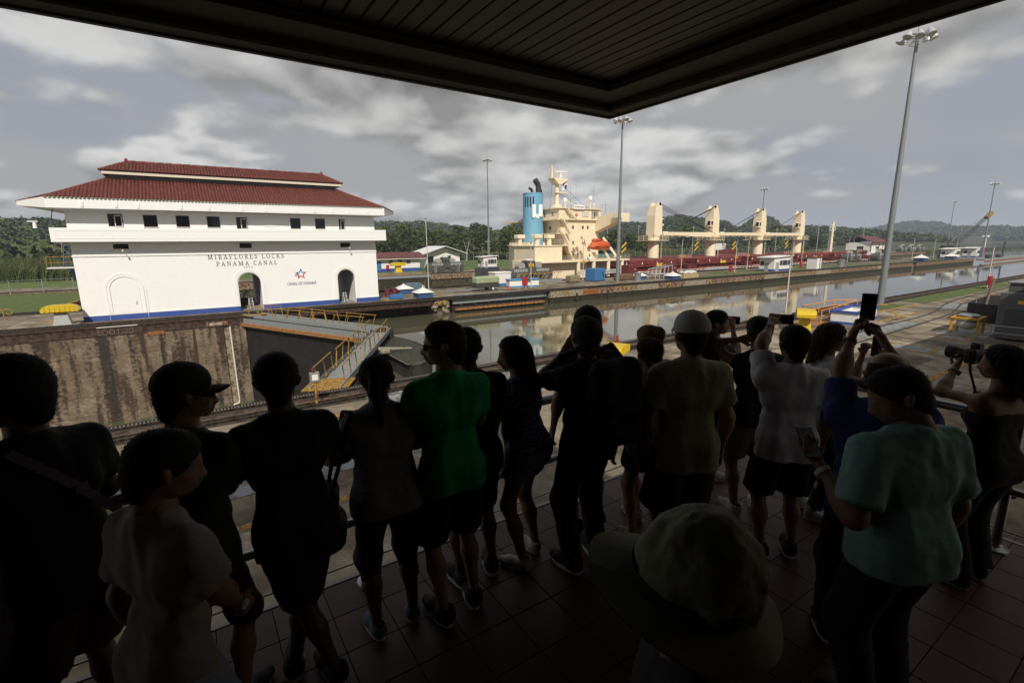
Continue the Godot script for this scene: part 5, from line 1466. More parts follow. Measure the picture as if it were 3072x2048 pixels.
func loco_mesh(label: String, at: Vector3) -> Node3D:
	var g := mat("loco_grey", Color(0.155, 0.155, 0.15), 0.5, "dirty", 3.0)
	var dk := mat("loco_dark", Color(0.04, 0.04, 0.042), 0.6)
	var t := thing("towing_locomotive", label, "locomotive", at, 0, "grey towing locomotives")
	part(t, "frame", mb().cbox(V(0, 0.75, 0), V(9.6, 0.7, 2.4), 0.08), g)
	for s in [-1.0, 1.0]:
		var b := mb()
		b.prism(PackedVector2Array([Vector2(0.7, 1.1), Vector2(4.9, 1.1), Vector2(4.9, 1.8), Vector2(4.4, 2.5), Vector2(0.7, 2.8)]), V(0, 0, -1.2), V(s, 0, 0), Vector3.UP, V(0, 0, 2.4))
		var bo := part(t, "bonnet", b, g)
		for i in 8: part(bo, "vent", mb().box(V(s * (1.2 + i * 0.38), 2.3, 1.22), V(0.2, 0.5, 0.03)), mat("vent_light", Color(0.4, 0.4, 0.39), 0.5))
		part(t, "winch_drum", mb().tube(V(s * 1.9, 3.0, -0.7), V(s * 1.9, 3.0, 0.7), 0.75, -1, 16), mat("cable_grey", Color(0.28, 0.27, 0.25), 0.7))
		for k in 2:
			var x: float = s * (1.7 + k * 2.0)
			var w := part(t, "wheel", mb().tube(V(x, 0.42, 1.0), V(x, 0.42, 1.28), 0.42, -1, 16), dk)
			part(w, "hub", mb().tube(V(x, 0.42, 1.28), V(x, 0.42, 1.36), 0.16, -1, 10), g)
		var la := mb()
		la.tube(V(s * 3.2 - 0.2, 0.3, 1.3), V(s * 3.2 - 0.2, 1.9, 1.3), 0.03, -1, 4).tube(V(s * 3.2 + 0.25, 0.3, 1.3), V(s * 3.2 + 0.25, 1.9, 1.3), 0.03, -1, 4)
		for i in 4: la.tube(V(s * 3.2 - 0.2, 0.5 + i * 0.4, 1.3), V(s * 3.2 + 0.25, 0.5 + i * 0.4, 1.3), 0.025, -1, 4)
		part(t, "ladder", la, mat("alu"))
	var cb := part(t, "cab", mb().cbox(V(0, 2.7, 0), V(1.7, 2.6, 2.4), 0.12), g)
	part(cb, "pane", mb().box(V(-0.3, 3.2, 1.21), V(0.7, 1.0, 0.04)), dk)
	part(cb, "pane", mb().box(V(0.45, 3.2, 1.21), V(0.45, 1.0, 0.04)), dk)
	part(cb, "pane", mb().box(V(-0.86, 3.2, 0), V(0.04, 1.0, 1.8)), dk)
	part(cb, "roof_unit", mb().cbox(V(0, 4.15, 0), V(1.3, 0.35, 1.4), 0.1), mat("lid_white"))
	part(t, "coupler", mb().cbox(V(-4.95, 0.8, 0), V(0.3, 0.4, 0.8), 0.05), dk)
	return t
func bin_post(at: Vector3, label: String) -> void:
	var r := mat("red_paint", Color(0.42, 0.02, 0.025), 0.45, "grain", 1.0)
	var t := thing("red_hose_box", label, "box", at, 0, "red boxes on posts along the locks")
	part(t, "post", mb().tube(Vector3.ZERO, V(0, 0.8, 0), 0.08, -1, 8), r)
	part(t, "box", mb().cbox(V(0, 1.25, 0), V(0.75, 1.3, 0.5), 0.08), r)
	part(t, "foot", mb().cbox(V(0, 0.05, 0), V(0.8, 0.1, 0.6), 0.03), mat("foot_concrete"))

# colours shared by many things
func palette() -> void:
	mat("loco_dark", Color(0.04, 0.04, 0.042), 0.6)
	mat("port_dark", Color(0.02, 0.02, 0.022), 0.3)
	mat("letter_black", Color(0.03, 0.03, 0.035), 0.6)
	mat("rubber", Color(0.02, 0.02, 0.02), 0.8)
	mat("alu", Color(0.45, 0.46, 0.46), 0.5)
	mat("alu_frame", Color(0.55, 0.55, 0.53), 0.5)
	mat("old_white", Color(0.62, 0.6, 0.55), 0.8)
	mat("lid_white", Color(0.72, 0.71, 0.68), 0.6, "paint", 2.0)
	mat("kiosk_white", Color(0.74, 0.73, 0.70), 0.7, "paint", 3.0)
	mat("kiosk_glass", Color(0.05, 0.06, 0.065), 0.12)
	mat("foot_concrete", Color(0.42, 0.37, 0.27), 0.9, "dirty", 1.0)
	mat("ramp_yellow", Color(0.52, 0.29, 0.05), 0.7, "dirty", 1.2)
	mat("rail_yellow", Color(0.60, 0.34, 0.04), 0.6, "dirty", 1.0)
	mat("sign_yellow", Color(0.62, 0.36, 0.02), 0.6)
	mat("red_paint", Color(0.42, 0.02, 0.025), 0.45, "grain", 1.0)
	mat("cab_red", Color(0.14, 0.025, 0.025), 0.6, "grain", 1.0)
	mat("crate_blue", Color(0.05, 0.18, 0.42), 0.55, "grain", 1.0)
	mat("tank_blue", Color(0.06, 0.2, 0.4), 0.5)
	mat("box_blue", Color(0.04, 0.09, 0.22), 0.6, "grain", 1.0)
	mat("blue_base", Color(0.035, 0.085, 0.34), 0.6, "grain", 2.0)
	mat("cable_grey", Color(0.28, 0.27, 0.25), 0.7)
	mat("tank_steel", Color(0.42, 0.43, 0.43), 0.35, "grain", 1.0, 0, 0.6)
	mat("window_grey", Color(0.12, 0.13, 0.13), 0.3)
	mat("pole_grey", Color(0.34, 0.34, 0.33), 0.8)

func lock_furniture() -> void:
	solo("wing_wall", "low concrete wing wall with yellow edge left of the control house", "wall", mb().bar(V(-13.5, -0.3, -77.5), V(-9.0, 0.6, -99.0), 0.5, 1.0), mat("coping_b"))
	solo("yellow_edge", "thin yellow edge line on the wing wall left of the control house", "marking", mb().bar(V(-13.5, 0.22, -77.5), V(-9.0, 1.12, -99.0), 0.3, 0.03), mat("rail_yellow"))
	mast(V(65.2, 0, -63.0), 27.8, "tall lamp mast on the centre wall in front of the ship's wing")
	mast(V(64.2, 0, -21.9), 27.3, "tall lamp mast on the near wall, biggest at the right")
	mast(V(82.1, 0, -136.3), 33.0, "tall lamp mast on the far bank left of the funnel")
	mast(V(203.0, 0, -115.0), 28.5, "distant lamp mast behind the third deck crane")
	mast(V(430.0, 0, -113.0), 32.0, "thin distant lamp mast left of the black boom crane")
	mast(V(266.0, 0, -58.6), 28.5, "distant lamp mast beside the black boom crane")
	# white posts
	lamp_post(V(31.7, 0, -71.4), 11.0, "", "slim white post right of the control house on the centre wall")
	lamp_post(V(22.3, 0, -77), 8.0, "", "thin grey post half hidden by the right end of the control house")
	lamp_post(V(46.0, 0, -63.4), 7.2, "060", "white post with yellow number plate beside the red hose box")
	lamp_post(V(63.3, 0, -70.2), 7.0, "060", "white post with yellow number plate by the blue cabinet")
	lamp_post(V(96.4, 0, -73.0), 7.4, "780", "white post with yellow number plate by the first hatch")
	lamp_post(V(105.5, 0, -65.1), 7.0, "760", "white post with yellow number plate beside the lawn hose box")
	lamp_post(V(118.2, 0, -69.7), 7.2, "760", "white post with yellow number plate left of the white kiosk")
	lamp_post(V(131.2, 0, -65.2), 7.0, "740", "white post with yellow number plate right of the white kiosk")
	lamp_post(V(150.8, 0, -72.3), 7.6, "740", "white post with yellow number plate by the fourth crane")
	lamp_post(V(179.4, 0, -71.8), 7.4, "720", "distant white post with yellow plate near the ship's bow")
	lamp_post(V(189.7, 0, -74.6), 7.4, "720", "distant white post with yellow plate behind the grey locomotive")
	lamp_post(V(216, 0, -66), 7.4, "700", "distant white post with yellow plate past the ship's bow")
	lamp_post(V(232, 0, -64.5), 7.4, "680", "distant white post with yellow plate left of the far kiosk")
	lamp_post(V(251, 0, -63.0), 7.4, "660", "distant white post with yellow plate right of the far kiosk")
	lamp_post(V(48.2, 0, -25.0 + 0.9), 5.8, "", "white post with red band on the near wall in front of the water")
	lamp_post(V(97.3, 0, -20.3), 6.0, "", "white post beside the red hose box on the near lawn")
	# red boxes
	bin_post(V(44.6, 0, -63.2), "red hose box on a post beside the centre lamp post")
	bin_post(V(103.0, 0, -64.6), "red hose box on the centre lawn left of the kiosk")
	bin_post(V(132.6, 0, -63.6), "small red hose box right of the white kiosk")
	bin_post(V(96.3, 0, -19.9), "red hose box on the near lawn at the right")
	bin_post(V(22.6, 0, -74.0), "dark red hose box right of the control house")
	bin_post(V(45.0, 0, -127.5), "small red hose box by the far white building")
	# bollards
	bollard(V(-10.3, 0, -61.2), 1.6, "grey", "yellow capped grey bollard at the left corner of the control house")
	bollard(V(41.0, 0, -18.9), 1.45, "yellow", "yellow bollard in front of the orange barrier at the right", 0.5)
	bollard(V(19.6, 0, -18.9), 1.25, "yellow", "yellow bollard on the near wall above the black backpack", 0.5)
	bollard(V(46.5, 0, -123.8), 2.2, "yellow", "small yellow bollard on the far bank by the white building")
	# blue hatches
	hatch_box(V(26.6, 0, -69.0), "white lidded blue hatch nearest the right end of the control house", 0.95)
	hatch_box(V(26.6, 0, -61.9), "white lidded blue hatch at the front edge of the centre wall", 0.95)
	hatch_box(V(78.4, 0, -61.2), "white lidded blue hatch beside the pale crates on the lawn edge", 1.0)
	hatch_box(V(73.6, 0, -65.4), "white lidded blue hatch beside the centre lamp mast", 1.0)
	hatch_box(V(206, 0, -60.5), "distant white lidded blue hatch left of the far kiosk", 1.5)
	hatch_box(V(236, 0, -60.5), "distant white lidded blue hatch just before the far kiosk", 1.4)
	var bb := thing("blue_crate", "small blue steel crate lying in front of the blue hatches", "crate", V(22.9, 0, -62.3), 0.1)
	part(bb, "tray", mb().cbox(V(0, 0.32, 0), V(1.8, 0.5, 0.8), 0.04), mat("crate_blue", Color(0.05, 0.18, 0.42), 0.55, "grain", 1.0))
	part(bb, "lid", mb().cbox(V(0, 0.62, 0), V(1.7, 0.1, 0.7), 0.02), mat("crate_blue"))
	part(bb, "skid", mb().box(V(-0.6, 0.04, 0), V(0.15, 0.08, 0.8)).box(V(0.6, 0.04, 0), V(0.15, 0.08, 0.8)), mat("loco_dark"))
	var b2 := thing("blue_winch", "pale blue winch box with cables on the centre wall", "winch", V(28.9, 0, -71.0))
	part(b2, "body", mb().cbox(V(0, 0.7, 0), V(2.4, 1.3, 1.4), 0.08), mat("pale_blue", Color(0.18, 0.28, 0.38), 0.6, "dirty", 1.0))
	part(b2, "drum", mb().tube(V(1.3, 0.6, -0.6), V(1.3, 0.6, 0.6), 0.5, -1, 12), mat("cable_grey", Color(0.28, 0.27, 0.25), 0.7))
	part(b2, "hook", mb().path([V(1.9, 0, 0), V(1.9, 1.2, 0), V(2.2, 1.5, 0)], 0.08, 6), mat("rust_orange"))
	for q in [[23.2, -66.5, "dark red drum on the centre wall beside the control house"], [24.6, -67.5, "second dark red drum beside the control house"]]:
		var d := thing("red_drum", q[2], "drum", V(q[0], 0, q[1]), 0, "dark red drums")
		part(d, "shell", mb().lathe([Vector2(0, 0.02), Vector2(0.4, 0.02), Vector2(0.4, 0.4), Vector2(0.43, 0.42), Vector2(0.4, 0.44), Vector2(0.4, 1.05), Vector2(0, 1.05)], Vector3.ZERO, 16), mat("drum_red", Color(0.16, 0.02, 0.03), 0.6, "grain", 1.0))
		part(d, "bung", mb().tube(V(0.2, 1.05, 0), V(0.2, 1.08, 0), 0.06), mat("loco_dark"))
	# compressor trailer
	var cp := thing("compressor_trailer", "pale green compressor trailer parked on the centre wall", "trailer", V(38.6, 0, -65.2), 0.05)
	var pg := mat("pale_green", Color(0.34, 0.39, 0.25), 0.55, "grain", 1.5)
	part(cp, "hood", mb().cbox(V(0, 1.65, 0), V(4.2, 1.2, 1.7), 0.25), pg)
	part(cp, "chassis", mb().cbox(V(0, 0.8, 0), V(4.4, 0.55, 1.6), 0.08), mat("loco_dark"))
	for s in [-0.85, 0.85]:
		var w := part(cp, "wheel", mb().tube(V(0.7, 0.36, s - 0.12), V(0.7, 0.36, s + 0.12), 0.36, -1, 18), mat("rubber", Color(0.02, 0.02, 0.02), 0.8))
		part(w, "rim", mb().tube(V(0.7, 0.36, s - 0.13), V(0.7, 0.36, s + 0.13), 0.2, -1, 12), mat("lid_white"))
	part(cp, "drawbar", mb().bar(V(-2.2, 0.7, 0), V(-3.6, 0.6, 0), 0.15, 0.15), mat("loco_dark"))
	part(cp, "grille", mb().box(V(2.11, 1.6, 0), V(0.04, 0.8, 1.2)), mat("loco_dark"))
	part(cp, "warning_label", mb().box(V(1.2, 1.6, 0.86), V(0.3, 0.2, 0.02)).box(V(-1.3, 1.6, 0.86), V(0.25, 0.2, 0.02)), mat("sign_yellow"))
	var wb := thing("white_cabinet", "white box cabinet with sloping lid behind the compressor", "cabinet", V(45.2, 0, -71.5))
	part(wb, "body", mb().cbox(V(0, 1.1, 0), V(3.2, 2.2, 2.2), 0.05), mat("lid_white"))
	part(wb, "lid", mb().cbox(V(0, 2.3, 0), V(3.4, 0.25, 2.4), 0.06), mat("lid_white"))
	part(wb, "foot", mb().cbox(V(0, 0.25, 1.15), V(3.25, 0.5, 0.1), 0.02), mat("crate_blue"))
	var tk := thing("float_tank", "long white tank with blue top on the centre wall", "tank", V(46.8, 0, -66.9), -0.2)
	part(tk, "side", mb().cbox(V(0, 0.7, 0), V(5.4, 1.0, 1.6), 0.08), mat("lid_white"))
	part(tk, "rim", mb().cbox(V(0, 1.28, 0), V(5.6, 0.22, 1.9), 0.06), mat("tank_blue", Color(0.06, 0.2, 0.4), 0.5))
	part(tk, "base", mb().cbox(V(0, 0.12, 0), V(5.5, 0.24, 1.7), 0.04), mat("tank_blue"))
	var cn := thing("traffic_cone", "red traffic cone on a steel plate in front of the long tank", "cone", V(42.1, 0, -63.9))
	part(cn, "cone", mb().lathe([Vector2(0.2, 0.06), Vector2(0.05, 0.8), Vector2(0, 0.8)], Vector3.ZERO, 12), mat("cone_red", Color(0.6, 0.06, 0.03), 0.6))
	part(cn, "base", mb().cbox(V(0, 0.03, 0), V(3.0, 0.06, 0.9), 0.02), mat("rust_beam"))
	var kb := thing("black_screen", "tall black sheet screen beside the grey locomotive", "screen", V(46.0, 0, -77.0))
	part(kb, "sheet", mb().cbox(V(0, 1.2, 0), V(5.2, 3.4, 0.15), 0.02), mat("loco_dark"))
	part(kb, "post", mb().tube(V(-2.6, 0, 0), V(-2.6, 3.0, 0), 0.06), mat("loco_dark"))
	var bc := thing("blue_container", "blue steel equipment cabinet on the centre wall by the ship", "cabinet", V(64.6, 0, -68.2), 0.15)
	part(bc, "body", mb().cbox(V(0, 1.3, 0), V(3.0, 2.3, 2.4), 0.06), mat("crate_blue"))
	part(bc, "door", mb().cbox(V(0.6, 1.3, 1.22), V(1.3, 1.9, 0.05), 0.02), mat("crate_blue"))
	part(bc, "skid", mb().box(V(0, 0.08, 0), V(3.1, 0.16, 2.2)), mat("loco_dark"))
	part(bc, "hose", mb().path([V(0.5, 1.9, 1.3), V(0.7, 1.2, 1.4), V(0.9, 0.9, 1.35)], 0.06, 6), mat("loco_dark"))
	for q in [[59.4, -68.6, 2.4, 1.3, "olive concrete block on the centre wall left of the blue cabinet"], [70.5, -66.5, 4.0, 1.2, "brown timber planter below the ship's boat deck"]]:
		var d := thing("concrete_block", q[4], "block", V(q[0], 0, q[1]))
		part(d, "body", mb().cbox(V(0, q[3] / 2, 0), V(q[2], q[3], 1.8), 0.2), mat("olive_block", Color(0.36, 0.33, 0.2), 0.85, "dirty", 1.0) if q[2] < 3 else mat("brown_block", Color(0.25, 0.14, 0.08), 0.85, "dirty", 1.0))
		part(d, "lifting_eye", mb().path([V(-0.2, q[3], 0), V(-0.1, q[3] + 0.2, 0), V(0.1, q[3] + 0.2, 0), V(0.2, q[3], 0)], 0.03, 5), mat("loco_dark"))
	for q in [[76.6, -70.7, "dark red cabinet on the centre wall near the lamp mast"], [87.0, -68.9, "dark red cabinet on the centre wall by the second hatch"]]:
		var d := thing("red_cabinet", q[2], "cabinet", V(q[0], 0, q[1]), 0.1, "dark red cabinets")
		part(d, "body", mb().cbox(V(0, 1.4, 0), V(3.0, 2.4, 2.0), 0.06), mat("cab_red", Color(0.14, 0.025, 0.025), 0.6, "grain", 1.0))
		part(d, "skid", mb().box(V(0, 0.1, 0), V(3.1, 0.2, 1.8)), mat("loco_dark"))
		part(d, "lamp", mb().ball(V(0.5, 1.7, 1.02), V(0.12, 0.12, 0.06), 8, 5), mat("lid_white"))
	for q in [[70.3, -62.8, 1.0, "round steel tank at the foot of the centre lamp mast"], [148.6, -60.9, 1.3, "round steel tank on the centre lawn at the right"], [58.5, -124.5, 1.4, "round steel tank on the far bank by the parked locomotive"]]:
		var d := thing("steel_vent", q[3], "tank", V(q[0], 0, q[1]), 0, "round steel vents")
		part(d, "drum", mb().lathe([Vector2(1.0, 0), Vector2(1.0, 0.2), Vector2(0.62, 0.22), Vector2(0.62, 1.4), Vector2(0.7, 1.42), Vector2(0.7, 1.6), Vector2(0, 1.65)], Vector3.ZERO, 20, Basis.from_scale(Vector3.ONE * q[2])), mat("tank_steel", Color(0.42, 0.43, 0.43), 0.35, "grain", 1.0, 0, 0.6))
		part(d, "handle", mb().path([V(-0.2, 1.6, 0) * q[2], V(0, 1.8, 0) * q[2], V(0.2, 1.6, 0) * q[2]], 0.03, 5), mat("loco_dark"))
	var rk := thing("pipe_rack", "grey tubular steel rack standing on the centre wall", "rack", V(77.0, 0, -66.0))
	for i in 5:
		part(rk, "upright", mb().tube(V(i * 1.25, 0, 0), V(i * 1.25, 2.0 + 0.15 * i, 0), 0.05, -1, 5).tube(V(i * 1.25, 1.9 + 0.15 * i, 0), V(i * 1.25, 1.9 + 0.15 * i, 1.8), 0.05, -1, 5).tube(V(i * 1.25, 0, 1.8), V(i * 1.25, 2.0 + 0.15 * i, 1.8), 0.05, -1, 5), mat("alu"))
	part(rk, "shelf", mb().box(V(2.5, 0.9, 0.9), V(5.2, 0.06, 1.9)).bar(V(0, 1.95, 0), V(5, 2.6, 0), 0.06, 0.06).bar(V(0, 1.95, 1.8), V(5, 2.6, 1.8), 0.06, 0.06), mat("alu"))
	var cr := thing("crate_pile", "pale wooden crate filled with white sacks on the lawn edge", "crate", V(84.2, 0, -62.3))
	for i in 9: part(cr, "board", mb().cbox(V(-2.0 + i * 0.52, 0.5, 1.0), V(0.42, 0.9, 0.08), 0.02), mat("pale_wood", Color(0.5, 0.38, 0.2), 0.8, "grain", 1.0))
	part(cr, "bottom", mb().box(V(0.1, 0.3, 0), V(4.6, 0.5, 1.9)), mat("pale_wood"))
	for i in 12: part(cr, "sack", mb().ball(V(rng.randf_range(-1.9, 2.0), 1.0 + rng.randf() * 0.25, rng.randf_range(-0.7, 0.8)), V(0.5, 0.3, 0.4), 8, 5, Basis(Vector3.UP, rng.randf() * 3)), mat("sack_white", Color(0.5, 0.5, 0.48), 0.9))
	kiosk(V(119.3, 0, -63.3), V(7.4, 3.3, 3.6), "white kiosk with two windows on the centre wall lawn")
	kiosk(V(242.5, 0, -62.5), V(6.5, 3.6, 4.0), "white kiosk far along the centre wall, left of the black crane")
	kiosk(V(263.5, 0, -61.5), V(4.5, 3.6, 4.0), "small white kiosk with blue door right of the black crane")
	var rkk := thing("red_white_booth", "white booth with dark red corner strips on the centre wall", "booth", V(134.9, 0, -61.6))
	part(rkk, "wall", mb().span(V(-1.0, 0, -1.2), V(1.6, 2.9, 1.2)), mat("kiosk_white"))
	part(rkk, "corner_strip", mb().box(V(0.6, 1.45, 1.22), V(0.28, 2.9, 0.05)).box(V(1.52, 1.45, 1.22), V(0.2, 2.9, 0.05)), mat("cab_red"))
	part(rkk, "roof", mb().cbox(V(0.3, 3.0, 0), V(3.0, 0.2, 2.8), 0.04), mat("cab_red"))
	# towing locomotives
	var L := loco_mesh("grey towing locomotive with winch drums beside the ship's stern", V(53.5, 0, -74.6))
	copy(L, V(54.5, 0, -112.2), 0, "grey towing locomotive parked on the far lock wall")
	copy(L, V(189.0, 0, -74.4), 0, "distant grey locomotive at the ship's bow on the centre wall")
	copy(L, V(205.5, 0, -72.0), 0, "distant grey locomotive right of the big lamp mast")
	for i in 3: copy(L, V(352.0 + i * 14, 0, -113), 0, ["leftmost of three far locomotives parked in a row", "middle one of three far locomotives parked in a row", "rightmost of three far locomotives parked in a row"][i])
	# orange barrier, blue and white tank, near objects
	var ob := thing("orange_barrier", "orange tubular barrier around a pit behind the yellow bollard", "barrier", V(0, 0, 0))
	var om := mat("orange_paint", Color(0.62, 0.24, 0.04), 0.6)
	var pts := [V(46.0, 0, -19.9), V(47.9, 0, -22.4), V(55.2, 0, -22.8), V(57.0, 0, -21.4), V(49.6, 0, -20.2)]
	for i in 5:
		var a: Vector3 = pts[i]
		var b: Vector3 = pts[(i + 1) % 5]
		part(ob, "post", mb().tube(a, a + V(0, 1.15, 0), 0.045, -1, 6), om)
		part(ob, "post", mb().tube(a.lerp(b, 0.5), a.lerp(b, 0.5) + V(0, 1.15, 0), 0.045, -1, 6), om)
		part(ob, "rail", mb().tube(a + V(0, 1.13, 0), b + V(0, 1.13, 0), 0.045, -1, 6).tube(a + V(0, 0.6, 0), b + V(0, 0.6, 0), 0.04, -1, 6), om)
	part(ob, "timber_floor", sheet(44.0, 48.0, -21.5, -19.4, 0.05, 0.03), mat("timber_orange", Color(0.5, 0.3, 0.12), 0.8, "rust", 1.0))
	var tb := thing("white_trough", "white trough with blue rim beside the raised phone", "tank", V(49.5, 0, -18.7), 0.12)
	part(tb, "side", mb().span(V(-2.9, 0.24, 0.9), V(2.9, 1.0, 1.0)).span(V(-2.9, 0.24, -1.0), V(2.9, 1.0, -0.9)).span(V(-2.9, 0.24, -0.9), V(-2.8, 1.0, 0.9)).span(V(2.8, 0.24, -0.9), V(2.9, 1.0, 0.9)), mat("lid_white"))
	part(tb, "rim", mb().span(V(-3.0, 1.0, 0.8), V(3.0, 1.18, 1.1)).span(V(-3.0, 1.0, -1.1), V(3.0, 1.18, -0.8)).span(V(-3.0, 1.0, -0.8), V(-2.7, 1.18, 0.8)).span(V(2.7, 1.0, -0.8), V(3.0, 1.18, 0.8)), mat("blue_base"))
	part(tb, "base", mb().span(V(-3.0, 0, -1.05), V(3.0, 0.24, 1.05)), mat("blue_base"))
	part(tb, "cover", mb().span(V(-2.8, 0.5, -0.9), V(2.8, 0.56, 0.9)), mat("lid_white"))
	var rb := thing("red_barrier_sign", "red folding barrier sign on the near wall beside the yellow bollard", "sign", V(22.3, 0, -21.4), 0.5)
	part(rb, "panel", mb().bar(V(-0.25, 0.1, 0.2), V(-0.05, 1.3, 0), 0.5, 0.04, V(0, 0, 1)), mat("red_paint"))
	part(rb, "panel", mb().bar(V(0.25, 0.1, -0.2), V(0.05, 1.3, 0), 0.5, 0.04, V(0, 0, 1)), mat("red_paint"))
	var yf := thing("yellow_steel_frame", "yellow steel frame holding a wrapped metal drum in the shaded yard", "frame", V(49.3, 0, -11.0), 0.05)
	var yo := mat("frame_yellow", Color(0.58, 0.29, 0.02), 0.6, "grain", 1.0)
	for s in [V(-0.95, 0, 0.75), V(0.95, 0, 0.75), V(0.95, 0, -0.75), V(-0.95, 0, -0.75)]: part(yf, "leg", mb().cbox(s + V(0, 0.6, 0), V(0.16, 1.2, 0.16), 0.02), yo)
	part(yf, "top_beam", mb().cbox(V(0, 1.26, 0.75), V(2.2, 0.16, 0.2), 0.02).cbox(V(0, 1.26, -0.75), V(2.2, 0.16, 0.2), 0.02).cbox(V(-1.0, 1.26, 0), V(0.2, 0.16, 1.28), 0.02).cbox(V(1.0, 1.26, 0), V(0.2, 0.16, 1.28), 0.02), yo)
	part(yf, "drum", mb().lathe([Vector2(0.62, 0.95), Vector2(0.66, 1.45), Vector2(0.55, 1.52), Vector2(0, 1.52)], Vector3.ZERO, 18), mat("tank_steel", Color(0.42, 0.43, 0.43), 0.35, "grain", 1.0, 0, 0.6))
	part(yf, "wrap", mb().ball(V(0, 0.75, 0), V(0.72, 0.42, 0.6), 12, 7), mat("sack_white", Color(0.5, 0.5, 0.48), 0.9))
	part(yf, "pad", sheet(-1.9, 1.9, -1.4, 1.4, 0.05, 0.04), mat("grey_plate"))
	var gn := thing("generator_cabinet", "tall dark grey generator cabinet with louvres at the right edge", "cabinet", V(50.2, 0, -8.0), -0.05)
	var gg := mat("cabinet_grey", Color(0.11, 0.115, 0.125), 0.55, "grain", 2.0)
	part(gn, "body", mb().cbox(V(0, 1.75, 0), V(4.4, 3.3, 2.3), 0.06), gg)
	part(gn, "hood", mb().cbox(V(0.4, 3.7, -0.1), V(3.2, 0.6, 1.8), 0.05), gg)
	part(gn, "cap", mb().cbox(V(0.4, 4.05, -0.1), V(3.4, 0.12, 2.0), 0.03), mat("cabinet_top", Color(0.2, 0.21, 0.23), 0.5))
	for i in 8: part(gn, "louvre", mb().box(V(-2.22, 1.1 + i * 0.16, 0), V(0.05, 0.07, 1.5), Basis(V(0, 0, 1), 0.4)), gg)
	part(gn, "warning_label", mb().box(V(-2.215, 2.75, 0.0), V(0.02, 0.24, 0.34)), mat("sign_yellow"))
	var mr := thing("guard_rail", "grey tubular guard rail in front of the generator cabinet", "railing", V(47.0, 0, -9.2))
	var gr := mat("galv_rail", Color(0.32, 0.33, 0.35), 0.4, "", 1, 0, 0.6)
	for p in [V(0, 0, 0), V(0.2, 0, 2.0), V(-3.0, 0, 2.4)]: part(mr, "post", mb().tube(p, p + V(0, 1.1, 0), 0.04, -1, 6), gr)
	part(mr, "rail", mb().path([V(0, 1.1, 0), V(0.2, 1.1, 2.0), V(-3.0, 1.1, 2.4)], 0.045).path([V(0, 0.6, 0), V(0.2, 0.6, 2.0), V(-3.0, 0.6, 2.4)], 0.04), gr)
	var nf := thing("black_mesh_fence", "black mesh screen fence in the yard at the right", "fence", V(0, 0, 0))
	var nk := mat("net_black", Color(0.012, 0.012, 0.014), 0.9)
	var fp := [V(57.0, 0, -12.9), V(60.5, 0, -13.2), V(64.5, 0, -13.4), V(67.5, 0, -12.5)]
	for i in 4:
		part(nf, "post", mb().tube(fp[i], fp[i] + V(0.1, 1.9, 0), 0.05, -1, 6), gr)
		if i < 3: part(nf, "net", mb().bar(fp[i] + V(0, 0.85, 0), fp[i + 1] + V(0, 0.85, 0), 0.03, 1.6), nk)
	part(nf, "net", mb().bar(fp[0] + V(0, 0.85, 0), V(56.0, 0.85, -10.0), 0.03, 1.6), nk)
	var wp := solo("wooden_pole", "leaning brown wooden pole behind the black mesh fence", "pole", mb().tube(V(63.6, 0, -13.25), V(64.3, 3.4, -13.0), 0.14, 0.11, 8), mat("pole_wood", Color(0.2, 0.15, 0.11), 0.9, "grain", 1.0))
	part(wp, "collar", mb().tube(V(63.75, 0.7, -13.2), V(63.79, 0.9, -13.19), 0.16, -1, 8), nk)
	var sg := thing("control_post", "small grey control box with red lamp on a yellow post by the gate", "signal", V(4.2, 0, -22.3))
	part(sg, "post", mb().tube(Vector3.ZERO, V(0, 1.1, 0), 0.06), mat("ramp_yellow"))
	part(sg, "box", mb().cbox(V(0, 1.35, 0), V(0.42, 0.45, 0.2), 0.02), mat("tank_steel"))
	part(sg, "panel", mb().box(V(0, 1.36, 0.105), V(0.26, 0.26, 0.02)), mat("lid_white"))
	part(sg, "red_lamp", mb().tube(V(-0.05, 1.58, 0), V(-0.05, 1.78, 0), 0.07), mat("cab_red"))
	var yr := thing("yellow_handrail", "yellow tubular handrail on the wall left of the control house", "railing", V(-16.6, 0, -69.0))
	part(yr, "tube", mb().path([V(-3.0, 0.0, 0.6), V(0.6, 1.1, 0), V(1.2, 1.1, 0), V(1.4, 0.8, 0), V(1.1, 0.55, 0), V(0.8, 0.7, 0)], 0.05).path([V(0.7, 0, 0), V(0.6, 1.1, 0)], 0.05), mat("rail_yellow"))
	for q in [[-17.5, -61.0, 3.6, 0.7, "yellow pavement patch left of the capped bollard"], [-11.5, -64.8, 1.8, 0.7, "yellow pavement patch behind the capped bollard"], [22.0, -61.2, 1.8, 0.8, "orange pavement patch beside the small blue crate"]]:
		solo("pavement_patch", q[4], "marking", sheet(q[0] - q[2] / 2, q[0] + q[2] / 2, q[1] - q[3] / 2, q[1] + q[3] / 2, 0.036), mat("yellow_line"))
	for q in [[33.0, 40.0, -68.2, -66.6, "pale grey steel plate behind the compressor trailer"], [31.5, 42.5, -61.9, -60.5, "pale grey steel plate in front of the compressor trailer"], [72, 78, -62.0, -60.9, "pale plate at the edge near the steel vent"]]:
		solo("steel_plate", q[4], "plate", sheet(q[0], q[1], q[2], q[3], 0.036), mat("grey_plate"))

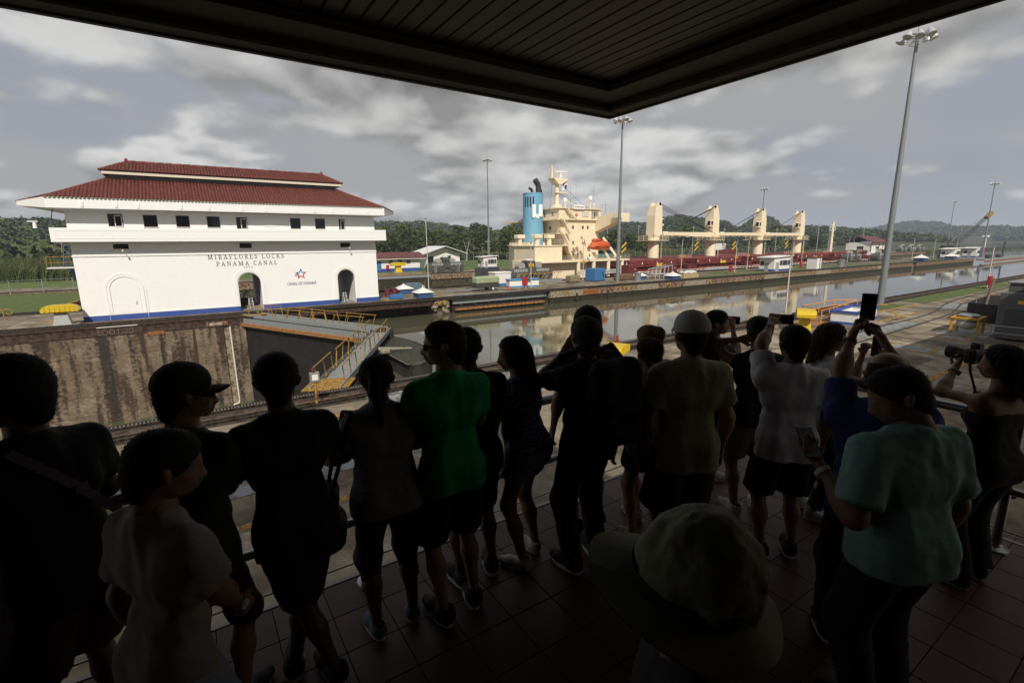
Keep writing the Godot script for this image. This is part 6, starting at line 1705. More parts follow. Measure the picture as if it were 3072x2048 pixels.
# ------------------------------------------------------------------ far bank buildings, fences, crane
func far_side() -> void:
	var w := mat("kiosk_white")
	var rr := mat("far_red_roof", Color(0.22, 0.07, 0.07), 0.7, "dirty", 4.0)
	var dk := mat("port_dark")
	# far lock wall
	var c := thing("far_lock_wall", "far lock wall with stained coping behind the ship lane", "wall")
	part(c, "face", mb().span(V(-300, -8, FAR - 1.0), V(380, -1.3, FAR - 0.2)), mat("wet_olive", Color(0.085, 0.08, 0.045), 0.8, "dirty", 5.0, 0.4))
	var x := 49.0
	while x < 120:
		part(c, "coping_block", mb().cbox(V(x + 2.9, -0.65, FAR - 0.45), V(5.7, 1.28, 1.1), 0.1), mat(["coping_a", "coping_b", "coping_c"][rng.randi() % 3]))
		x += 5.8
	part(c, "coping", mb().span(V(120, -1.3, FAR - 1.0), V(380, -0.02, FAR)).span(V(-300, -1.3, FAR - 1.0), V(49, -0.02, FAR)), mat("coping_b"))
	part(c, "pavement", mb().span(V(-300, -0.8, FAR - 14), V(380, 0.0, FAR - 1.0)), mat("pave"))
	for z in [-111.2, -112.8]: part(c, "tow_rail", mb().box(V(40, 0.06, z), V(680, 0.1, 0.1)), mat("rail_steel"))
	# long white building with red roof
	var b := thing("long_white_building", "long low white building with red roof and blue base on far bank", "building", V(48.5, 0, -133))
	part(b, "wall", mb().span(V(-14, 0.9, -4), V(6.4, 3.6, 4)), w)
	part(b, "blue_base", mb().span(V(-14.03, 0, -4.03), V(6.43, 0.9, 4.03)), mat("blue_base"))
	part(b, "roof", mb().prism(PackedVector2Array([Vector2(-5.2, 3.6), Vector2(0, 5.0), Vector2(5.2, 3.6), Vector2(5.2, 3.8), Vector2(0, 5.2), Vector2(-5.2, 3.8)]), V(-15, 0, 0), V(0, 0, 1), Vector3.UP, V(23, 0, 0)), rr)
	part(b, "fascia", mb().span(V(-15, 3.35, 5.0), V(8, 3.65, 5.1)), w)
	part(b, "door", mb().box(V(-5.5, 1.6, 4.05), V(1.5, 2.4, 0.06)), mat("crate_blue"))
	for q in [-9.5, -2.0, 0.6, 3.0]: part(b, "window", mb().box(V(q, 2.6, 4.05), V(1.1 if q != 0.6 else 1.3, 1.0 if q != 0.6 else 1.6, 0.06)), mat("window_grey", Color(0.12, 0.13, 0.13), 0.3))
	var g := thing("white_garage", "white gabled shed with dark window behind the parked locomotive", "shed", V(70.5, 0, -150))
	part(g, "wall", mb().span(V(-6.5, 0, -5), V(5.5, 4.2, 5)), w)
	part(g, "gable", mb().prism(PackedVector2Array([Vector2(-6.5, 4.2), Vector2(5.5, 4.2), Vector2(-0.5, 6.4)]), V(0, 0, 4.8), Vector3.RIGHT, Vector3.UP, V(0, 0, 0.2)), w)
	part(g, "roof", groof(), mat("roof_white", Color(0.66, 0.67, 0.67), 0.6, "paint", 4.0))
	part(g, "window", mb().box(V(0.6, 2.6, 5.03), V(3.2, 2.0, 0.06)).box(V(-5, 2.2, 5.03), V(2.0, 2.6, 0.06)), dk)
	part(g, "blue_base", mb().span(V(3.0, 0, 5.02), V(5.53, 1.6, 5.06)), mat("tank_blue"))
	kiosk(V(75.0, 0, -125.5), V(4.6, 3.4, 3.4), "small white guard hut on the far bank beside the lamp mast")
	var b2 := thing("red_roofed_shed", "white shed with red gabled roof beyond the ship's bow", "shed", V(316, 0, -118))
	part(b2, "wall", mb().span(V(-10, 0, -6), V(9, 6.0, 6)), w)
	part(b2, "roof", mb().prism(PackedVector2Array([Vector2(-7.5, 5.8), Vector2(0, 9.0), Vector2(7.5, 5.8), Vector2(7.5, 6.1), Vector2(0, 9.4), Vector2(-7.5, 6.1)]), V(-11, 0, 0), V(0, 0, 1), Vector3.UP, V(21, 0, 0)), rr)
	part(b2, "doorway", mb().box(V(-10.05, 2.0, 1), V(0.1, 4, 3)).box(V(-2, 3.2, 6.05), V(4, 1.2, 0.1)), dk)
	part(b2, "post", mb().box(V(-10, 3, 6.1), V(0.3, 6, 0.2)).box(V(0, 3, 6.1), V(0.3, 6, 0.2)).box(V(5, 3, 6.1), V(0.3, 6, 0.2)), dk)
	part(b2, "blue_base", mb().span(V(2, 0, 6.05), V(9.05, 1.8, 6.15)), mat("crate_blue"))
	var b3 := thing("flat_white_building", "long flat white building far right of the red roofed shed", "building", V(372, 0, -140))
	part(b3, "wall", mb().span(V(-14, 0, -5), V(20, 5.5, 5)), w)
	part(b3, "roof", mb().span(V(-15, 5.5, -6), V(21, 6.0, 6)), mat("roof_white"))
	part(b3, "window", mb().box(V(-4, 3, 5.05), V(6, 2, 0.1)).box(V(10, 3, 5.05), V(5, 2, 0.1)), mat("window_grey"))
	var b4 := thing("white_house", "small white house among the trees behind the lifeboat", "house", V(178, 0, -190))
	part(b4, "wall", mb().span(V(-5, 0, -4), V(5, 8, 4)).span(V(5, 0, -4), V(9, 5, 4)), w)
	part(b4, "roof", mb().span(V(-5.5, 8, -4.5), V(5.5, 8.4, 4.5)), mat("roof_white"))
	part(b4, "window", mb().box(V(0, 5, 4.05), V(2, 1.4, 0.1)).box(V(-3, 5, 4.05), V(1.4, 1.4, 0.1)).box(V(7, 2.6, 4.05), V(1.4, 1.6, 0.1)), dk)
	var b5 := thing("green_shed", "green shed with a red roof behind the lifeboat", "shed", V(126, 0, -135))
	part(b5, "wall", mb().span(V(-6, 0, -4), V(6, 4.4, 4)), mat("shed_green", Color(0.04, 0.13, 0.12), 0.7))
	part(b5, "roof", mb().prism(PackedVector2Array([Vector2(-5, 4.4), Vector2(0, 6.6), Vector2(5, 4.4)]), V(-7, 0, 0), V(0, 0, 1), Vector3.UP, V(14, 0, 0)), mat("cab_red"))
	# workshop vehicles behind the hatches
	var bo := thing("beached_boat", "white and dark red launch standing on the bank behind the cranes", "boat", V(215, 0.2, -140), 0.1)
	part(bo, "hull", mb().prism(PackedVector2Array([Vector2(-9, 3.2), Vector2(-7, 0.5), Vector2(8, 0.5), Vector2(11, 3.8), Vector2(9, 3.6)]), V(0, 0, -1.8), Vector3.RIGHT, Vector3.UP, V(0, 0, 3.6)), mat("cab_red"))
	part(bo, "cabin", mb().cbox(V(-4, 4.6, 0), V(9, 3.0, 3.0), 0.2), mat("lid_white"))
	part(bo, "cradle", mb().box(V(-4, 0.2, 0), V(1, 0.8, 3)).box(V(5, 0.2, 0), V(1, 0.8, 3)), dk)
	for q in [[133, -150, 4.6, "white car parked behind the first deck crane"], [163, -158, 4.4, "silver car parked behind the second deck crane"]]:
		var cr := thing("parked_car", q[3], "car", V(q[0], 0, q[1]), 0.2, "cars parked on the far bank")
		part(cr, "body", mb().cbox(V(0, 0.85, 0), V(q[2], 0.8, 1.8), 0.2), mat("lid_white"))
		part(cr, "cabin", mb().cbox(V(-0.2, 1.45, 0), V(2.4, 0.7, 1.6), 0.25), mat("kiosk_glass"))
		for s in [-1.4, 1.4]: part(cr, "wheel", mb().tube(V(s, 0.34, 0.8), V(s, 0.34, 0.95), 0.34, -1, 12), mat("rubber"))
	# arrow signs in black and yellow
	for q in [[120, -113.5, "black and yellow arrow sign left of the first crane"], [158, -113.5, "black and yellow arrow sign left of the second crane"], [182, -113.5, "black and yellow arrow sign right of the second crane"], [222, -113.5, "black and yellow arrow sign left of the third crane"]]:
		var s := thing("arrow_sign", q[2], "sign", V(q[0], 0, q[1]), 0, "arrow signs on the far wall")
		part(s, "post", mb().tube(V(0, 0, 0), V(0, 4.5, 0), 0.12, -1, 6), dk)
		for i in 3: part(s, "stripe", mb().bar(V(-1.2, 4.0 + i * 0.8, 0.1), V(0.9, 5.6 + i * 0.8, 0.1), 0.1, 0.5, V(0, 1, 0)), mat("sign_yellow") if i % 2 == 0 else dk)
	# fence of the far bank
	var fg := mat("fence_post", Color(0.24, 0.25, 0.24), 0.6)
	var fpos := [[V(56, 0, -171), V(230, 0, -176), "long chain link fence in front of the trees behind the ship"], [V(230, 0, -176), V(330, 0, -165), "chain link fence beyond the ship's bow"], [V(-70, -0.1, -84), V(-6, -0.1, -118), "chain link fence on the grass bank left of the control house"]]
	for f in fpos:
		var t := thing("chain_link_fence", f[2], "fence")
		var fh := 3.6 if f[0].x > 0 else 2.2
		var n := int((f[1] - f[0]).length() / 4.0)
		for i in n + 1:
			var p: Vector3 = f[0].lerp(f[1], i / float(n))
			part(t, "post", mb().tube(p, p + V(0, fh, 0), 0.07, -1, 5), fg)
		part(t, "top_rail", mb().tube(f[0] + V(0, fh, 0), f[1] + V(0, fh, 0), 0.035, -1, 5), fg)
		var wire := mb()
		var d: Vector3 = (f[1] - f[0]).normalized()
		var L: float = (f[1] - f[0]).length()
		for i in int(L / 0.9): # diagonal wires
			var p: Vector3 = f[0] + d * (i * 0.9)
			wire.tri(p + V(0, 0.05, 0), p + V(0, 0.05, 0) + d * 0.03, p + d * 3.4 + V(0, fh - 0.1, 0))
			wire.tri(p + V(0, fh - 0.1, 0), p + V(0, fh - 0.1, 0) + d * 0.03, p + d * 3.4 + V(0, 0.05, 0))
		stuff(part(t, "mesh_wire", wire, fg))
	# power and telephone poles, pylons
	for q in [[150, -190, 17], [172, -196, 19], [186, -188, 16], [212, -190, 17], [330, -150, 18], [345, -150, 14], [300, -160, 15], [262, -170, 15], [240, -175, 16], [395, -150, 20], [96, -160, 9]]:
		var t := thing("utility_pole", "slim utility pole %s" % ["left of the second crane against the hillside", "between the first two cranes, tallest there", "just left of the second crane", "right of the second crane", "right of the ship's foremast by the red roofed shed", "beside the big lamp mast on the far bank", "left of the red roofed shed", "behind the fourth crane", "between third and fourth cranes", "far right beyond the flat white building", "behind the small guard hut"][[150, 172, 186, 212, 330, 345, 300, 262, 240, 395, 96].find(q[0])], "pole", V(q[0], 0, q[1]), 0, "utility poles on the far bank")
		part(t, "pole", mb().tube(Vector3.ZERO, V(0, q[2], 0), 0.22, 0.14, 6), mat("pole_grey", Color(0.34, 0.34, 0.33), 0.8))
		part(t, "crossarm", mb().box(V(0, q[2] - 0.9, 0), V(2.6, 0.18, 0.18)), mat("pole_grey"))
	for q in [[900, -1050, "tall lattice tower on the hill behind the distant crane"], [980, -1000, "second lattice tower right of the first on the far hill"], [1600, -900, "third lattice tower at the far right hill"]]:
		var t := thing("lattice_tower", q[2], "tower", V(q[0], 40, q[1]), 0, "lattice towers on the hills")
		var m := mb()
		for s in [V(-4, 0, -4), V(4, 0, -4), V(4, 0, 4), V(-4, 0, 4)]: m.tube(s, V(0, 75, 0), 0.5, 0.2, 4)
		for i in 6: m.tube(V(-4 + i * 0.6, i * 11, 4 - i * 0.6), V(4 - i * 0.6, i * 11 + 9, 4 - i * 0.6), 0.2, -1, 4)
		part(t, "lattice", m, mat("pole_grey"))
		part(t, "crossarm", mb().box(V(0, 70, 0), V(12, 0.6, 0.6)), mat("pole_grey"))
	# floating crane beyond the kiosks
	var k := thing("boom_crane", "black crawler crane with a long raised lattice boom and yellow head", "crane", V(254, 0, -66))
	part(k, "house", mb().cbox(V(0, 3.2, 0), V(7, 3.4, 4), 0.2), mat("loco_dark"))
	part(k, "cab", mb().cbox(V(3.4, 3.4, 1.6), V(1.8, 2.6, 1.6), 0.15), mat("kiosk_glass"))
	part(k, "crawler", mb().cbox(V(0, 0.8, 1.8), V(8, 1.6, 1.2), 0.3).cbox(V(0, 0.8, -1.8), V(8, 1.6, 1.2), 0.3), mat("loco_dark"))
	var b0 := V(2.5, 3, 0)
	var b1 := V(19.5, 17.2, 6)
	var lm := mb()
	for s in [V(0, 0.6, 0.6), V(0, 0.6, -0.6), V(0, -0.6, 0.6), V(0, -0.6, -0.6)]: lm.tube(b0 + s, b1 + s * 0.5, 0.11, -1, 4)
	for i in 16:
		var a := b0.lerp(b1, i / 16.0)
		var c2 := b0.lerp(b1, (i + 1) / 16.0)
		lm.tube(a + V(0, 0.6, 0.6), c2 + V(0, -0.6, 0.6), 0.07, -1, 4).tube(a + V(0, -0.6, -0.6), c2 + V(0, 0.6, -0.6), 0.07, -1, 4)
	part(k, "boom", lm, mat("loco_dark"))
	part(k, "boom_head", mb().bar(b1 - (b1 - b0).normalized() * 2.6, b1 + (b1 - b0).normalized() * 0.8, 1.3, 1.3), mat("faded_yellow"))
	part(k, "pendant", mb().tube(V(-2.5, 7, 0), b1, 0.06, -1, 4).tube(V(-2.5, 4.5, 0), V(-2.5, 7, 0), 0.12, -1, 4), mat("loco_dark"))
	var bn := thing("navigation_beacon", "white and red navigation beacon beside the far kiosk", "beacon", V(300, 0, -66))
	part(bn, "tower", mb().tube(Vector3.ZERO, V(0, 8, 0), 0.5, 0.4, 10), mat("lid_white"))
	part(bn, "gallery", mb().cbox(V(0, 8.4, 0), V(3.0, 0.8, 2.0), 0.1), mat("lid_white"))
	part(bn, "red_band", mb().tube(V(0, 0.1, 0), V(0, 3.5, 0), 0.53, 0.5, 10), mat("red_paint"))
	var dkk := thing("dark_blue_tank", "dark blue container beside the distant lamp mast", "container", V(271, 0, -61.5))
	part(dkk, "body", mb().cbox(V(0, 1.7, 0), V(5.0, 3.4, 3.0), 0.1), mat("box_blue"))
	part(dkk, "rib", mb().box(V(-1.2, 1.7, 1.52), V(0.1, 3.2, 0.04)).box(V(1.2, 1.7, 1.52), V(0.1, 3.2, 0.04)), mat("box_blue"))
	var gt := thing("far_swing_gate", "distant yellow and grey lock gate crossing the water at the right", "lock gate", V(252, 0, MID))
	part(gt, "deck", mb().span(V(0, -0.9, 0.5), V(70, -0.2, 3.0)), mat("gate_grey"))
	part(gt, "fender", mb().span(V(0, -1.5, 3.0), V(70, -0.95, 3.4)), mat("rust_orange"))
	part(gt, "machinery", mb().cbox(V(12, 0.6, 1.6), V(6, 1.4, 1.6), 0.2).cbox(V(26, 0.5, 1.6), V(5, 1.2, 1.6), 0.2).tube(V(30, 0, 1.6), V(31, 6, 1.6), 0.3), mat("loco_dark"))
	for q in [[620, -470, "small white buoy house on the distant water"], [800, -420, "second small white buoy on the distant water, farther right"], [980, -520, "third small white buoy on the distant water"]]:
		var s := thing("mooring_buoy", q[2], "buoy", V(q[0], WATER, q[1]), 0, "buoys on the lake")
		part(s, "float", mb().tube(V(0, 0, 0), V(0, 2, 0), 3, 2.6, 12), mat("cab_red"))
		part(s, "house", mb().cbox(V(0, 4.0, 0), V(4, 4, 4), 0.3), mat("lid_white"))
func groof() -> MB:
	var m := mb()
	m.quad(V(-8.5, 4.3, 7), V(-0.5, 6.75, 7), V(-0.5, 6.75, -6), V(-8.5, 4.3, -6))
	m.quad(V(-0.5, 6.75, 7), V(7.5, 4.3, 7), V(7.5, 4.3, -6), V(-0.5, 6.75, -6))
	m.quad(V(-8.5, 4.15, 7), V(-8.5, 4.3, 7), V(-8.5, 4.3, -6), V(-8.5, 4.15, -6))
	m.quad(V(-8.5, 4.1, 7.0), V(-0.5, 6.55, 7.0), V(-0.5, 6.75, 7), V(-8.5, 4.3, 7))
	m.quad(V(-0.5, 6.55, 7.0), V(7.5, 4.1, 7.0), V(7.5, 4.3, 7), V(-0.5, 6.75, 7))
	return m

# ------------------------------------------------------------------ terrain, trees, grass
const HILLS := [[-105, -611, 35, 96], [-180, -677, 32, 95], [3, -900, 38, 148], [367, -822, 50, 105], [290, -852, 46, 75], [393, -697, 33, 69], [409, -568, 47, 44], [590, -679, 50, 105], [676, -594, 48, 75], [633, -489, 55, 48], [666, -444, 42, 32], [870, -493, 59, 29], [774, -460, 40, 70], [721, -346, 31, 82], [836, -333, 30, 70], [2487, -757, 72, 130], [2557, -868, 66, 130], [2129, -553, 40, 110], [2153, -453, 36, 100], [2172, -351, 34, 110], [1987, -227, 26, 110], [-420, -560, 36, 130], [-700, -420, 40, 160], [180, -960, 44, 120], [1300, -800, 22, 260]]
var hn := FastNoiseLite.new()
func hill(x: float, z: float) -> float:
	var s := 0.0
	for h in HILLS:
		var dx: float = (x - h[0]) / h[3]
		var dz: float = (z - h[1]) / (h[3] * 1.25)
		var q := dx * dx + dz * dz
		if q < 6.0: s = maxf(s, 0.0) + (h[2] - (13.0 if h[0] < 1400 else 12.0) - maxf(s, 0.0) * 0.7) * exp(-q * 1.1) * (1.0 if s < 1.0 else 0.75)
	var back := smoothstep(230.0, 420.0, -z) * (1.0 - smoothstep(900.0, 1300.0, x))
	return s * (0.92 + 0.16 * hn.get_noise_2d(x, z)) + back * (3.0 + 5.0 * hn.get_noise_2d(x * 0.4 + 90, z * 0.4))
func is_lake(x: float, z: float) -> bool:
	return x > 425.0 and z > -195.0 - maxf(0.0, x - 940.0) * 0.9 and z > -1000.0 and x < 1850.0 + 0.2 * z
func leaf_mat(key: String, c: Color) -> StandardMaterial3D:
	var m := mat(key, c, 0.75, "leaf", 9.0)
	m.backlight_enabled = true
	m.backlight = Color(c.r * 0.5, c.g * 0.55, c.b * 0.3).linear_to_srgb()
	m.cull_mode = BaseMaterial3D.CULL_DISABLED
	return m
# leaf sprays spread through clumps; each spray a bent pair of triangles
func foliage(r: RandomNumberGenerator, clumps: Array, n: int, size: float, droop := 0.0) -> MB:
	var m := mb()
	var tot := 0.0
	for c in clumps: tot += c[1].x * c[1].z
	for c in clumps:
		var k := int(n * c[1].x * c[1].z / tot)
		for i in k:
			var d := V(r.randfn(), r.randfn(), r.randfn()).normalized()
			if d.y < -0.45: d.y = -d.y * 0.6
			var p: Vector3 = c[0] + d * c[1] * pow(r.randf(), 0.28)
			var u := V(r.randfn(), r.randfn() * 0.6 - droop, r.randfn()).normalized()
			var w := u.cross(V(r.randfn(), r.randfn(), r.randfn())).normalized()
			var s := size * r.randf_range(0.6, 1.35)
			var nn := (d + V(0, 0.4, 0) + V(r.randfn(), r.randfn(), r.randfn()) * 0.35).normalized()
			if u.cross(w).dot(nn) < 0: w = -w
			var b := m.v.size()
			m.v.append(p - u * s * 0.5); m.v.append(p + w * s * 0.32); m.v.append(p + u * s * 0.5 - nn * s * 0.12); m.v.append(p - w * s * 0.32)
			for q in 4: m.n.append(nn)
			m.ix.append_array([b, b + 1, b + 2, b, b + 2, b + 3])
	return m
func limbs(r: RandomNumberGenerator, h: float, clumps: Array, tr: float) -> MB:
	var m := mb()
	var top := h * 0.42
	var p := V(0, -0.3, 0)
	var pts := [p]
	for i in 4:
		p += V(r.randfn() * 0.18, (top + 0.3) / 4.0, r.randfn() * 0.18)
		pts.append(p)
	for i in 4: m.tube(pts[i], pts[i + 1], tr * (1.15 - i * 0.16), tr * (1.15 - (i + 1) * 0.16), 7)
	for c in clumps:
		var s: Vector3 = pts[2 + r.randi() % 3]
		var mid: Vector3 = s.lerp(c[0], 0.55) + V(r.randfn(), 0.3, r.randfn()) * 0.4
		m.tube(s, mid, tr * 0.42, tr * 0.26, 5)
		m.tube(mid, c[0] + V(0, c[1].y * 0.3, 0), tr * 0.26, tr * 0.08, 5)
	return m
func clump_set(r: RandomNumberGenerator, h: float, w: float, n: int, shape: int) -> Array:
	var out := []
	for i in n:
		var t := (i + 0.5) / n
		var y := h * (0.42 + 0.5 * t) if shape == 0 else h * (0.34 + 0.58 * t)
		var rad := w * (sqrt(maxf(0.05, 1.0 - pow((t - 0.35) / 0.7, 2))) if shape == 0 else (0.9 - 0.5 * t))
		var a := i * 2.4 + r.randf()
		var d := rad * r.randf_range(0.25, 0.75)
		var s := w * r.randf_range(0.34, 0.55)
		out.append([V(cos(a) * d, y, sin(a) * d), V(s, s * r.randf_range(0.6, 0.85), s)])
	return out
func vegetation() -> void:
	hn.seed = 8
	hn.frequency = 0.012
	hn.fractal_octaves = 4
	var r := RandomNumberGenerator.new()
	r.seed = 99
	var grass := mat("bank_grass", Color(0.215, 0.225, 0.085), 0.95, "lawn", 14.0, 0.4)
	var hillm := mat("hill_soil", Color(0.085, 0.105, 0.050), 0.95, "dirty", 60.0, 0.5)
	# far ground: flat bank, then hills; one sheet
	var t := mb()
	var t2 := mb()
	var nx := 130
	var nz := 74
	var xs := []
	var zs := []
	for i in nx + 1:
		var u := i / float(nx)
		xs.append(-1500.0 + 6500.0 * (u * 0.55 + 0.45 * u * u))
	for j in nz + 1:
		var u := j / float(nz)
		zs.append(-123.4 - 60.0 * u - 3000.0 * u * u)
	var hs := []
	for j in nz + 1:
		var row := PackedFloat32Array()
		for i in nx + 1:
			var y := hill(xs[i], zs[j])
			if is_lake(xs[i], zs[j]): y = -6.0
			if j == 0: y = -0.05
			row.append(y)
		hs.append(row)
	for j in nz:
		for i in nx:
			var tt := t if zs[j] > -262.0 and xs[i] < 420.0 else t2
			var a := tt.v.size()
			for e in [[0, 0], [1, 0], [1, 1], [0, 1]]:
				var ii: int = i + e[0]
				var jj: int = j + e[1]
				tt.v.append(V(xs[ii], hs[jj][ii], zs[jj]))
				var i0 := maxi(ii - 1, 0)
				var i1 := mini(ii + 1, nx)
				var j0 := maxi(jj - 1, 0)
				var j1 := mini(jj + 1, nz)
				tt.n.append(V(-(hs[jj][i1] - hs[jj][i0]) / (xs[i1] - xs[i0]), 1, -(hs[j1][ii] - hs[j0][ii]) / (zs[j1] - zs[j0])).normalized())
			tt.ix.append_array([a, a + 2, a + 1, a, a + 3, a + 2])
	struct("terrain", t, grass)
	struct("hills", t2, hillm)
	# bare brown cut banks at the right distance
	struct("dirt_bank", cutbank(), mat("dirt", Color(0.085, 0.06, 0.045), 0.95, "dirty", 40.0, 0.5))
	# ---- forest on the hills: crowns as one mass
	var cl := []
	for k in 4:
		var cs := []
		for i in 5: cs.append([V(r.randfn() * 2.0, 3.0 + r.randf() * 2.5, r.randfn() * 2.0), V(2.6, 2.2, 2.6) * r.randf_range(0.8, 1.2)])
		cl.append(foliage(r, cs, 110, 2.0).mesh())
	var spots := [[], [], [], []]
	var tries := 0
	while tries < 30000:
		tries += 1
		var h: Array = HILLS[r.randi() % HILLS.size()]
		var x: float
		var z: float
		if tries % 4 == 0:
			x = r.randf_range(-600, 1100)
			z = -r.randf_range(250, 620)
		else:
			x = h[0] + r.randfn() * h[3] * 0.85
			z = h[1] + r.randfn() * h[3] * 1.0
		if z > -235 or is_lake(x, z): continue
		var y := hill(x, z)
		var clear := hn.get_noise_2d(x * 0.45 + 500, z * 0.45)
		if clear > 0.22 and y < 38: continue
		spots[r.randi() % 4].append(Transform3D(Basis(Vector3.UP, r.randf() * TAU).scaled(V(1, 1.1, 1) * r.randf_range(0.75, 1.5) * (1.0 if x < 1400 else 2.2)), V(x, y - 1.5, z)))
	var cols := [Color(0.115, 0.155, 0.052), Color(0.092, 0.130, 0.045), Color(0.14, 0.18, 0.060), Color(0.080, 0.112, 0.042)]
	for k in 4:
		var mm := MultiMesh.new()
		mm.transform_format = MultiMesh.TRANSFORM_3D
		mm.mesh = cl[k]
		mm.instance_count = spots[k].size()
		for i in spots[k].size(): mm.set_instance_transform(i, spots[k][i])
		var o := MultiMeshInstance3D.new()
		o.name = numbered("hill_forest")
		o.multimesh = mm
		o.material_override = leaf_mat("forest_%d" % k, cols[k])
		add_child(o)
		stuff(tag(o, "dense green forest covering the hills behind the locks", "forest", "hill forest"))
	# ---- trees one can tell apart
	var protos := []
	var bark := mat("bark", Color(0.16, 0.13, 0.10), 0.95, "grain", 1.5, 0.5)
	var kinds := [[15.0, 6.2, 16, 0, "broad green tree", 0.75], [18.0, 5.0, 15, 0, "tall dense tree", 0.75], [12.0, 5.6, 13, 1, "low bushy tree", 0.7], [16.0, 4.4, 12, 1, "slender light green tree", 0.65]]
	var lcol := [Color(0.125, 0.185, 0.050), Color(0.095, 0.150, 0.042), Color(0.140, 0.205, 0.055), Color(0.17, 0.23, 0.065), Color(0.085, 0.125, 0.045), Color(0.15, 0.17, 0.06)]
	for k in 4:
		var q: Array = kinds[k]
		var cs := clump_set(r, q[0], q[1], q[2], q[3])
		protos.append([limbs(r, q[0], cs, 0.34).mesh(), foliage(r, cs, 2300, q[5]).mesh()])
	var rows := [] # x, z, kind, scale, label
	var words := ["beside the control house", "next in line right of the control house", "above the red roofed white building", "behind the white gabled shed", "left of the far lamp mast", "right of the far lamp mast", "behind the guard hut", "just left of the ship's stern"]
	var i := 0
	for x in range(38, 150, 6):
		var f := (x - 38) / 112.0
		rows.append([x + r.randf_range(-2, 2), lerpf(-236, -186, f) + r.randf_range(-5, 5), r.randi() % 4, r.randf_range(0.85, 1.12), "tree line tree number %d from the control house, %s" % [i + 1, words[mini(7, int(f * 8))]]])
		i += 1
	var ord := ["first", "second", "third", "fourth", "fifth", "sixth", "seventh", "eighth", "ninth", "tenth", "eleventh", "twelfth", "thirteenth", "fourteenth", "fifteenth", "sixteenth", "seventeenth", "eighteenth", "nineteenth", "twentieth"]
	for j in rows.size(): rows[j][4] = "%s, %s from left in the tree line between control house and ship" % [kinds[rows[j][2]][4], ord[j]]
	i = 0
	for x in range(30, 170, 8):
		rows.append([x + r.randf_range(-3, 3), lerpf(-262, -208, (x - 30) / 140.0) + r.randf_range(-6, 6), 1, r.randf_range(1.0, 1.2), "dark tree, %s from left in the second row behind the tree line" % ord[i]])
		i += 1
	var ex := [[146, -168, 1, 0.95, "dark spreading tree left of the first deck crane"], [153, -163, 0, 0.85, "dark spreading tree behind the bridge wing"], [163, -160, 1, 0.95, "dark spreading tree right behind the first deck crane"], [172, -158, 0, 0.95, "broad dark tree between first and second cranes"], [180, -157, 2, 1.05, "low dark tree right of the first deck crane"], [268, -200, 1, 1.2, "dark tree behind the third deck crane"], [276, -205, 0, 1.2, "dark tree right behind the third deck crane"], [286, -210, 1, 1.1, "dark tree between third and fourth cranes"], [330, -180, 1, 1.1, "dark tree left of the ship's foremast"], [345, -185, 0, 1.25, "dark tree behind the red roofed shed"], [358, -190, 1, 1.2, "dark tree right of the red roofed shed"], [372, -185, 0, 1.2, "dark tree left of the big lamp mast"], [386, -190, 1, 1.15, "dark tree behind the big lamp mast"], [400, -185, 2, 1.3, "last dark tree right of the big lamp mast"], [365, -165, 2, 1.1, "low tree in front of the dark trees at the right"], [30, -205, 1, 1.15, "tall dark tree rising right beside the control house"]]
	rows.append_array(ex)
	for k in 6: leaf_mat("crown_%d" % k, lcol[k])
	for q in rows:
		var o := thing("tree", q[4], "tree", V(q[0], hill(q[0], q[1]), q[1]), r.randf() * TAU, "trees behind the locks")
		o.scale = V(1, 0.86, 1) * q[3] * r.randf_range(0.9, 1.05)
		part(o, "trunk", protos[q[2]][0], bark)
		part(o, "crown", protos[q[2]][1], mat("crown_%d" % ((q[2] + r.randi() % 3) % 6)))
	# bare pale trunks in the tree line
	for q in [[103, -190, "bare forked pale tree at the foot of the tree line"], [121, -180, "bare pale tree left of the ship's stern"]]:
		var m := mb()
		m.tube(Vector3.ZERO, V(0.2, 4, 0), 0.28, 0.2, 6).tube(V(0.2, 4, 0), V(-1.6, 9, 0.3), 0.16, 0.06, 5).tube(V(0.2, 4, 0), V(2.0, 9.5, 0), 0.16, 0.06, 5).tube(V(1.2, 7, 0), V(0.8, 10, 0), 0.09, 0.04, 5)
		var o := solo("bare_tree", q[2], "tree", m, mat("pale_bark", Color(0.35, 0.33, 0.29), 0.9), "bare trees")
		o.position = V(q[0], 0, q[1])
	# understory shrubs filling the foot of the trees
	var us := []
	for k in 900:
		var x := r.randf_range(30, 178)
		var z := lerpf(-232, -180, clampf((x - 38) / 112.0, 0, 1)) - r.randf() * 30.0
		us.append(Transform3D(Basis(Vector3.UP, r.randf() * TAU).scaled(V(1, 0.9, 1) * r.randf_range(0.4, 0.9)), V(x, -0.8, z)))
	for k in 260:
		us.append(Transform3D(Basis(Vector3.UP, r.randf() * TAU).scaled(V(1, 0.9, 1) * r.randf_range(0.5, 1.0)), V(r.randf_range(255, 420), -0.8, -r.randf_range(182, 230))))
	multi("undergrowth", "green undergrowth at the foot of the tree line", "undergrowth", cl[0], us, leaf_mat("forest_2", cols[2]))
	# ---- tall grass fields
	var tuft := mb()
	for k in 16:
		var a := r.randf() * TAU
		var p := V(cos(a), 0, sin(a)) * r.randf() * 0.9
		var d := V(r.randfn() * 0.35, 0, r.randfn() * 0.35)
		var h := r.randf_range(1.4, 2.7)
		var s := V(-sin(a), 0, cos(a)) * 0.06
		tuft.quad(p - s, p + s, p + s * 0.7 + d * 0.5 + V(0, h * 0.65, 0), p - s * 0.7 + d * 0.5 + V(0, h * 0.65, 0))
		tuft.tri(p - s * 0.7 + d * 0.5 + V(0, h * 0.65, 0), p + s * 0.7 + d * 0.5 + V(0, h * 0.65, 0), p + d * 1.5 + V(0, h, 0))
	var gs := []
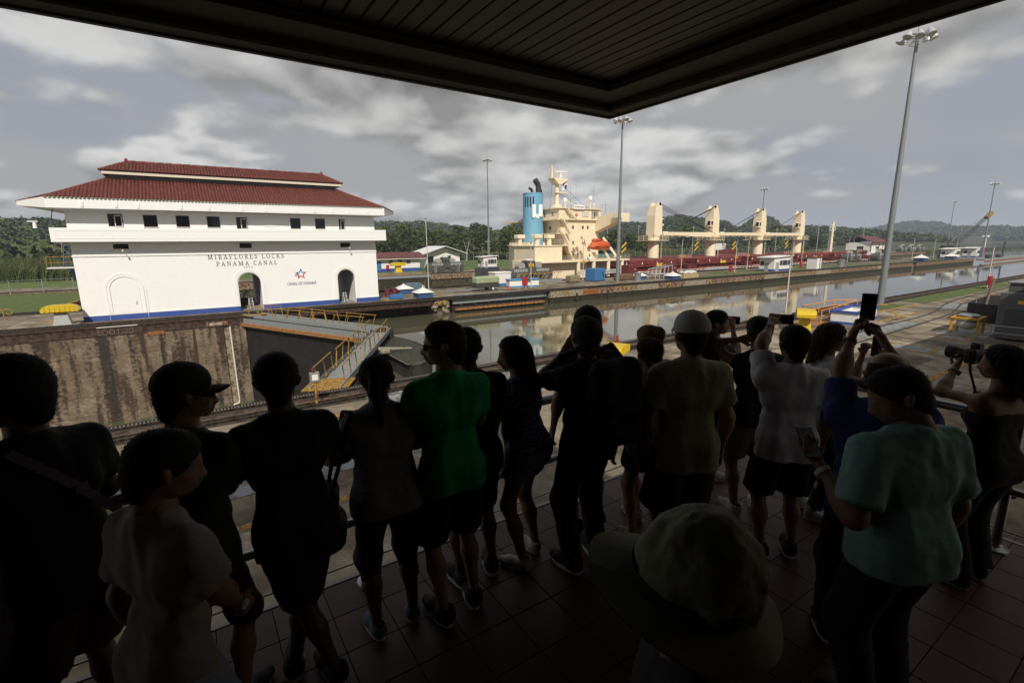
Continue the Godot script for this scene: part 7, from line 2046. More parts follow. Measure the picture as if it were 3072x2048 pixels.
	for k in 15000:
		var u := r.randf()
		var z := -148.0 - 230.0 * u * u
		gs.append(Transform3D(Basis(Vector3.UP, r.randf() * TAU).scaled(V(1.2, 1.0 + u, 1.2) * r.randf_range(0.7, 1.4)), V(lerpf(-75, 40, r.randf()) * (1.0 + u), hill(0, z) * 0.0, z)))
	for k in 5000: gs.append(Transform3D(Basis(Vector3.UP, r.randf() * TAU).scaled(V(1.3, 1.1, 1.3) * r.randf_range(0.8, 1.3)), V(r.randf_range(180, 330), 0, -r.randf_range(180, 235))))
	multi("tall_grass", "tall green grass field behind the control house and the cranes", "grass", tuft.mesh(), gs, leaf_mat("reed", Color(0.120, 0.155, 0.045)))
	# shrubs dotted through the grass field
	var sh := []
	for k in 70:
		var z := -r.randf_range(170, 330)
		sh.append(Transform3D(Basis(Vector3.UP, r.randf() * TAU).scaled(Vector3.ONE * r.randf_range(0.4, 0.8)), V(r.randf_range(-90, 20), -0.8, z)))
	multi("field_shrubs", "darker shrubs dotted through the tall grass field", "shrubs", cl[3], sh, leaf_mat("forest_1", cols[1]))
	# ---- potted plants at the right edge
	for q in [[73.5, -12.0, 1.0, "leftmost potted palm plant behind the generator cabinet"], [76.5, -11.6, 1.15, "middle potted palm plant behind the generator cabinet"], [79.8, -11.4, 1.1, "rightmost potted palm plant behind the generator cabinet"]]:
		var o := thing("potted_palm", q[3], "plant", V(q[0], 0, q[1]), r.randf() * 3, "potted palms in the yard")
		o.scale = Vector3.ONE * q[2]
		part(o, "pot", mb().lathe([Vector2(0.0, 0.0), Vector2(0.45, 0.0), Vector2(0.62, 0.8), Vector2(0.66, 0.85), Vector2(0.55, 0.82), Vector2(0, 0.78)], Vector3.ZERO, 16), mat("terracotta", Color(0.28, 0.10, 0.05), 0.85, "grain", 1.0))
		for k in 26:
			var a := k * 2.4
			var tilt := r.randf_range(0.35, 1.2)
			var L := r.randf_range(1.6, 2.6)
			var m := mb()
			var prev := V(0, 0.8, 0)
			var dirv := V(cos(a) * sin(tilt * 0.5), cos(tilt * 0.5), sin(a) * sin(tilt * 0.5))
			for s in 6:
				var nd := (dirv + V(cos(a), 0, sin(a)) * 0.25 * s - V(0, 0.22, 0) * s * tilt).normalized()
				var nx2 := prev + nd * L / 6.0
				var sd := nd.cross(Vector3.UP).normalized()
				for e in [-1.0, 1.0]:
					for f in 3:
						var b := prev.lerp(nx2, f / 3.0)
						m.tri(b, b + nd * 0.08, b + sd * e * (0.42 - 0.04 * s) + nd * 0.2 - V(0, 0.12, 0))
				m.tube(prev, nx2, 0.012, 0.01, 3)
				prev = nx2
			part(o, "frond", m, leaf_mat("palm_leaf", Color(0.05, 0.10, 0.03)))
func multi(called: String, label: String, cat: String, mesh: Mesh, xf: Array, m: Material) -> void:
	var mm := MultiMesh.new()
	mm.transform_format = MultiMesh.TRANSFORM_3D
	mm.mesh = mesh
	mm.instance_count = xf.size()
	for i in xf.size(): mm.set_instance_transform(i, xf[i])
	var o := MultiMeshInstance3D.new()
	o.name = numbered(called)
	o.multimesh = mm
	o.material_override = m
	add_child(o)
	stuff(tag(o, label, cat))
func cutbank() -> MB:
	var m := mb()
	var n := 40
	for k in n:
		var P := func(i: int, j: int) -> Vector3:
			var u := i / float(n)
			var h: float = [-4.0, 3.0, 11.0, 13.0][j] * (1.0 + 0.25 * sin(u * 23.0) * (0.0 if j == 0 else 1.0))
			return V(lerpf(820, 2000, u), h, lerpf(-640, -330, u) - j * 26.0 + 14.0 * sin(u * 15.0 + j))
		for j in 3: m.quad(P.call(k, j), P.call(k + 1, j), P.call(k + 1, j + 1), P.call(k, j + 1))
	return m

# ------------------------------------------------------------------ people: bones grown into one smooth skin (surface nets)
# bone: [a, b, radius_a, radius_b, flat_end]
func skin(bones: Array, cell: float, k: float, cuts := []) -> MB:
	var lo := Vector3(1e9, 1e9, 1e9)
	var hi := -lo
	for b in bones:
		var r: float = maxf(b[2], b[3]) + 2.5 * k + cell
		var rv := Vector3(r, r, r)
		lo = lo.min(b[0] - rv).min(b[1] - rv)
		hi = hi.max(b[0] + rv).max(b[1] + rv)
	var nx := int((hi.x - lo.x) / cell) + 2
	var ny := int((hi.y - lo.y) / cell) + 2
	var nz := int((hi.z - lo.z) / cell) + 2
	var sx := 1
	var sy := nx
	var sz := nx * ny
	var f := PackedFloat32Array()
	f.resize(nx * ny * nz)
	var ik := 1.0 / k
	for b in bones:
		var a: Vector3 = b[0]
		var e: Vector3 = b[1]
		var ra: float = b[2]
		var dr: float = b[3] - ra
		var ab := e - a
		var inv := 1.0 / maxf(ab.length_squared(), 1e-9)
		var flat: bool = b.size() > 4 and b[4]
		var lab := ab.length()
		var r := maxf(ra, b[3]) + 3.2 * k
		var l := ((a.min(e) - Vector3(r, r, r) - lo) / cell).floor()
		var h := ((a.max(e) + Vector3(r, r, r) - lo) / cell).ceil()
		var x0 := maxi(0, int(l.x))
		var x1 := mini(nx - 1, int(h.x))
		for z in range(maxi(0, int(l.z)), mini(nz - 1, int(h.z)) + 1):
			for y in range(maxi(0, int(l.y)), mini(ny - 1, int(h.y)) + 1):
				var i := z * sz + y * sy + x0
				var w := Vector3(lo.x + x0 * cell, lo.y + y * cell, lo.z + z * cell) - a
				for x in range(x0, x1 + 1):
					var tt := w.dot(ab) * inv
					var t := clampf(tt, 0.0, 1.0)
					var d: float
					if flat and tt > 1.0: d = maxf((w - ab * tt).length() - b[3], (tt - 1.0) * lab)
					else: d = (w - ab * t).length() - ra - dr * t
					if d < 3.2 * k: f[i] += exp(-d * ik)
					i += 1
					w.x += cell
	for c in cuts:
		var i := 0
		for z in nz:
			for y in ny:
				var p: Vector3 = Vector3(lo.x, lo.y + y * cell, lo.z + z * cell) - c[0]
				var d: float = p.dot(c[1])
				var st: float = c[1].x * cell
				for x in nx:
					if d > -2.0 * k and f[i] > 0.0: f[i] = minf(f[i], exp(-d * ik))
					d += st
					i += 1
	var m := MB.new()
	var vi := PackedInt32Array()
	vi.resize(nx * ny * nz)
	vi.fill(-1)
	var thr := exp(-2.2 * cell * ik)
	var ith := 1.0 / thr
	var off := [0, sx, sy, sx + sy, sz, sx + sz, sy + sz, sx + sy + sz]
	var cor := [Vector3(0, 0, 0), Vector3(1, 0, 0), Vector3(0, 1, 0), Vector3(1, 1, 0), Vector3(0, 0, 1), Vector3(1, 0, 1), Vector3(0, 1, 1), Vector3(1, 1, 1)]
	var edges := [[0, 1], [2, 3], [4, 5], [6, 7], [0, 2], [1, 3], [4, 6], [5, 7], [0, 4], [1, 5], [2, 6], [3, 7]]
	var g := PackedFloat32Array()
	g.resize(8)
	for z in nz - 1:
		for y in ny - 1:
			var i := z * sz + y * sy - 1
			for x in nx - 1:
				i += 1
				var v0 := f[i]
				if v0 < thr or v0 > ith: continue
				var ins := 0
				for c in 8:
					var q := f[i + off[c]]
					g[c] = q
					if q >= 1.0: ins += 1
				if ins == 0 or ins == 8: continue
				var s := Vector3.ZERO
				var n := 0
				for e in edges:
					var qa := g[e[0]]
					var qb := g[e[1]]
					if (qa >= 1.0) != (qb >= 1.0):
						var la := log(maxf(qa, 1e-6))
						var lb := log(maxf(qb, 1e-6))
						s += cor[e[0]].lerp(cor[e[1]], la / (la - lb))
						n += 1
				vi[i] = m.v.size()
				m.v.append(lo + (Vector3(x, y, z) + s / n) * cell)
				m.n.append(Vector3.ZERO)
	var ds := [[sx, sy, sz], [sy, sz, sx], [sz, sx, sy]]
	for z in range(1, nz - 1):
		for y in range(1, ny - 1):
			var i := z * sz + y * sy
			for x in range(1, nx - 1):
				i += 1
				if vi[i] < 0 and f[i] < thr: continue
				var a := f[i] >= 1.0
				for d in ds:
					if (f[i + d[0]] >= 1.0) != a:
						var p := vi[i]
						var q := vi[i - d[1]]
						var r := vi[i - d[1] - d[2]]
						var t := vi[i - d[2]]
						if p < 0 or q < 0 or r < 0 or t < 0: continue
						if a: m.ix.append_array([p, q, r, p, r, t])
						else: m.ix.append_array([p, r, q, p, t, r])
	# the vertex index loop above starts at x = 1
	return m
func finish(m: MB, amp := 0.0, freq := 9.0, stretch := Vector3(1, 1, 1)) -> MB: # normals, then folds
	for pass_ in 2:
		for i in m.n.size(): m.n[i] = Vector3.ZERO
		for i in range(0, m.ix.size(), 3):
			var a := m.ix[i]
			var b := m.ix[i + 1]
			var c := m.ix[i + 2]
			var n := (m.v[c] - m.v[a]).cross(m.v[b] - m.v[a])
			m.n[a] += n; m.n[b] += n; m.n[c] += n
		for i in m.n.size(): m.n[i] = m.n[i].normalized()
		if pass_ == 0 and amp > 0.0:
			for i in m.v.size(): m.v[i] += m.n[i] * amp * (fold.get_noise_3dv(m.v[i] * stretch * freq) + (0.0 if freq > 20.0 else 0.5 * fold.get_noise_3dv(Vector3(m.v[i].x + m.v[i].y * .7, m.v[i].y * .5, m.v[i].z) * freq * 2.4 + V(9, 5, 3))))
		else: break
	return m
var fold := FastNoiseLite.new()
var lib := {}
func head_lib() -> void:
	fold.seed = 77
	fold.frequency = 1.0
	fold.fractal_octaves = 2
	var k := 0.010
	lib.head = finish(skin([[V(0, .125, .018), V(0, .125, .02), .088, .088], [V(0, .135, -.028), V(0, .13, -.03), .074, .074], [V(0, .055, -.042), V(0, .075, -.045), .052, .056], [V(-.036, .032, -.03), V(.036, .032, -.03), .030, .030], [V(0, .008, -.076), V(0, .014, -.07), .017, .02], [V(0, .098, -.100), V(0, .062, -.124), .006, .009], [V(-.012, .058, -.112), V(.012, .058, -.112), .006, .006], [V(-.03, .106, -.092), V(.03, .106, -.092), .009, .009], [V(-.042, .066, -.06), V(-.04, .06, -.06), .026, .026], [V(.042, .066, -.06), V(.04, .06, -.06), .026, .026], [V(-.016, .036, -.098), V(.016, .036, -.098), .005, .005], [V(-.013, .027, -.095), V(.013, .027, -.095), .006, .006], [V(-.086, .07, .004), V(-.094, .10, .014), .008, .013], [V(.086, .07, .004), V(.094, .10, .014), .008, .013], [V(0, -.07, .03), V(0, .05, .018), .054, .056]], 0.0068, k))
	var cap := [[V(0, .130, .024), V(0, .130, .026), .094, .094], [V(0, .142, -.022), V(0, .142, -.024), .084, .084], [V(0, .07, .05), V(0, .03, .055), .066, .052]]
	var hl := [V(0, .142, -.080), V(0, -.62, -.78)]
	lib.short = finish(skin(cap, 0.008, .012, [hl]), .0035, 60.0)
	lib.thick = finish(skin([[V(0, .150, .026), V(0, .155, .026), .112, .108], [V(0, .165, -.03), V(0, .165, -.03), .088, .088], [V(0, .07, .055), V(0, .04, .06), .075, .06]], 0.009, .012, [[V(0, .150, -.085), V(0, -.62, -.78)]]), .004, 50.0)
	lib.bald = finish(skin([[V(0, .120, .028), V(0, .10, .03), .094, .094], [V(0, .06, .05), V(0, .03, .055), .066, .052]], 0.008, .010, [hl, [V(0, .155, 0), V(0, 1, -0.15).normalized()]]), .003, 55.0)
	lib.long = finish(skin(cap + [[V(-.055, .12, .02), V(-.075, -.10, .04), .055, .050], [V(.055, .12, .02), V(.075, -.10, .04), .055, .050], [V(0, .10, .065), V(0, -.20, .085), .065, .075], [V(-.07, -.08, .05), V(-.05, -.24, .09), .05, .025], [V(.07, -.08, .05), V(.04, -.24, .09), .05, .025]], 0.010, .014, [hl]), .008, 32.0, V(1.4, .35, 1.4))
	lib.pony = finish(skin(cap + [[V(0, .13, .115), V(.01, .06, .155), .032, .03], [V(.01, .06, .155), V(.02, -.18, .14), .03, .014]], 0.009, .010, [hl]), .005, 45.0, V(1.3, .4, 1.3))
	lib.bun = finish(skin(cap + [[V(0, .175, .105), V(0, .16, .12), .042, .045], [V(0, .12, .115), V(0, .08, .12), .03, .02]], 0.009, .010, [hl]), .006, 50.0)
	for q in [["short", .010, .25], ["thick", .014, .35], ["bald", .006, .4], ["long", .030, 1.6], ["pony", .016, .9], ["bun", .016, .8]]: strands(lib[q[0]], q[1], q[2])
	for p in [["relaxed", .38, .2], ["grip", .95, .7], ["open", .12, .05]]:
		var bn := [[V(0, -.035, 0), V(0, .015, 0), .024, .024]]
		var xs := [-.030, -.010, .010, .028]
		var ln := [.072, .080, .074, .058]
		for i in 4:
			var a := V(xs[i], .086 - absf(xs[i] + .008) * .25, 0)
			bn.append([V(xs[i] * .55, .01, 0), a, .014, .0115])
			var ang := 0.0
			for j in 3:
				ang += p[1] * (1.0 + .08 * i) * (.75 if j == 0 else 1.0)
				var b: Vector3 = a + V(sin((i - 1.5) * .07) * .4, cos(ang), -sin(ang)) * ln[i] * [.46, .30, .24][j]
				bn.append([a, b, .0098 - j * .0009, .0092 - j * .001])
				a = b
		var tb := V(-.048, .048, -.014 - .012 * p[1])
		bn.append([V(-.018, .012, -.006), tb, .0155, .0125])
		bn.append([tb, tb + V(-.010 + .02 * p[2], .032, -.016 * p[1] - .006), .0115, .0088])
		lib["hand_" + p[0]] = finish(skin(bn, 0.0048, .0045))
	lib.shoe = finish(skin([[V(0, .05, .055), V(0, .05, .02), .040, .043], [V(0, .05, .02), V(0, .04, -.09), .043, .040], [V(0, .036, -.09), V(0, .032, -.155), .042, .034], [V(0, .06, .045), V(0, .105, .05), .044, .045, true]], 0.009, .010, [[V(0, .018, 0), V(0, -1, 0)]]), .0015, 60.0)
	var so := PackedVector2Array()
	for i in 24:
		var t := TAU * i / 24
		so.append(Vector2(cos(t) * (.046 if sin(t) > -.2 else .05), sin(t) * (.105 if sin(t) > 0 else .155) - .035 + .03))
	lib.sole = mb().prism(so, V(0, .0, -.01), Vector3.RIGHT, V(0, 0, 1), V(0, .024, 0))
	var cp := finish(skin([[V(0, .148, .018), V(0, .150, .016), .104, .102], [V(0, .155, -.022), V(0, .155, -.025), .090, .090]], 0.008, .010, [[V(0, .118, 0), V(0, -1, .12).normalized()]]))
	lib.cap_dome = cp
	var br := mb()
	for side in [0, 1]:
		for i in 12:
			for j in 3:
				var P := func(a: int, r: int) -> Vector3:
					var t := PI * (a / 12.0)
					var q := r / 3.0
					var x := cos(t) * lerpf(.088, .082, q)
					var z := -.055 - sin(t) * lerpf(.052, .135, q)
					return V(x, .128 - .012 * q - .022 * (x / .08) * (x / .08) + (.003 if side == 0 else -.003), z)
				if side == 0: br.quad(P.call(i, j), P.call(i, j + 1), P.call(i + 1, j + 1), P.call(i + 1, j))
				else: br.quad(P.call(i + 1, j), P.call(i + 1, j + 1), P.call(i, j + 1), P.call(i, j))
	lib.cap_brim = br
	lib.glasses = mb().cbox(V(-.036, .094, -.107), V(.056, .036, .008), .003, Basis(Vector3.UP, .25)).cbox(V(.036, .094, -.107), V(.056, .036, .008), .003, Basis(Vector3.UP, -.25)).box(V(0, .102, -.113), V(.02, .007, .006)).bar(V(-.064, .10, -.098), V(-.094, .098, .012), .004, .010).bar(V(.064, .10, -.098), V(.094, .098, .012), .004, .010)

func strands(m: MB, len_: float, droop: float) -> void: # fine hairs standing off the hair mass
	var r := RandomNumberGenerator.new()
	r.seed = 5
	var n := m.v.size()
	for k in 2:
		for i in n:
			var nn := m.n[i]
			var fl := (nn * 0.5 + V(r.randfn() * .5, r.randfn() * .35 - droop, r.randfn() * .5 + .35)).normalized()
			var sd := nn.cross(fl).normalized() * .0011
			var p := m.v[i] + V(r.randfn(), r.randfn(), r.randfn()) * .003 - nn * .002
			var tip := p + fl * len_ * r.randf_range(.5, 1.6)
			var b := m.v.size()
			m.v.append(p - sd); m.v.append(p + sd); m.v.append(tip)
			for q in 3: m.n.append(nn)
			if (sd * 2.0).cross(tip - p).dot(nn) > 0: m.ix.append_array([b, b + 2, b + 1])
			else: m.ix.append_array([b, b + 1, b + 2])
func ik(s: Vector3, t: Vector3, a: float, b: float, pole: Vector3) -> Array:
	var d := t - s
	var l := clampf(d.length(), 0.05, (a + b) * 0.995)
	d = d.normalized()
	var x := (a * a - b * b + l * l) / (2 * l)
	var h := sqrt(maxf(a * a - x * x, 0))
	var q := (pole - d * pole.dot(d)).normalized()
	return [s + d * x + q * h, s + d * l]
func cloth(key: String, c: Color, tex := "grain", tile := 0.5) -> StandardMaterial3D:
	var m := mat(key, c, 0.9, tex, tile)
	m.uv1_world_triplanar = false
	return m
# p: person spec
func person(p: Dictionary) -> Node3D:
	var at: Vector2 = p.at
	var o := thing("person", p.label, "person", V(at.x, FLOOR, at.y), deg_to_rad(p.get("yaw", 0.0)), "visitors on the terrace")
	var s: float = p.h / 1.75
	var g: float = p.get("girth", 1.0)
	var fem: bool = p.get("fem", false)
	var inv := o.transform.affine_inverse()
	var piv := V(0, .93, 0)
	var B := Basis(Vector3.RIGHT, -deg_to_rad(p.get("lean", 4.0)))
	var U := func(v: Vector3) -> Vector3: return (piv + B * (v - piv)) * s
	var sw := .180 if not fem else .158
	sw *= lerpf(1.0, g, .6)
	# skeleton
	var hipw := .088
	var ft: Array = p.get("feet", [V(-.12, 0, .02), V(.12, 0, -.03)])
	var torso := [[U.call(V(-.072, .95, .015)), U.call(V(.072, .95, .015)), .100 * g * s, .100 * g * s], [U.call(V(-.062 * g, 1.08, -.01 * g)), U.call(V(.062 * g, 1.08, -.01 * g)), .088 * g * s, .088 * g * s], [U.call(V(-.085, 1.25, .0)), U.call(V(.085, 1.25, .0)), .092 * g * s, .092 * g * s], [U.call(V(-.10, 1.34, .012)), U.call(V(.10, 1.34, .012)), .066 * s, .066 * s], [U.call(V(0, 1.425, .022)), U.call(V(-sw, 1.375, .012)), .046 * s, .046 * s], [U.call(V(0, 1.425, .022)), U.call(V(sw, 1.375, .012)), .046 * s, .046 * s]]
	if fem: torso.append_array([[U.call(V(-.065, 1.25, -.085)), U.call(V(-.06, 1.24, -.085)), .055 * s, .055 * s], [U.call(V(.065, 1.25, -.085)), U.call(V(.06, 1.24, -.085)), .055 * s, .055 * s], [V(-.085, .90, .03) * s, V(.085, .90, .03) * s, .108 * g * s, .108 * g * s]])
	var legs := []
	var knee := []
	for i in 2:
		var sg := -1.0 if i == 0 else 1.0
		var hip := V(sg * hipw, .90, .005) * s
		var ank: Vector3 = ft[i] * s + V(0, .085 * s, .02)
		var kk := ik(hip, ank, .43 * s, .42 * s, V(sg * .15, 0, -1))
		knee.append([hip, kk[0], kk[1]])
		var lg: float = lerpf(1.0, g, .7)
		legs.append_array([[hip, kk[0], .078 * lg * s, .052 * lg * s], [kk[0], kk[0].lerp(kk[1], .4) + V(0, 0, .012), .048 * s, .049 * lg * s], [kk[0].lerp(kk[1], .4) + V(0, 0, .012), kk[1], .048 * lg * s, .033 * s]])
	var neck := [[U.call(V(0, 1.40, .022)), U.call(V(0, 1.54, .0)), .058 * s, .054 * s]]
	var arms := []
	var arm := []
	for i in 2:
		var sg := -1.0 if i == 0 else 1.0
		var S: Vector3 = U.call(V(sg * sw, 1.375, .012))
		var spec = p.get("L" if i == 0 else "R")
		var T: Vector3 = U.call(V(sg * .27, .86, -.06))
		var pole := V(sg * .5, -.3, .8)
		var pose := "relaxed"
		var palm := V(-sg, 0, 0)
		if spec != null:
			T = inv * spec.to if spec.has("to") else spec.loc * s
			pose = spec.get("pose", "relaxed")
			pole = spec.get("pole", pole)
			palm = spec.get("palm", palm)
		var kk := ik(S, T, .285 * s, .255 * s, pole)
		arm.append([S, kk[0], kk[1], pose, palm, sg])
		var ag := lerpf(1.0, g, .6) * (.86 if fem else 1.0)
		arms.append_array([[S, kk[0], .045 * ag * s, .037 * ag * s], [kk[0], kk[0].lerp(kk[1], .3), .037 * ag * s, .038 * ag * s], [kk[0].lerp(kk[1], .3), kk[1], .038 * ag * s, .025 * s]])
	# body: one continuous skin, head and hands grown on their own finer grids
	var body := finish(skin(torso + legs + neck + arms, .020, .018))
	var hb: Basis = B * Basis.from_euler(V(-deg_to_rad(p.get("nod", 0.0)), deg_to_rad(p.get("look", 0.0)), deg_to_rad(p.get("tilt", 0.0))))
	var hs: float = s * p.get("head", 1.0)
	var HT := Transform3D(hb * Basis.from_scale(Vector3.ONE * hs), U.call(V(0, 1.525, .0)))
	body.add(lib.head, HT)
	for a in arm:
		var fy: Vector3 = (a[2] - a[1]).normalized()
		var pz: Vector3 = -(a[4] - fy * fy.dot(a[4])).normalized()
		var bx := fy.cross(pz).normalized()
		var sc := s * (.9 if fem else 1.0)
		body.add(lib["hand_" + a[3]], Transform3D(Basis(bx * (-a[5]) * -1.0 * sc, fy * sc, pz * sc), a[2] + fy * .02))
	part(o, "body", body, mat(p.skin[0], p.skin[1], 0.55, "grain", 0.3))
	for sg in [-1.0, 1.0]:
		part(o, "eye", mb().ball(HT * V(sg * .032, .094, -.0885), V(.0115, .0115, .0115) * hs, 8, 6), mat("eye_white", Color(0.55, 0.52, 0.48), 0.3))
	# top
	var top: Dictionary = p.top
	var infl: float = top.get("loose", .013) * s
	var tb := []
	for b in torso: tb.append([b[0], b[1], b[2] + infl, b[3] + infl])
	if top.get("collar", true): tb.append([U.call(V(0, 1.40, .024)), U.call(V(0, 1.462, .016)), .064 * s, .062 * s, true])
	var hem: float = top.get("hem", .86) * s
	if hem < .9 * s: tb.append_array([[V(-.075, .90, .012) * s, V(-.075, hem / s - .02, .012) * s, (.096 * g + .008) * s + infl, (.106 * g + .010) * s + infl], [V(.075, .90, .012) * s, V(.075, hem / s - .02, .012) * s, (.096 * g + .008) * s + infl, (.106 * g + .010) * s + infl]])
	var sl: float = top.get("sleeve", .55)
	if sl > 0:
		for i in 2:
			var a: Array = arm[i]
			var ag := lerpf(1.0, g, .6) * (.86 if fem else 1.0)
			if sl <= 1.0: tb.append([a[0], a[0].lerp(a[1], sl), .050 * ag * s + infl, .054 * ag * s + infl * 1.3, true])
			else:
				tb.append([a[0], a[1], .054 * ag * s + infl, .046 * ag * s + infl])
				tb.append([a[1], a[1].lerp(a[2], sl - 1.0), .046 * ag * s + infl, .036 * ag * s + infl, true])
	var cuts := [[V(0, hem, 0), V(0, -1, 0)]]
	if top.has("neckline"): cuts.append([U.call(V(0, top.neckline, 0)), B * V(0, 1, 0)])
	part(o, top.get("called", "shirt"), finish(skin(tb, .0150, .018, cuts), .0075 * s, 7.0, V(1.5, .32, 1.5)), top.mat)
	if top.has("trim"):
		part(o, "collar", mb().lathe([Vector2(.076, -.004), Vector2(.078, .010), Vector2(.072, .022), Vector2(.066, .024)], U.call(V(0, 1.44, .018)), 20, B.scaled(Vector3.ONE * s)), top.trim)
	# bottom
	var bt: Dictionary = p.bottom
	var bl := [[V(-.072, .95, .015) * s, V(.072, .95, .015) * s, (.100 * g + .010) * s, (.100 * g + .010) * s]]
	if fem: bl.append([V(-.085, .90, .03) * s, V(.085, .90, .03) * s, (.108 * g + .010) * s, (.108 * g + .010) * s])
	for i in 2:
		var a: Array = knee[i]
		var lg: float = lerpf(1.0, g, .7)
		var w: float = maxf(bt.get("loose", .018), .018) * s
		var len_: float = bt.len # 1 = knee, 2 = ankle
		if len_ <= 1.0: bl.append([a[0], a[0].lerp(a[1], len_), .080 * lg * s + w, lerpf(.080, .056, len_) * lg * s + w * 1.7, true])
		else:
			bl.append([a[0], a[1], .080 * lg * s + w, .056 * lg * s + w])
			bl.append([a[1], a[1].lerp(a[2], len_ - 1.0), .056 * lg * s + w, .044 * s + w, true])
	part(o, bt.get("called", "shorts" if bt.len <= 1.2 else "trousers"), finish(skin(bl, .0175, .018, [[V(0, (.985 if hem >= .9 * s else .93) * s, 0), V(0, 1, 0)]]), .006 * s, 10.0, V(1, .6, 1)), bt.mat)
	# shoes
	for i in 2:
		var a: Vector3 = knee[i][2]
		var ty := deg_to_rad((12.0 if i == 0 else -12.0) + p.get("toe", 0.0))
		var xf := Transform3D(Basis(Vector3.UP, ty) * Basis.from_scale(Vector3.ONE * s * (.92 if fem else 1.03)), V(a.x, a.y - .085 * s, a.z - .03))
		var sh := part(o, "shoe", mb().add(lib.shoe, xf), p.shoe)
		part(sh, "sole", mb().add(lib.sole, xf), p.get("sole", mat("sole_white", Color(0.5, 0.5, 0.48), 0.7)))
	# hair, hat, glasses
	if p.get("hair", "") != "": part(o, "hair", mb().add(lib[p.hair], HT), p.hairm)
	if p.has("cap"):
		var ct: Transform3D = HT * Transform3D(Basis(Vector3.UP, PI if p.get("backwards", false) else 0.0) * Basis(Vector3.RIGHT, 0.06), V(0, 0, .012 if p.get("backwards", false) else 0.0))
		var c := part(o, "cap", mb().add(lib.cap_dome, ct), p.cap)
		part(c, "brim", mb().add(lib.cap_brim, ct), p.cap)
		part(c, "button", mb().ball(ct * V(0, .253, .01), V(.008, .006, .008), 8, 5), p.cap)
	if p.get("glasses", false): part(o, "sunglasses", mb().add(lib.glasses, HT), mat("lens_black", Color(0.008, 0.008, 0.009), 0.15))
	o.set_meta("head", HT)
	if p.has("watch"):
		var a: Array = arm[p.watch]
		var c: Vector3 = a[1].lerp(a[2], .88)
		var d: Vector3 = (a[2] - a[1]).normalized()
		var w := part(o, "wristwatch", mb().tube(c - d * .011, c + d * .011, .033 * s, .031 * s, 14), p.get("watchm", mat("strap_dark", Color(0.05, 0.05, 0.05), 0.6)))
		var q: Vector3 = -(a[4] - d * d.dot(a[4])).normalized()
		part(w, "dial", mb().tube(c + q * .028, c + q * .040, .019, .019, 14), mat("watch_dial", Color(0.6, 0.6, 0.58), 0.3))
	return o
func phone(at: Vector3, b: Basis, label: String, screen := false) -> void:
	var t := thing("phone", label, "phone", at, 0, "phones held by visitors")
	t.basis = b
	part(t, "case", mb().cbox(Vector3.ZERO, V(.076, .158, .010), .004), mat("phone_black", Color(0.012, 0.012, 0.014), 0.3))
	part(t, "screen", mb().box(V(0, 0, .0056), V(.070, .150, .001)), mat("phone_screen_pale", Color(0.35, 0.36, 0.4), 0.2) if screen else mat("phone_screen", Color(0.01, 0.011, 0.014), 0.08))
	part(t, "lens", mb().tube(V(.022, .058, -.005), V(.022, .058, -.0075), .009, -1, 12).tube(V(.022, .034, -.005), V(.022, .034, -.0075), .009, -1, 12), mat("phone_black"))
func backpack(o: Node3D, m: Material, label: String, s := 1.0, dx := 0.0) -> void:
	var t := thing("backpack", label, "backpack")
	t.transform = o.transform * Transform3D(Basis().scaled(Vector3.ONE * s), V(dx, 1.20 * s, .235 * s))
	part(t, "main_bag", finish(skin([[V(-.10, -.20, 0), V(.10, -.20, 0), .085, .085], [V(-.09, .16, -.01), V(.09, .16, -.01), .075, .075], [V(-.10, 0, .0), V(.10, 0, .0), .09, .09], [V(-.1, -.2, 0), V(-.09, .16, 0), .08, .07], [V(.1, -.2, 0), V(.09, .16, 0), .08, .07]], .02, .015), .006, 12.0), m)
	part(t, "pocket", finish(skin([[V(-.08, -.17, .075), V(.08, -.17, .075), .05, .05], [V(-.08, -.03, .07), V(.08, -.03, .07), .045, .045]], .016, .012), .004, 14.0), m)
	for sg in [-1.0, 1.0]: part(t, "shoulder_strap", mb().path([V(sg * .10, .2, -.06), V(sg * .12, .27, -.2), V(sg * .14, .2, -.36), V(sg * .15, 0, -.37), V(sg * .16, -.15, -.22)], .018, 8), m)
	part(t, "grab_handle", mb().path([V(-.04, .22, -.03), V(-.03, .27, -.03), V(.03, .27, -.03), V(.04, .22, -.03)], .009, 6), m)

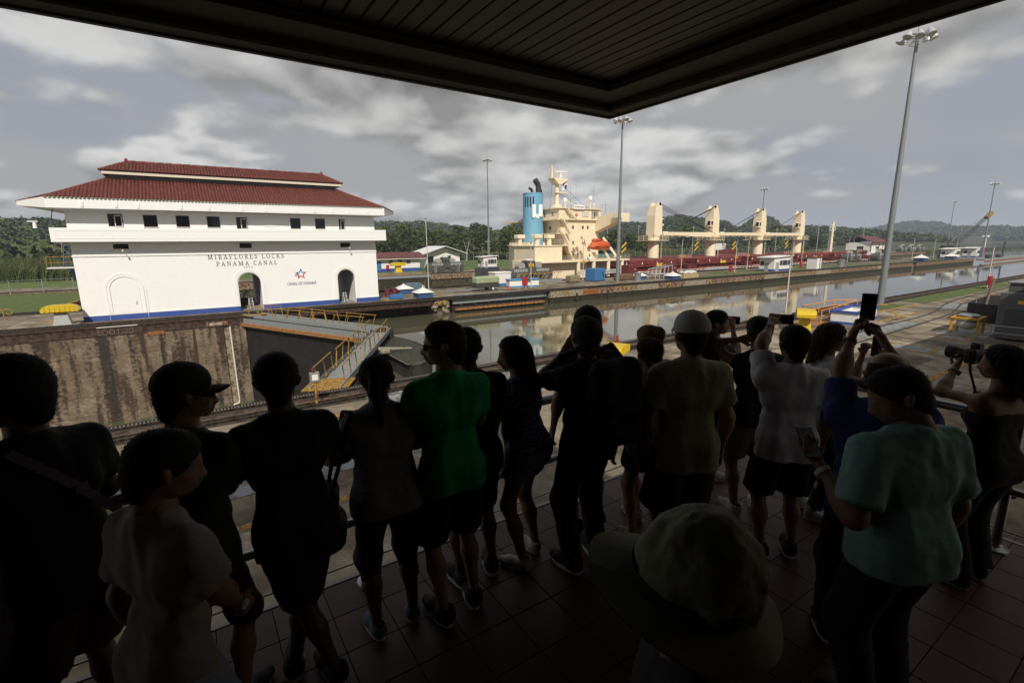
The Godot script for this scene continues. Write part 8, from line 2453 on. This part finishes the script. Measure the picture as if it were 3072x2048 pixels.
func people() -> void:
	head_lib()
	var sk_l := ["skin_light", Color(0.40, 0.24, 0.165)]
	var sk_m := ["skin_medium", Color(0.27, 0.15, 0.095)]
	var sk_d := ["skin_dark", Color(0.10, 0.055, 0.036)]
	var hb := mat("hair_black", Color(0.010, 0.008, 0.007), 0.85)
	var hbr := mat("hair_brown", Color(0.035, 0.020, 0.012), 0.85)
	var hbl := mat("hair_blond", Color(0.20, 0.13, 0.065), 0.85)
	var hg := mat("hair_grey", Color(0.06, 0.055, 0.05), 0.85)
	var blk := cloth("cloth_black", Color(0.012, 0.012, 0.013))
	var drk := cloth("cloth_dark", Color(0.022, 0.022, 0.024))
	var den := cloth("denim_dark", Color(0.022, 0.028, 0.05))
	var denl := cloth("denim_light", Color(0.24, 0.29, 0.38))
	var wht := cloth("cloth_white", Color(0.80, 0.80, 0.83))
	var shw := cloth("shoe_white", Color(0.50, 0.50, 0.48))
	var shb := cloth("shoe_black", Color(0.015, 0.015, 0.016))
	var shblue := cloth("shoe_blue", Color(0.10, 0.15, 0.22))
	var H := FLOOR
	# 1 far left
	var p1 := person({"label": "person in black shirt with a bag strap across the back, biggest at the left edge", "at": Vector2(-.57, -2.52), "h": 1.82, "yaw": 42, "look": 18, "girth": 1.06, "lean": 6, "skin": sk_d, "top": {"mat": blk, "sleeve": .62, "hem": .80, "loose": .02}, "bottom": {"mat": cloth("maroon", Color(0.05, 0.012, 0.014)), "len": .98, "loose": .035}, "shoe": shb, "hair": "thick", "hairm": hb, "L": {"loc": V(-.22, 1.06, -.34), "pole": V(-.6, -1, .3)}, "R": {"loc": V(.2, 1.06, -.34), "pole": V(.6, -1, .3)}})
	sling(p1, mat("strap_purple", Color(0.10, 0.07, 0.13), 0.7), "purple grey bag strap slung over the back of the leftmost person", 1.82 / 1.75, 1.06)
	# 2 dark cap and sunglasses
	person({"label": "person in dark green shirt with dark flat cap and sunglasses looking right", "at": Vector2(-.12, -2.45), "h": 1.735, "yaw": -30, "look": -48, "lean": 8, "girth": 1.0, "skin": sk_m, "top": {"mat": cloth("dark_green", Color(0.022, 0.034, 0.026)), "sleeve": .6, "hem": .82}, "bottom": {"mat": drk, "len": 1.1}, "shoe": shb, "hair": "short", "hairm": hb, "cap": cloth("cap_dark", Color(0.014, 0.018, 0.016)), "glasses": true, "L": {"loc": V(-.2, 1.03, -.42), "pole": V(-.6, -1, .3)}, "R": {"loc": V(.2, 1.03, -.42), "pole": V(.6, -1, .3)}})
	# 3 grey t-shirt in front
	person({"label": "person in grey beige t-shirt with a pink wristband in front of the capped man", "at": Vector2(-.20, -1.82), "h": 1.675, "yaw": -58, "look": -20, "nod": 8, "lean": 5, "girth": .86, "skin": sk_m, "top": {"mat": cloth("grey_beige", Color(0.27, 0.235, 0.215)), "sleeve": .66, "hem": .84, "loose": .018}, "bottom": {"mat": denl, "len": .98, "loose": .03}, "shoe": shw, "hair": "short", "hairm": hb, "R": {"to": V(.02, 5.74, -1.97), "pose": "relaxed", "pole": V(.6, -.5, .6)}, "watch": 1, "watchm": mat("pink_band", Color(0.45, 0.03, 0.12), 0.5)})
	# 4 black polo with white stripe
	person({"label": "person in black polo with white striped collar seen from behind, legs crossed", "at": Vector2(.30, -2.38), "h": 1.76, "yaw": 2, "look": -14, "lean": 7, "girth": .96, "skin": sk_d, "top": {"mat": blk, "sleeve": .62, "hem": .80, "trim": mat("collar_stripe", Color(0.25, 0.25, 0.30), 0.8)}, "bottom": {"mat": blk, "len": .98, "loose": .03}, "shoe": shb, "hair": "short", "hairm": hb, "feet": [V(.10, 0, .05), V(-.06, 0, -.12)], "L": {"loc": V(-.22, 1.04, -.40), "pole": V(-.55, -1, .3)}, "R": {"loc": V(.22, 1.04, -.40), "pole": V(.55, -1, .3)}, "glasses": true})
	# 5 knitted top, ponytail
	var p5 := person({"label": "person in grey patterned knit top with a ponytail and blue shoes", "at": Vector2(.80, -2.50), "h": 1.655, "yaw": -6, "look": -20, "lean": 6, "girth": 1.08, "fem": true, "skin": sk_d, "top": {"mat": cloth("knit", Color(0.34, 0.34, 0.37), "knit", 0.5), "sleeve": .9, "hem": .84, "loose": .016}, "bottom": {"mat": drk, "len": 1.35}, "shoe": shblue, "hair": "pony", "hairm": hb, "L": {"loc": V(-.2, 1.05, -.40), "pole": V(-.6, -1, .3)}, "R": {"loc": V(.2, 1.05, -.40), "pole": V(.6, -1, .3)}})
	handbag(p5, blk, "black shoulder bag hanging at the left side of the person in knit top")
	# 6 green polo
	person({"label": "person in bright green polo shirt with sunglasses looking left", "at": Vector2(1.16, -2.40), "h": 1.83, "yaw": -4, "look": 62, "lean": 3, "girth": .96, "skin": sk_l, "top": {"mat": cloth("green_polo", Color(0.014, 0.38, 0.125)), "sleeve": .68, "hem": .82, "loose": .016, "trim": cloth("green_polo", Color(0.014, 0.38, 0.125))}, "bottom": {"mat": blk, "len": 1.0, "loose": .03}, "shoe": shb, "hair": "short", "hairm": hbr, "glasses": true, "feet": [V(-.10, 0, .03), V(.12, 0, -.02)], "L": {"loc": V(-.13, 1.06, -.36), "pole": V(-.7, -1, .3)}, "R": {"loc": V(.15, 1.06, -.36), "pole": V(.7, -1, .3)}})
	# 7 behind the green polo
	var p7 := person({"label": "person in black vest half hidden behind the green polo shirt", "at": Vector2(1.42, -2.60), "h": 1.735, "yaw": -8, "look": -25, "lean": 6, "skin": sk_d, "top": {"mat": blk, "sleeve": .5, "hem": .82}, "bottom": {"mat": blk, "len": 1.0}, "shoe": shb, "hair": "short", "hairm": hb})
	# 8 striped top, denim shorts
	person({"label": "person with long dark hair, zebra striped top and denim shorts, looking left", "at": Vector2(1.82, -2.56), "h": 1.645, "yaw": 20, "look": 46, "lean": 9, "fem": true, "girth": 1.05, "skin": sk_m, "top": {"mat": cloth("zebra", Color(0.60, 0.60, 0.78), "zebra", 0.6), "sleeve": 0, "hem": .92, "collar": false}, "bottom": {"mat": denl, "len": .45, "loose": .02}, "shoe": shw, "hair": "long", "hairm": hbr, "L": {"loc": V(-.25, 1.02, -.34), "pole": V(-.6, -1, .3)}, "R": {"loc": V(.2, 1.03, -.36), "pole": V(.6, -1, .3)}})
	# 9 black backpack, hand raised
	var p9 := person({"label": "person in black wearing a black backpack with one hand raised to the head", "at": Vector2(2.13, -2.30), "h": 1.78, "yaw": -6, "look": -10, "lean": 2, "girth": 1.0, "skin": sk_l, "top": {"mat": blk, "sleeve": .62, "hem": .80}, "bottom": {"mat": blk, "len": 1.95, "loose": .024}, "shoe": shb, "hair": "short", "hairm": hg, "L": {"to": V(2.08, 6.36, -2.50), "pose": "open", "pole": V(-.7, -1, -.2), "palm": V(.8, 0, -.6)}, "R": {"loc": V(.18, 1.15, -.30), "pose": "grip"}})
	backpack(p9, blk, "large black backpack on the back of the person raising a hand", 1.08, .03)
	# 10 backwards cap
	person({"label": "person in dark tank top wearing a black cap backwards", "at": Vector2(2.45, -2.62), "h": 1.77, "yaw": -16, "look": -12, "lean": 4, "skin": sk_m, "top": {"mat": cloth("brown_grey", Color(0.06, 0.05, 0.045)), "sleeve": .3, "hem": .84}, "bottom": {"mat": blk, "len": 1.0}, "shoe": shb, "hair": "short", "hairm": hb, "cap": blk, "backwards": true})
	# 11 grey top with bun, 12 claw clip
	person({"label": "person in grey t-shirt with the hair in a bun beside the khaki shirt", "at": Vector2(2.66, -2.20), "h": 1.59, "yaw": -24, "look": 4, "lean": 6, "fem": true, "skin": sk_l, "top": {"mat": cloth("mid_grey", Color(0.22, 0.22, 0.25)), "sleeve": .5, "hem": .84}, "bottom": {"mat": blk, "len": .5, "loose": .025}, "shoe": cloth("shoe_beige", Color(0.30, 0.25, 0.17)), "hair": "bun", "hairm": hbr, "feet": [V(-.10, 0, -.05), V(.08, 0, .03)]})
	person({"label": "person with blond hair in a claw clip and a pale blue top at the railing", "at": Vector2(2.98, -2.46), "h": 1.61, "yaw": -20, "look": 20, "lean": 8, "fem": true, "skin": sk_l, "top": {"mat": cloth("pale_blue_top", Color(0.30, 0.40, 0.45)), "sleeve": .5, "hem": .86}, "bottom": {"mat": denl, "len": .6}, "shoe": shw, "hair": "bun", "hairm": hbl})
	# 13 khaki shirt, grey cap
	person({"label": "person in khaki t-shirt and pale grey cap seen from behind", "at": Vector2(2.58, -1.84), "h": 1.81, "yaw": -28, "look": 0, "lean": 2, "girth": 1.02, "skin": sk_l, "top": {"mat": cloth("khaki_tee", Color(0.37, 0.34, 0.215)), "sleeve": .68, "hem": .78, "loose": .022}, "bottom": {"mat": cloth("cargo_dark", Color(0.03, 0.032, 0.036)), "len": 1.0, "loose": .04}, "shoe": shb, "hair": "short", "hairm": hbr, "cap": cloth("cap_grey", Color(0.52, 0.52, 0.53)), "backwards": false})
	# 14 long brown hair
	person({"label": "person with long reddish brown hair between khaki shirt and phone photographer", "at": Vector2(3.50, -2.36), "h": 1.57, "yaw": -24, "look": -6, "fem": true, "skin": sk_l, "top": {"mat": cloth("floral_grey", Color(0.12, 0.12, 0.13), "dirty", 0.2), "sleeve": .5, "hem": .84}, "bottom": {"mat": cloth("pale_shorts", Color(0.25, 0.25, 0.24)), "len": .6}, "shoe": shw, "hair": "long", "hairm": mat("hair_auburn", Color(0.06, 0.028, 0.015), 0.85)})
	# 15 phone before the face
	var p15 := person({"label": "person in black polo with red collar taking a picture with a phone held sideways", "at": Vector2(4.02, -2.66), "h": 1.63, "yaw": -128, "look": -6, "lean": 3, "skin": sk_m, "top": {"mat": blk, "sleeve": .6, "hem": .82, "trim": mat("red_collar", Color(0.22, 0.015, 0.02), 0.7)}, "bottom": {"mat": cloth("light_shorts", Color(0.30, 0.31, 0.33)), "len": .95, "loose": .03}, "shoe": shw, "hair": "short", "hairm": hb, "R": {"to": V(4.26, 6.29, -2.60), "pose": "grip", "pole": V(.6, -1, 0)}, "L": {"to": V(4.27, 6.28, -2.82), "pose": "grip", "pole": V(-.6, -1, 0)}})
	phone(V(4.32, 6.36, -2.66), Basis(Vector3.UP, deg_to_rad(-70)) * Basis(V(0, 0, 1), PI / 2), "black phone held sideways in front of a face at the railing")
	part(p15, "shirt_emblem", mb().cbox(V(-.09, 1.18, -.155), V(.05, .08, .006), .003), mat("emblem_grey", Color(0.3, 0.3, 0.3), 0.8))
	# 16 black tank top
	person({"label": "person in black tank top holding up both hands left of the white t-shirt", "at": Vector2(3.70, -2.02), "h": 1.67, "yaw": -34, "look": 0, "lean": 3, "skin": sk_m, "top": {"mat": blk, "sleeve": 0, "hem": .84, "collar": false}, "bottom": {"mat": cloth("pale_shorts", Color(0.25, 0.25, 0.24)), "len": .9, "loose": .03}, "shoe": shw, "hair": "short", "hairm": hb, "L": {"to": V(3.62, 6.33, -2.16), "pose": "grip", "pole": V(-.8, -1, 0)}})
	# 17 white t-shirt
	person({"label": "person in white t-shirt raising the left arm with a watch to hold a phone", "at": Vector2(3.34, -1.58), "h": 1.695, "yaw": -42, "look": 0, "lean": 2, "girth": 1.05, "skin": sk_m, "top": {"mat": wht, "sleeve": .7, "hem": .80, "loose": .02}, "bottom": {"mat": blk, "len": .98, "loose": .03}, "shoe": shb, "hair": "short", "hairm": hb, "L": {"to": V(3.57, 6.50, -1.88), "pose": "grip", "pole": V(-1, .1, .3), "palm": V(0.4, -.3, -1)}, "watch": 0})
	phone(V(3.68, 6.525, -1.86), Basis(Vector3.UP, deg_to_rad(-55)) * Basis(V(0, 0, 1), PI / 2), "black phone held sideways above the crowd by the white t-shirt")
	# 18 sunglasses, white top
	person({"label": "person with shoulder length auburn hair, sunglasses and white top facing right", "at": Vector2(4.12, -1.72), "h": 1.62, "yaw": -142, "look": -4, "lean": 2, "fem": true, "skin": sk_l, "top": {"mat": wht, "sleeve": .45, "hem": .86}, "bottom": {"mat": blk, "len": 1.9}, "shoe": shw, "hair": "long", "hairm": mat("hair_auburn"), "glasses": true, "L": {"to": V(4.26, 6.24, -1.52), "pose": "grip", "pole": V(-.4, -1, 0)}, "R": {"to": V(4.30, 6.22, -1.40), "pose": "grip", "pole": V(.4, -1, .2)}})
	phone(V(4.34, 6.30, -1.46), Basis(Vector3.UP, deg_to_rad(-100)), "dark phone in the hands of the person with sunglasses")
	# 19 blue shirt, both arms up
	person({"label": "balding person in dark blue shirt holding a phone high with both hands", "at": Vector2(2.92, -.92), "h": 1.695, "yaw": -62, "look": 0, "lean": 2, "girth": 1.04, "skin": sk_m, "top": {"mat": cloth("navy_shirt", Color(0.03, 0.055, 0.19)), "sleeve": .72, "hem": .80, "loose": .02}, "bottom": {"mat": drk, "len": 1.95, "loose": .025}, "shoe": shb, "hair": "bald", "hairm": hb, "L": {"to": V(3.24, 6.60, -1.22), "pose": "grip", "pole": V(-1, -.4, .1), "palm": V(1, 0, 0)}, "R": {"to": V(3.30, 6.58, -1.11), "pose": "grip", "pole": V(1, -.4, .1), "palm": V(-1, 0, 0)}, "watch": 0})
	phone(V(3.33, 6.715, -1.19), Basis(Vector3.UP, deg_to_rad(-70)), "black phone held upright, highest above the crowd")
	# 20 teal shirt
	person({"label": "large person in teal shirt looking down at a phone, beard and bracelet", "at": Vector2(2.53, -.665), "h": 1.72, "yaw": -22, "look": 58, "nod": 22, "lean": 5, "girth": 1.26, "skin": sk_m, "top": {"mat": cloth("teal_shirt", Color(0.27, 0.47, 0.42)), "sleeve": .8, "hem": .84, "loose": .026, "trim": cloth("teal_shirt", Color(0.27, 0.47, 0.42))}, "bottom": {"mat": den, "len": 1.95, "loose": .03}, "shoe": shb, "hair": "short", "hairm": hb, "L": {"to": V(2.30, 6.10, -.93), "pose": "grip", "pole": V(-.4, -1, .3), "palm": V(0, 1, 0)}, "watch": 0, "watchm": mat("bracelet_white", Color(0.5, 0.5, 0.48), 0.6)})
	phone(V(2.31, 6.185, -.99), Basis(V(.82, -.02, .57).normalized(), V(-.35, .45, -.82).normalized(), V(.82, -.02, .57).cross(V(-.35, .45, -.82)).normalized()).orthonormalized(), "pale screened phone held low by the person in teal", true)
	# 21 woman with the camera
	person({"label": "person with long black hair and strappy black top aiming a camera", "at": Vector2(4.12, -.70), "h": 1.61, "yaw": -22, "look": 22, "lean": 2, "fem": true, "girth": 1.0, "skin": sk_m, "top": {"mat": blk, "sleeve": 0, "hem": .92, "collar": false, "neckline": 1.30}, "bottom": {"mat": blk, "len": 1.97, "loose": .030}, "shoe": shb, "hair": "long", "hairm": hb, "L": {"to": V(4.30, 6.24, -.98), "pose": "grip", "pole": V(-1, -.8, .1), "palm": V(0, .7, -.7)}, "R": {"to": V(4.42, 6.26, -.78), "pose": "grip", "pole": V(1, -.8, .1)}, "watch": 0, "watchm": mat("thin_band", Color(0.3, 0.3, 0.28), 0.5)})
	camera_dslr(V(4.36, 6.33, -.90), -20.0)
	# 22 hat in the foreground
	var p22 := person({"label": "person in olive bucket hat closest to the camera at the bottom", "at": Vector2(.82, -.53), "h": 1.66, "yaw": 50, "look": 6, "nod": -9, "tilt": 6, "head": 1.05, "lean": 3, "skin": sk_m, "top": {"mat": drk, "sleeve": .6, "hem": .82}, "bottom": {"mat": drk, "len": 1.9}, "shoe": shb, "hair": "short", "hairm": hb})
	bucket_hat(p22)
func sling(o: Node3D, m: Material, label: String, s: float, g: float) -> void:
	var t := thing("bag_strap", label, "strap")
	t.transform = o.transform
	var pts := []
	for i in 15:
		var u := i / 14.0
		var y := lerpf(1.462, 1.02, u)
		var x := lerpf(-.12, .20, u)
		pts.append(V(x, y, .03 + .125 * g * sin(minf(u * 2.2 + .28, PI * .5)) - .05 * absf(x) * g) * s)
	var mm := mb()
	for i in 14: mm.bar(pts[i], pts[i + 1] + (pts[i + 1] - pts[i]) * .05, .034, .004, V(0, 0, 1).cross(pts[i + 1] - pts[i]).normalized().cross(pts[i + 1] - pts[i]).normalized())
	part(t, "webbing", mm, m)
	part(t, "buckle", mb().cbox(pts[6] + V(0, 0, .006), V(.05, .04, .01), .003), m)
func handbag(o: Node3D, m: Material, label: String) -> void:
	var t := thing("shoulder_bag", label, "bag")
	t.transform = o.transform
	part(t, "pouch", finish(skin([[V(-.33, .72, .05), V(-.30, .72, -.12), .09, .09], [V(-.32, .92, .04), V(-.30, .92, -.1), .06, .06]], .018, .014), .006, 12.0), m)
	part(t, "strap", mb().path([V(-.31, .94, .05), V(-.24, 1.2, .12), V(-.17, 1.40, .06), V(-.2, 1.38, -.03), V(-.26, 1.1, -.12), V(-.30, .94, -.1)], .011, 6), m)
func camera_dslr(at: Vector3, yaw: float) -> void:
	var bk := mat("camera_black", Color(0.014, 0.014, 0.015), 0.5)
	var t := thing("camera_with_lens", "black camera with long lens and flash shoe aimed by the person at the right", "camera", at, deg_to_rad(yaw))
	part(t, "camera_body", mb().cbox(V(0, 0, 0), V(.14, .10, .07), .012), bk)
	part(t, "prism_hump", mb().cbox(V(0, .065, -.005), V(.06, .05, .06), .012), bk)
	part(t, "lens", mb().lathe([Vector2(0, 0), Vector2(.038, 0), Vector2(.04, .06), Vector2(.046, .10), Vector2(.046, .13), Vector2(.04, .13), Vector2(.036, .115), Vector2(0, .115)], V(0, 0, -.035), 18, Basis(Vector3.RIGHT, -PI / 2)), bk)
	part(t, "grip", mb().cbox(V(.062, -.01, -.03), V(.03, .085, .05), .01), bk)
	part(t, "strap", mb().path([V(-.07, .03, 0), V(-.075, -.1, .03), V(-.05, -.22, .06), V(-.06, -.32, .05)], .008, 6), bk)
	part(t, "lens_cap", mb().tube(V(-.05, -.25, .075), V(-.05, -.25, .085), .032, -1, 14), mat("cap_brown", Color(0.08, 0.03, 0.025), 0.6))
func bucket_hat(o: Node3D) -> void:
	var ol := cloth("olive_canvas", Color(0.17, 0.17, 0.11), "grain", 0.25)
	var HT: Transform3D = o.get_meta("head")
	o.remove_meta("head")
	var dome := finish(skin([[V(0, .155, .022), V(0, .172, .018), .112, .104], [V(0, .135, -.02), V(0, .148, -.02), .10, .10], [V(0, .11, .01), V(0, .13, .01), .115, .112]], .011, .014, [[V(0, .105, 0), V(0, -1, 0)]]), .009, 15.0, V(1, .5, 1))
	var hat := part(o, "bucket_hat", mb().add(dome, HT), ol)
	var br := mb()
	for layer in [0, 1]:
		for i in 72:
			for j in 5:
				var P := func(a: int, r: int) -> Vector3:
					var t := TAU * a / 72.0
					var q := r / 5.0
					var R := lerpf(.104, .172, q) * (1.0 + .24 * q * maxf(0.0, -sin(t)))
					var droop := -.022 * q - .030 * q * q * absf(cos(t)) - .03 * q * maxf(0.0, sin(t)) + .045 * q * q * maxf(0.0, -sin(t)) + .005 * q * sin(t * 5.0 + 1.0)
					return HT * V(cos(t) * R, .122 + droop - (.004 if layer else 0.0), sin(t) * R * 1.06 + .005)
				if layer == 0: br.quad(P.call(i, j), P.call(i, j + 1), P.call(i + 1, j + 1), P.call(i + 1, j))
				else: br.quad(P.call(i + 1, j), P.call(i + 1, j + 1), P.call(i, j + 1), P.call(i, j))
	part(hat, "brim", br, ol)
	var bd := mb()
	for i in 40:
		var t0 := TAU * i / 40.0
		var t1 := TAU * (i + 1) / 40.0
		bd.quad(HT * V(cos(t0) * .127, .118, sin(t0) * .135 + .004), HT * V(cos(t0) * .126, .142, sin(t0) * .134 + .004), HT * V(cos(t1) * .126, .142, sin(t1) * .134 + .004), HT * V(cos(t1) * .127, .118, sin(t1) * .135 + .004))
	part(hat, "hat_band", bd, cloth("band_dark", Color(0.03, 0.03, 0.028)))
	var cord := mb()
	cord.path([HT * V(.09, .10, .10), HT * V(.12, -.05, .16), HT * V(.14, -.2, .2), HT * V(.16, -.36, .2)], .009, 6)
	part(hat, "chin_cord", cord, ol)
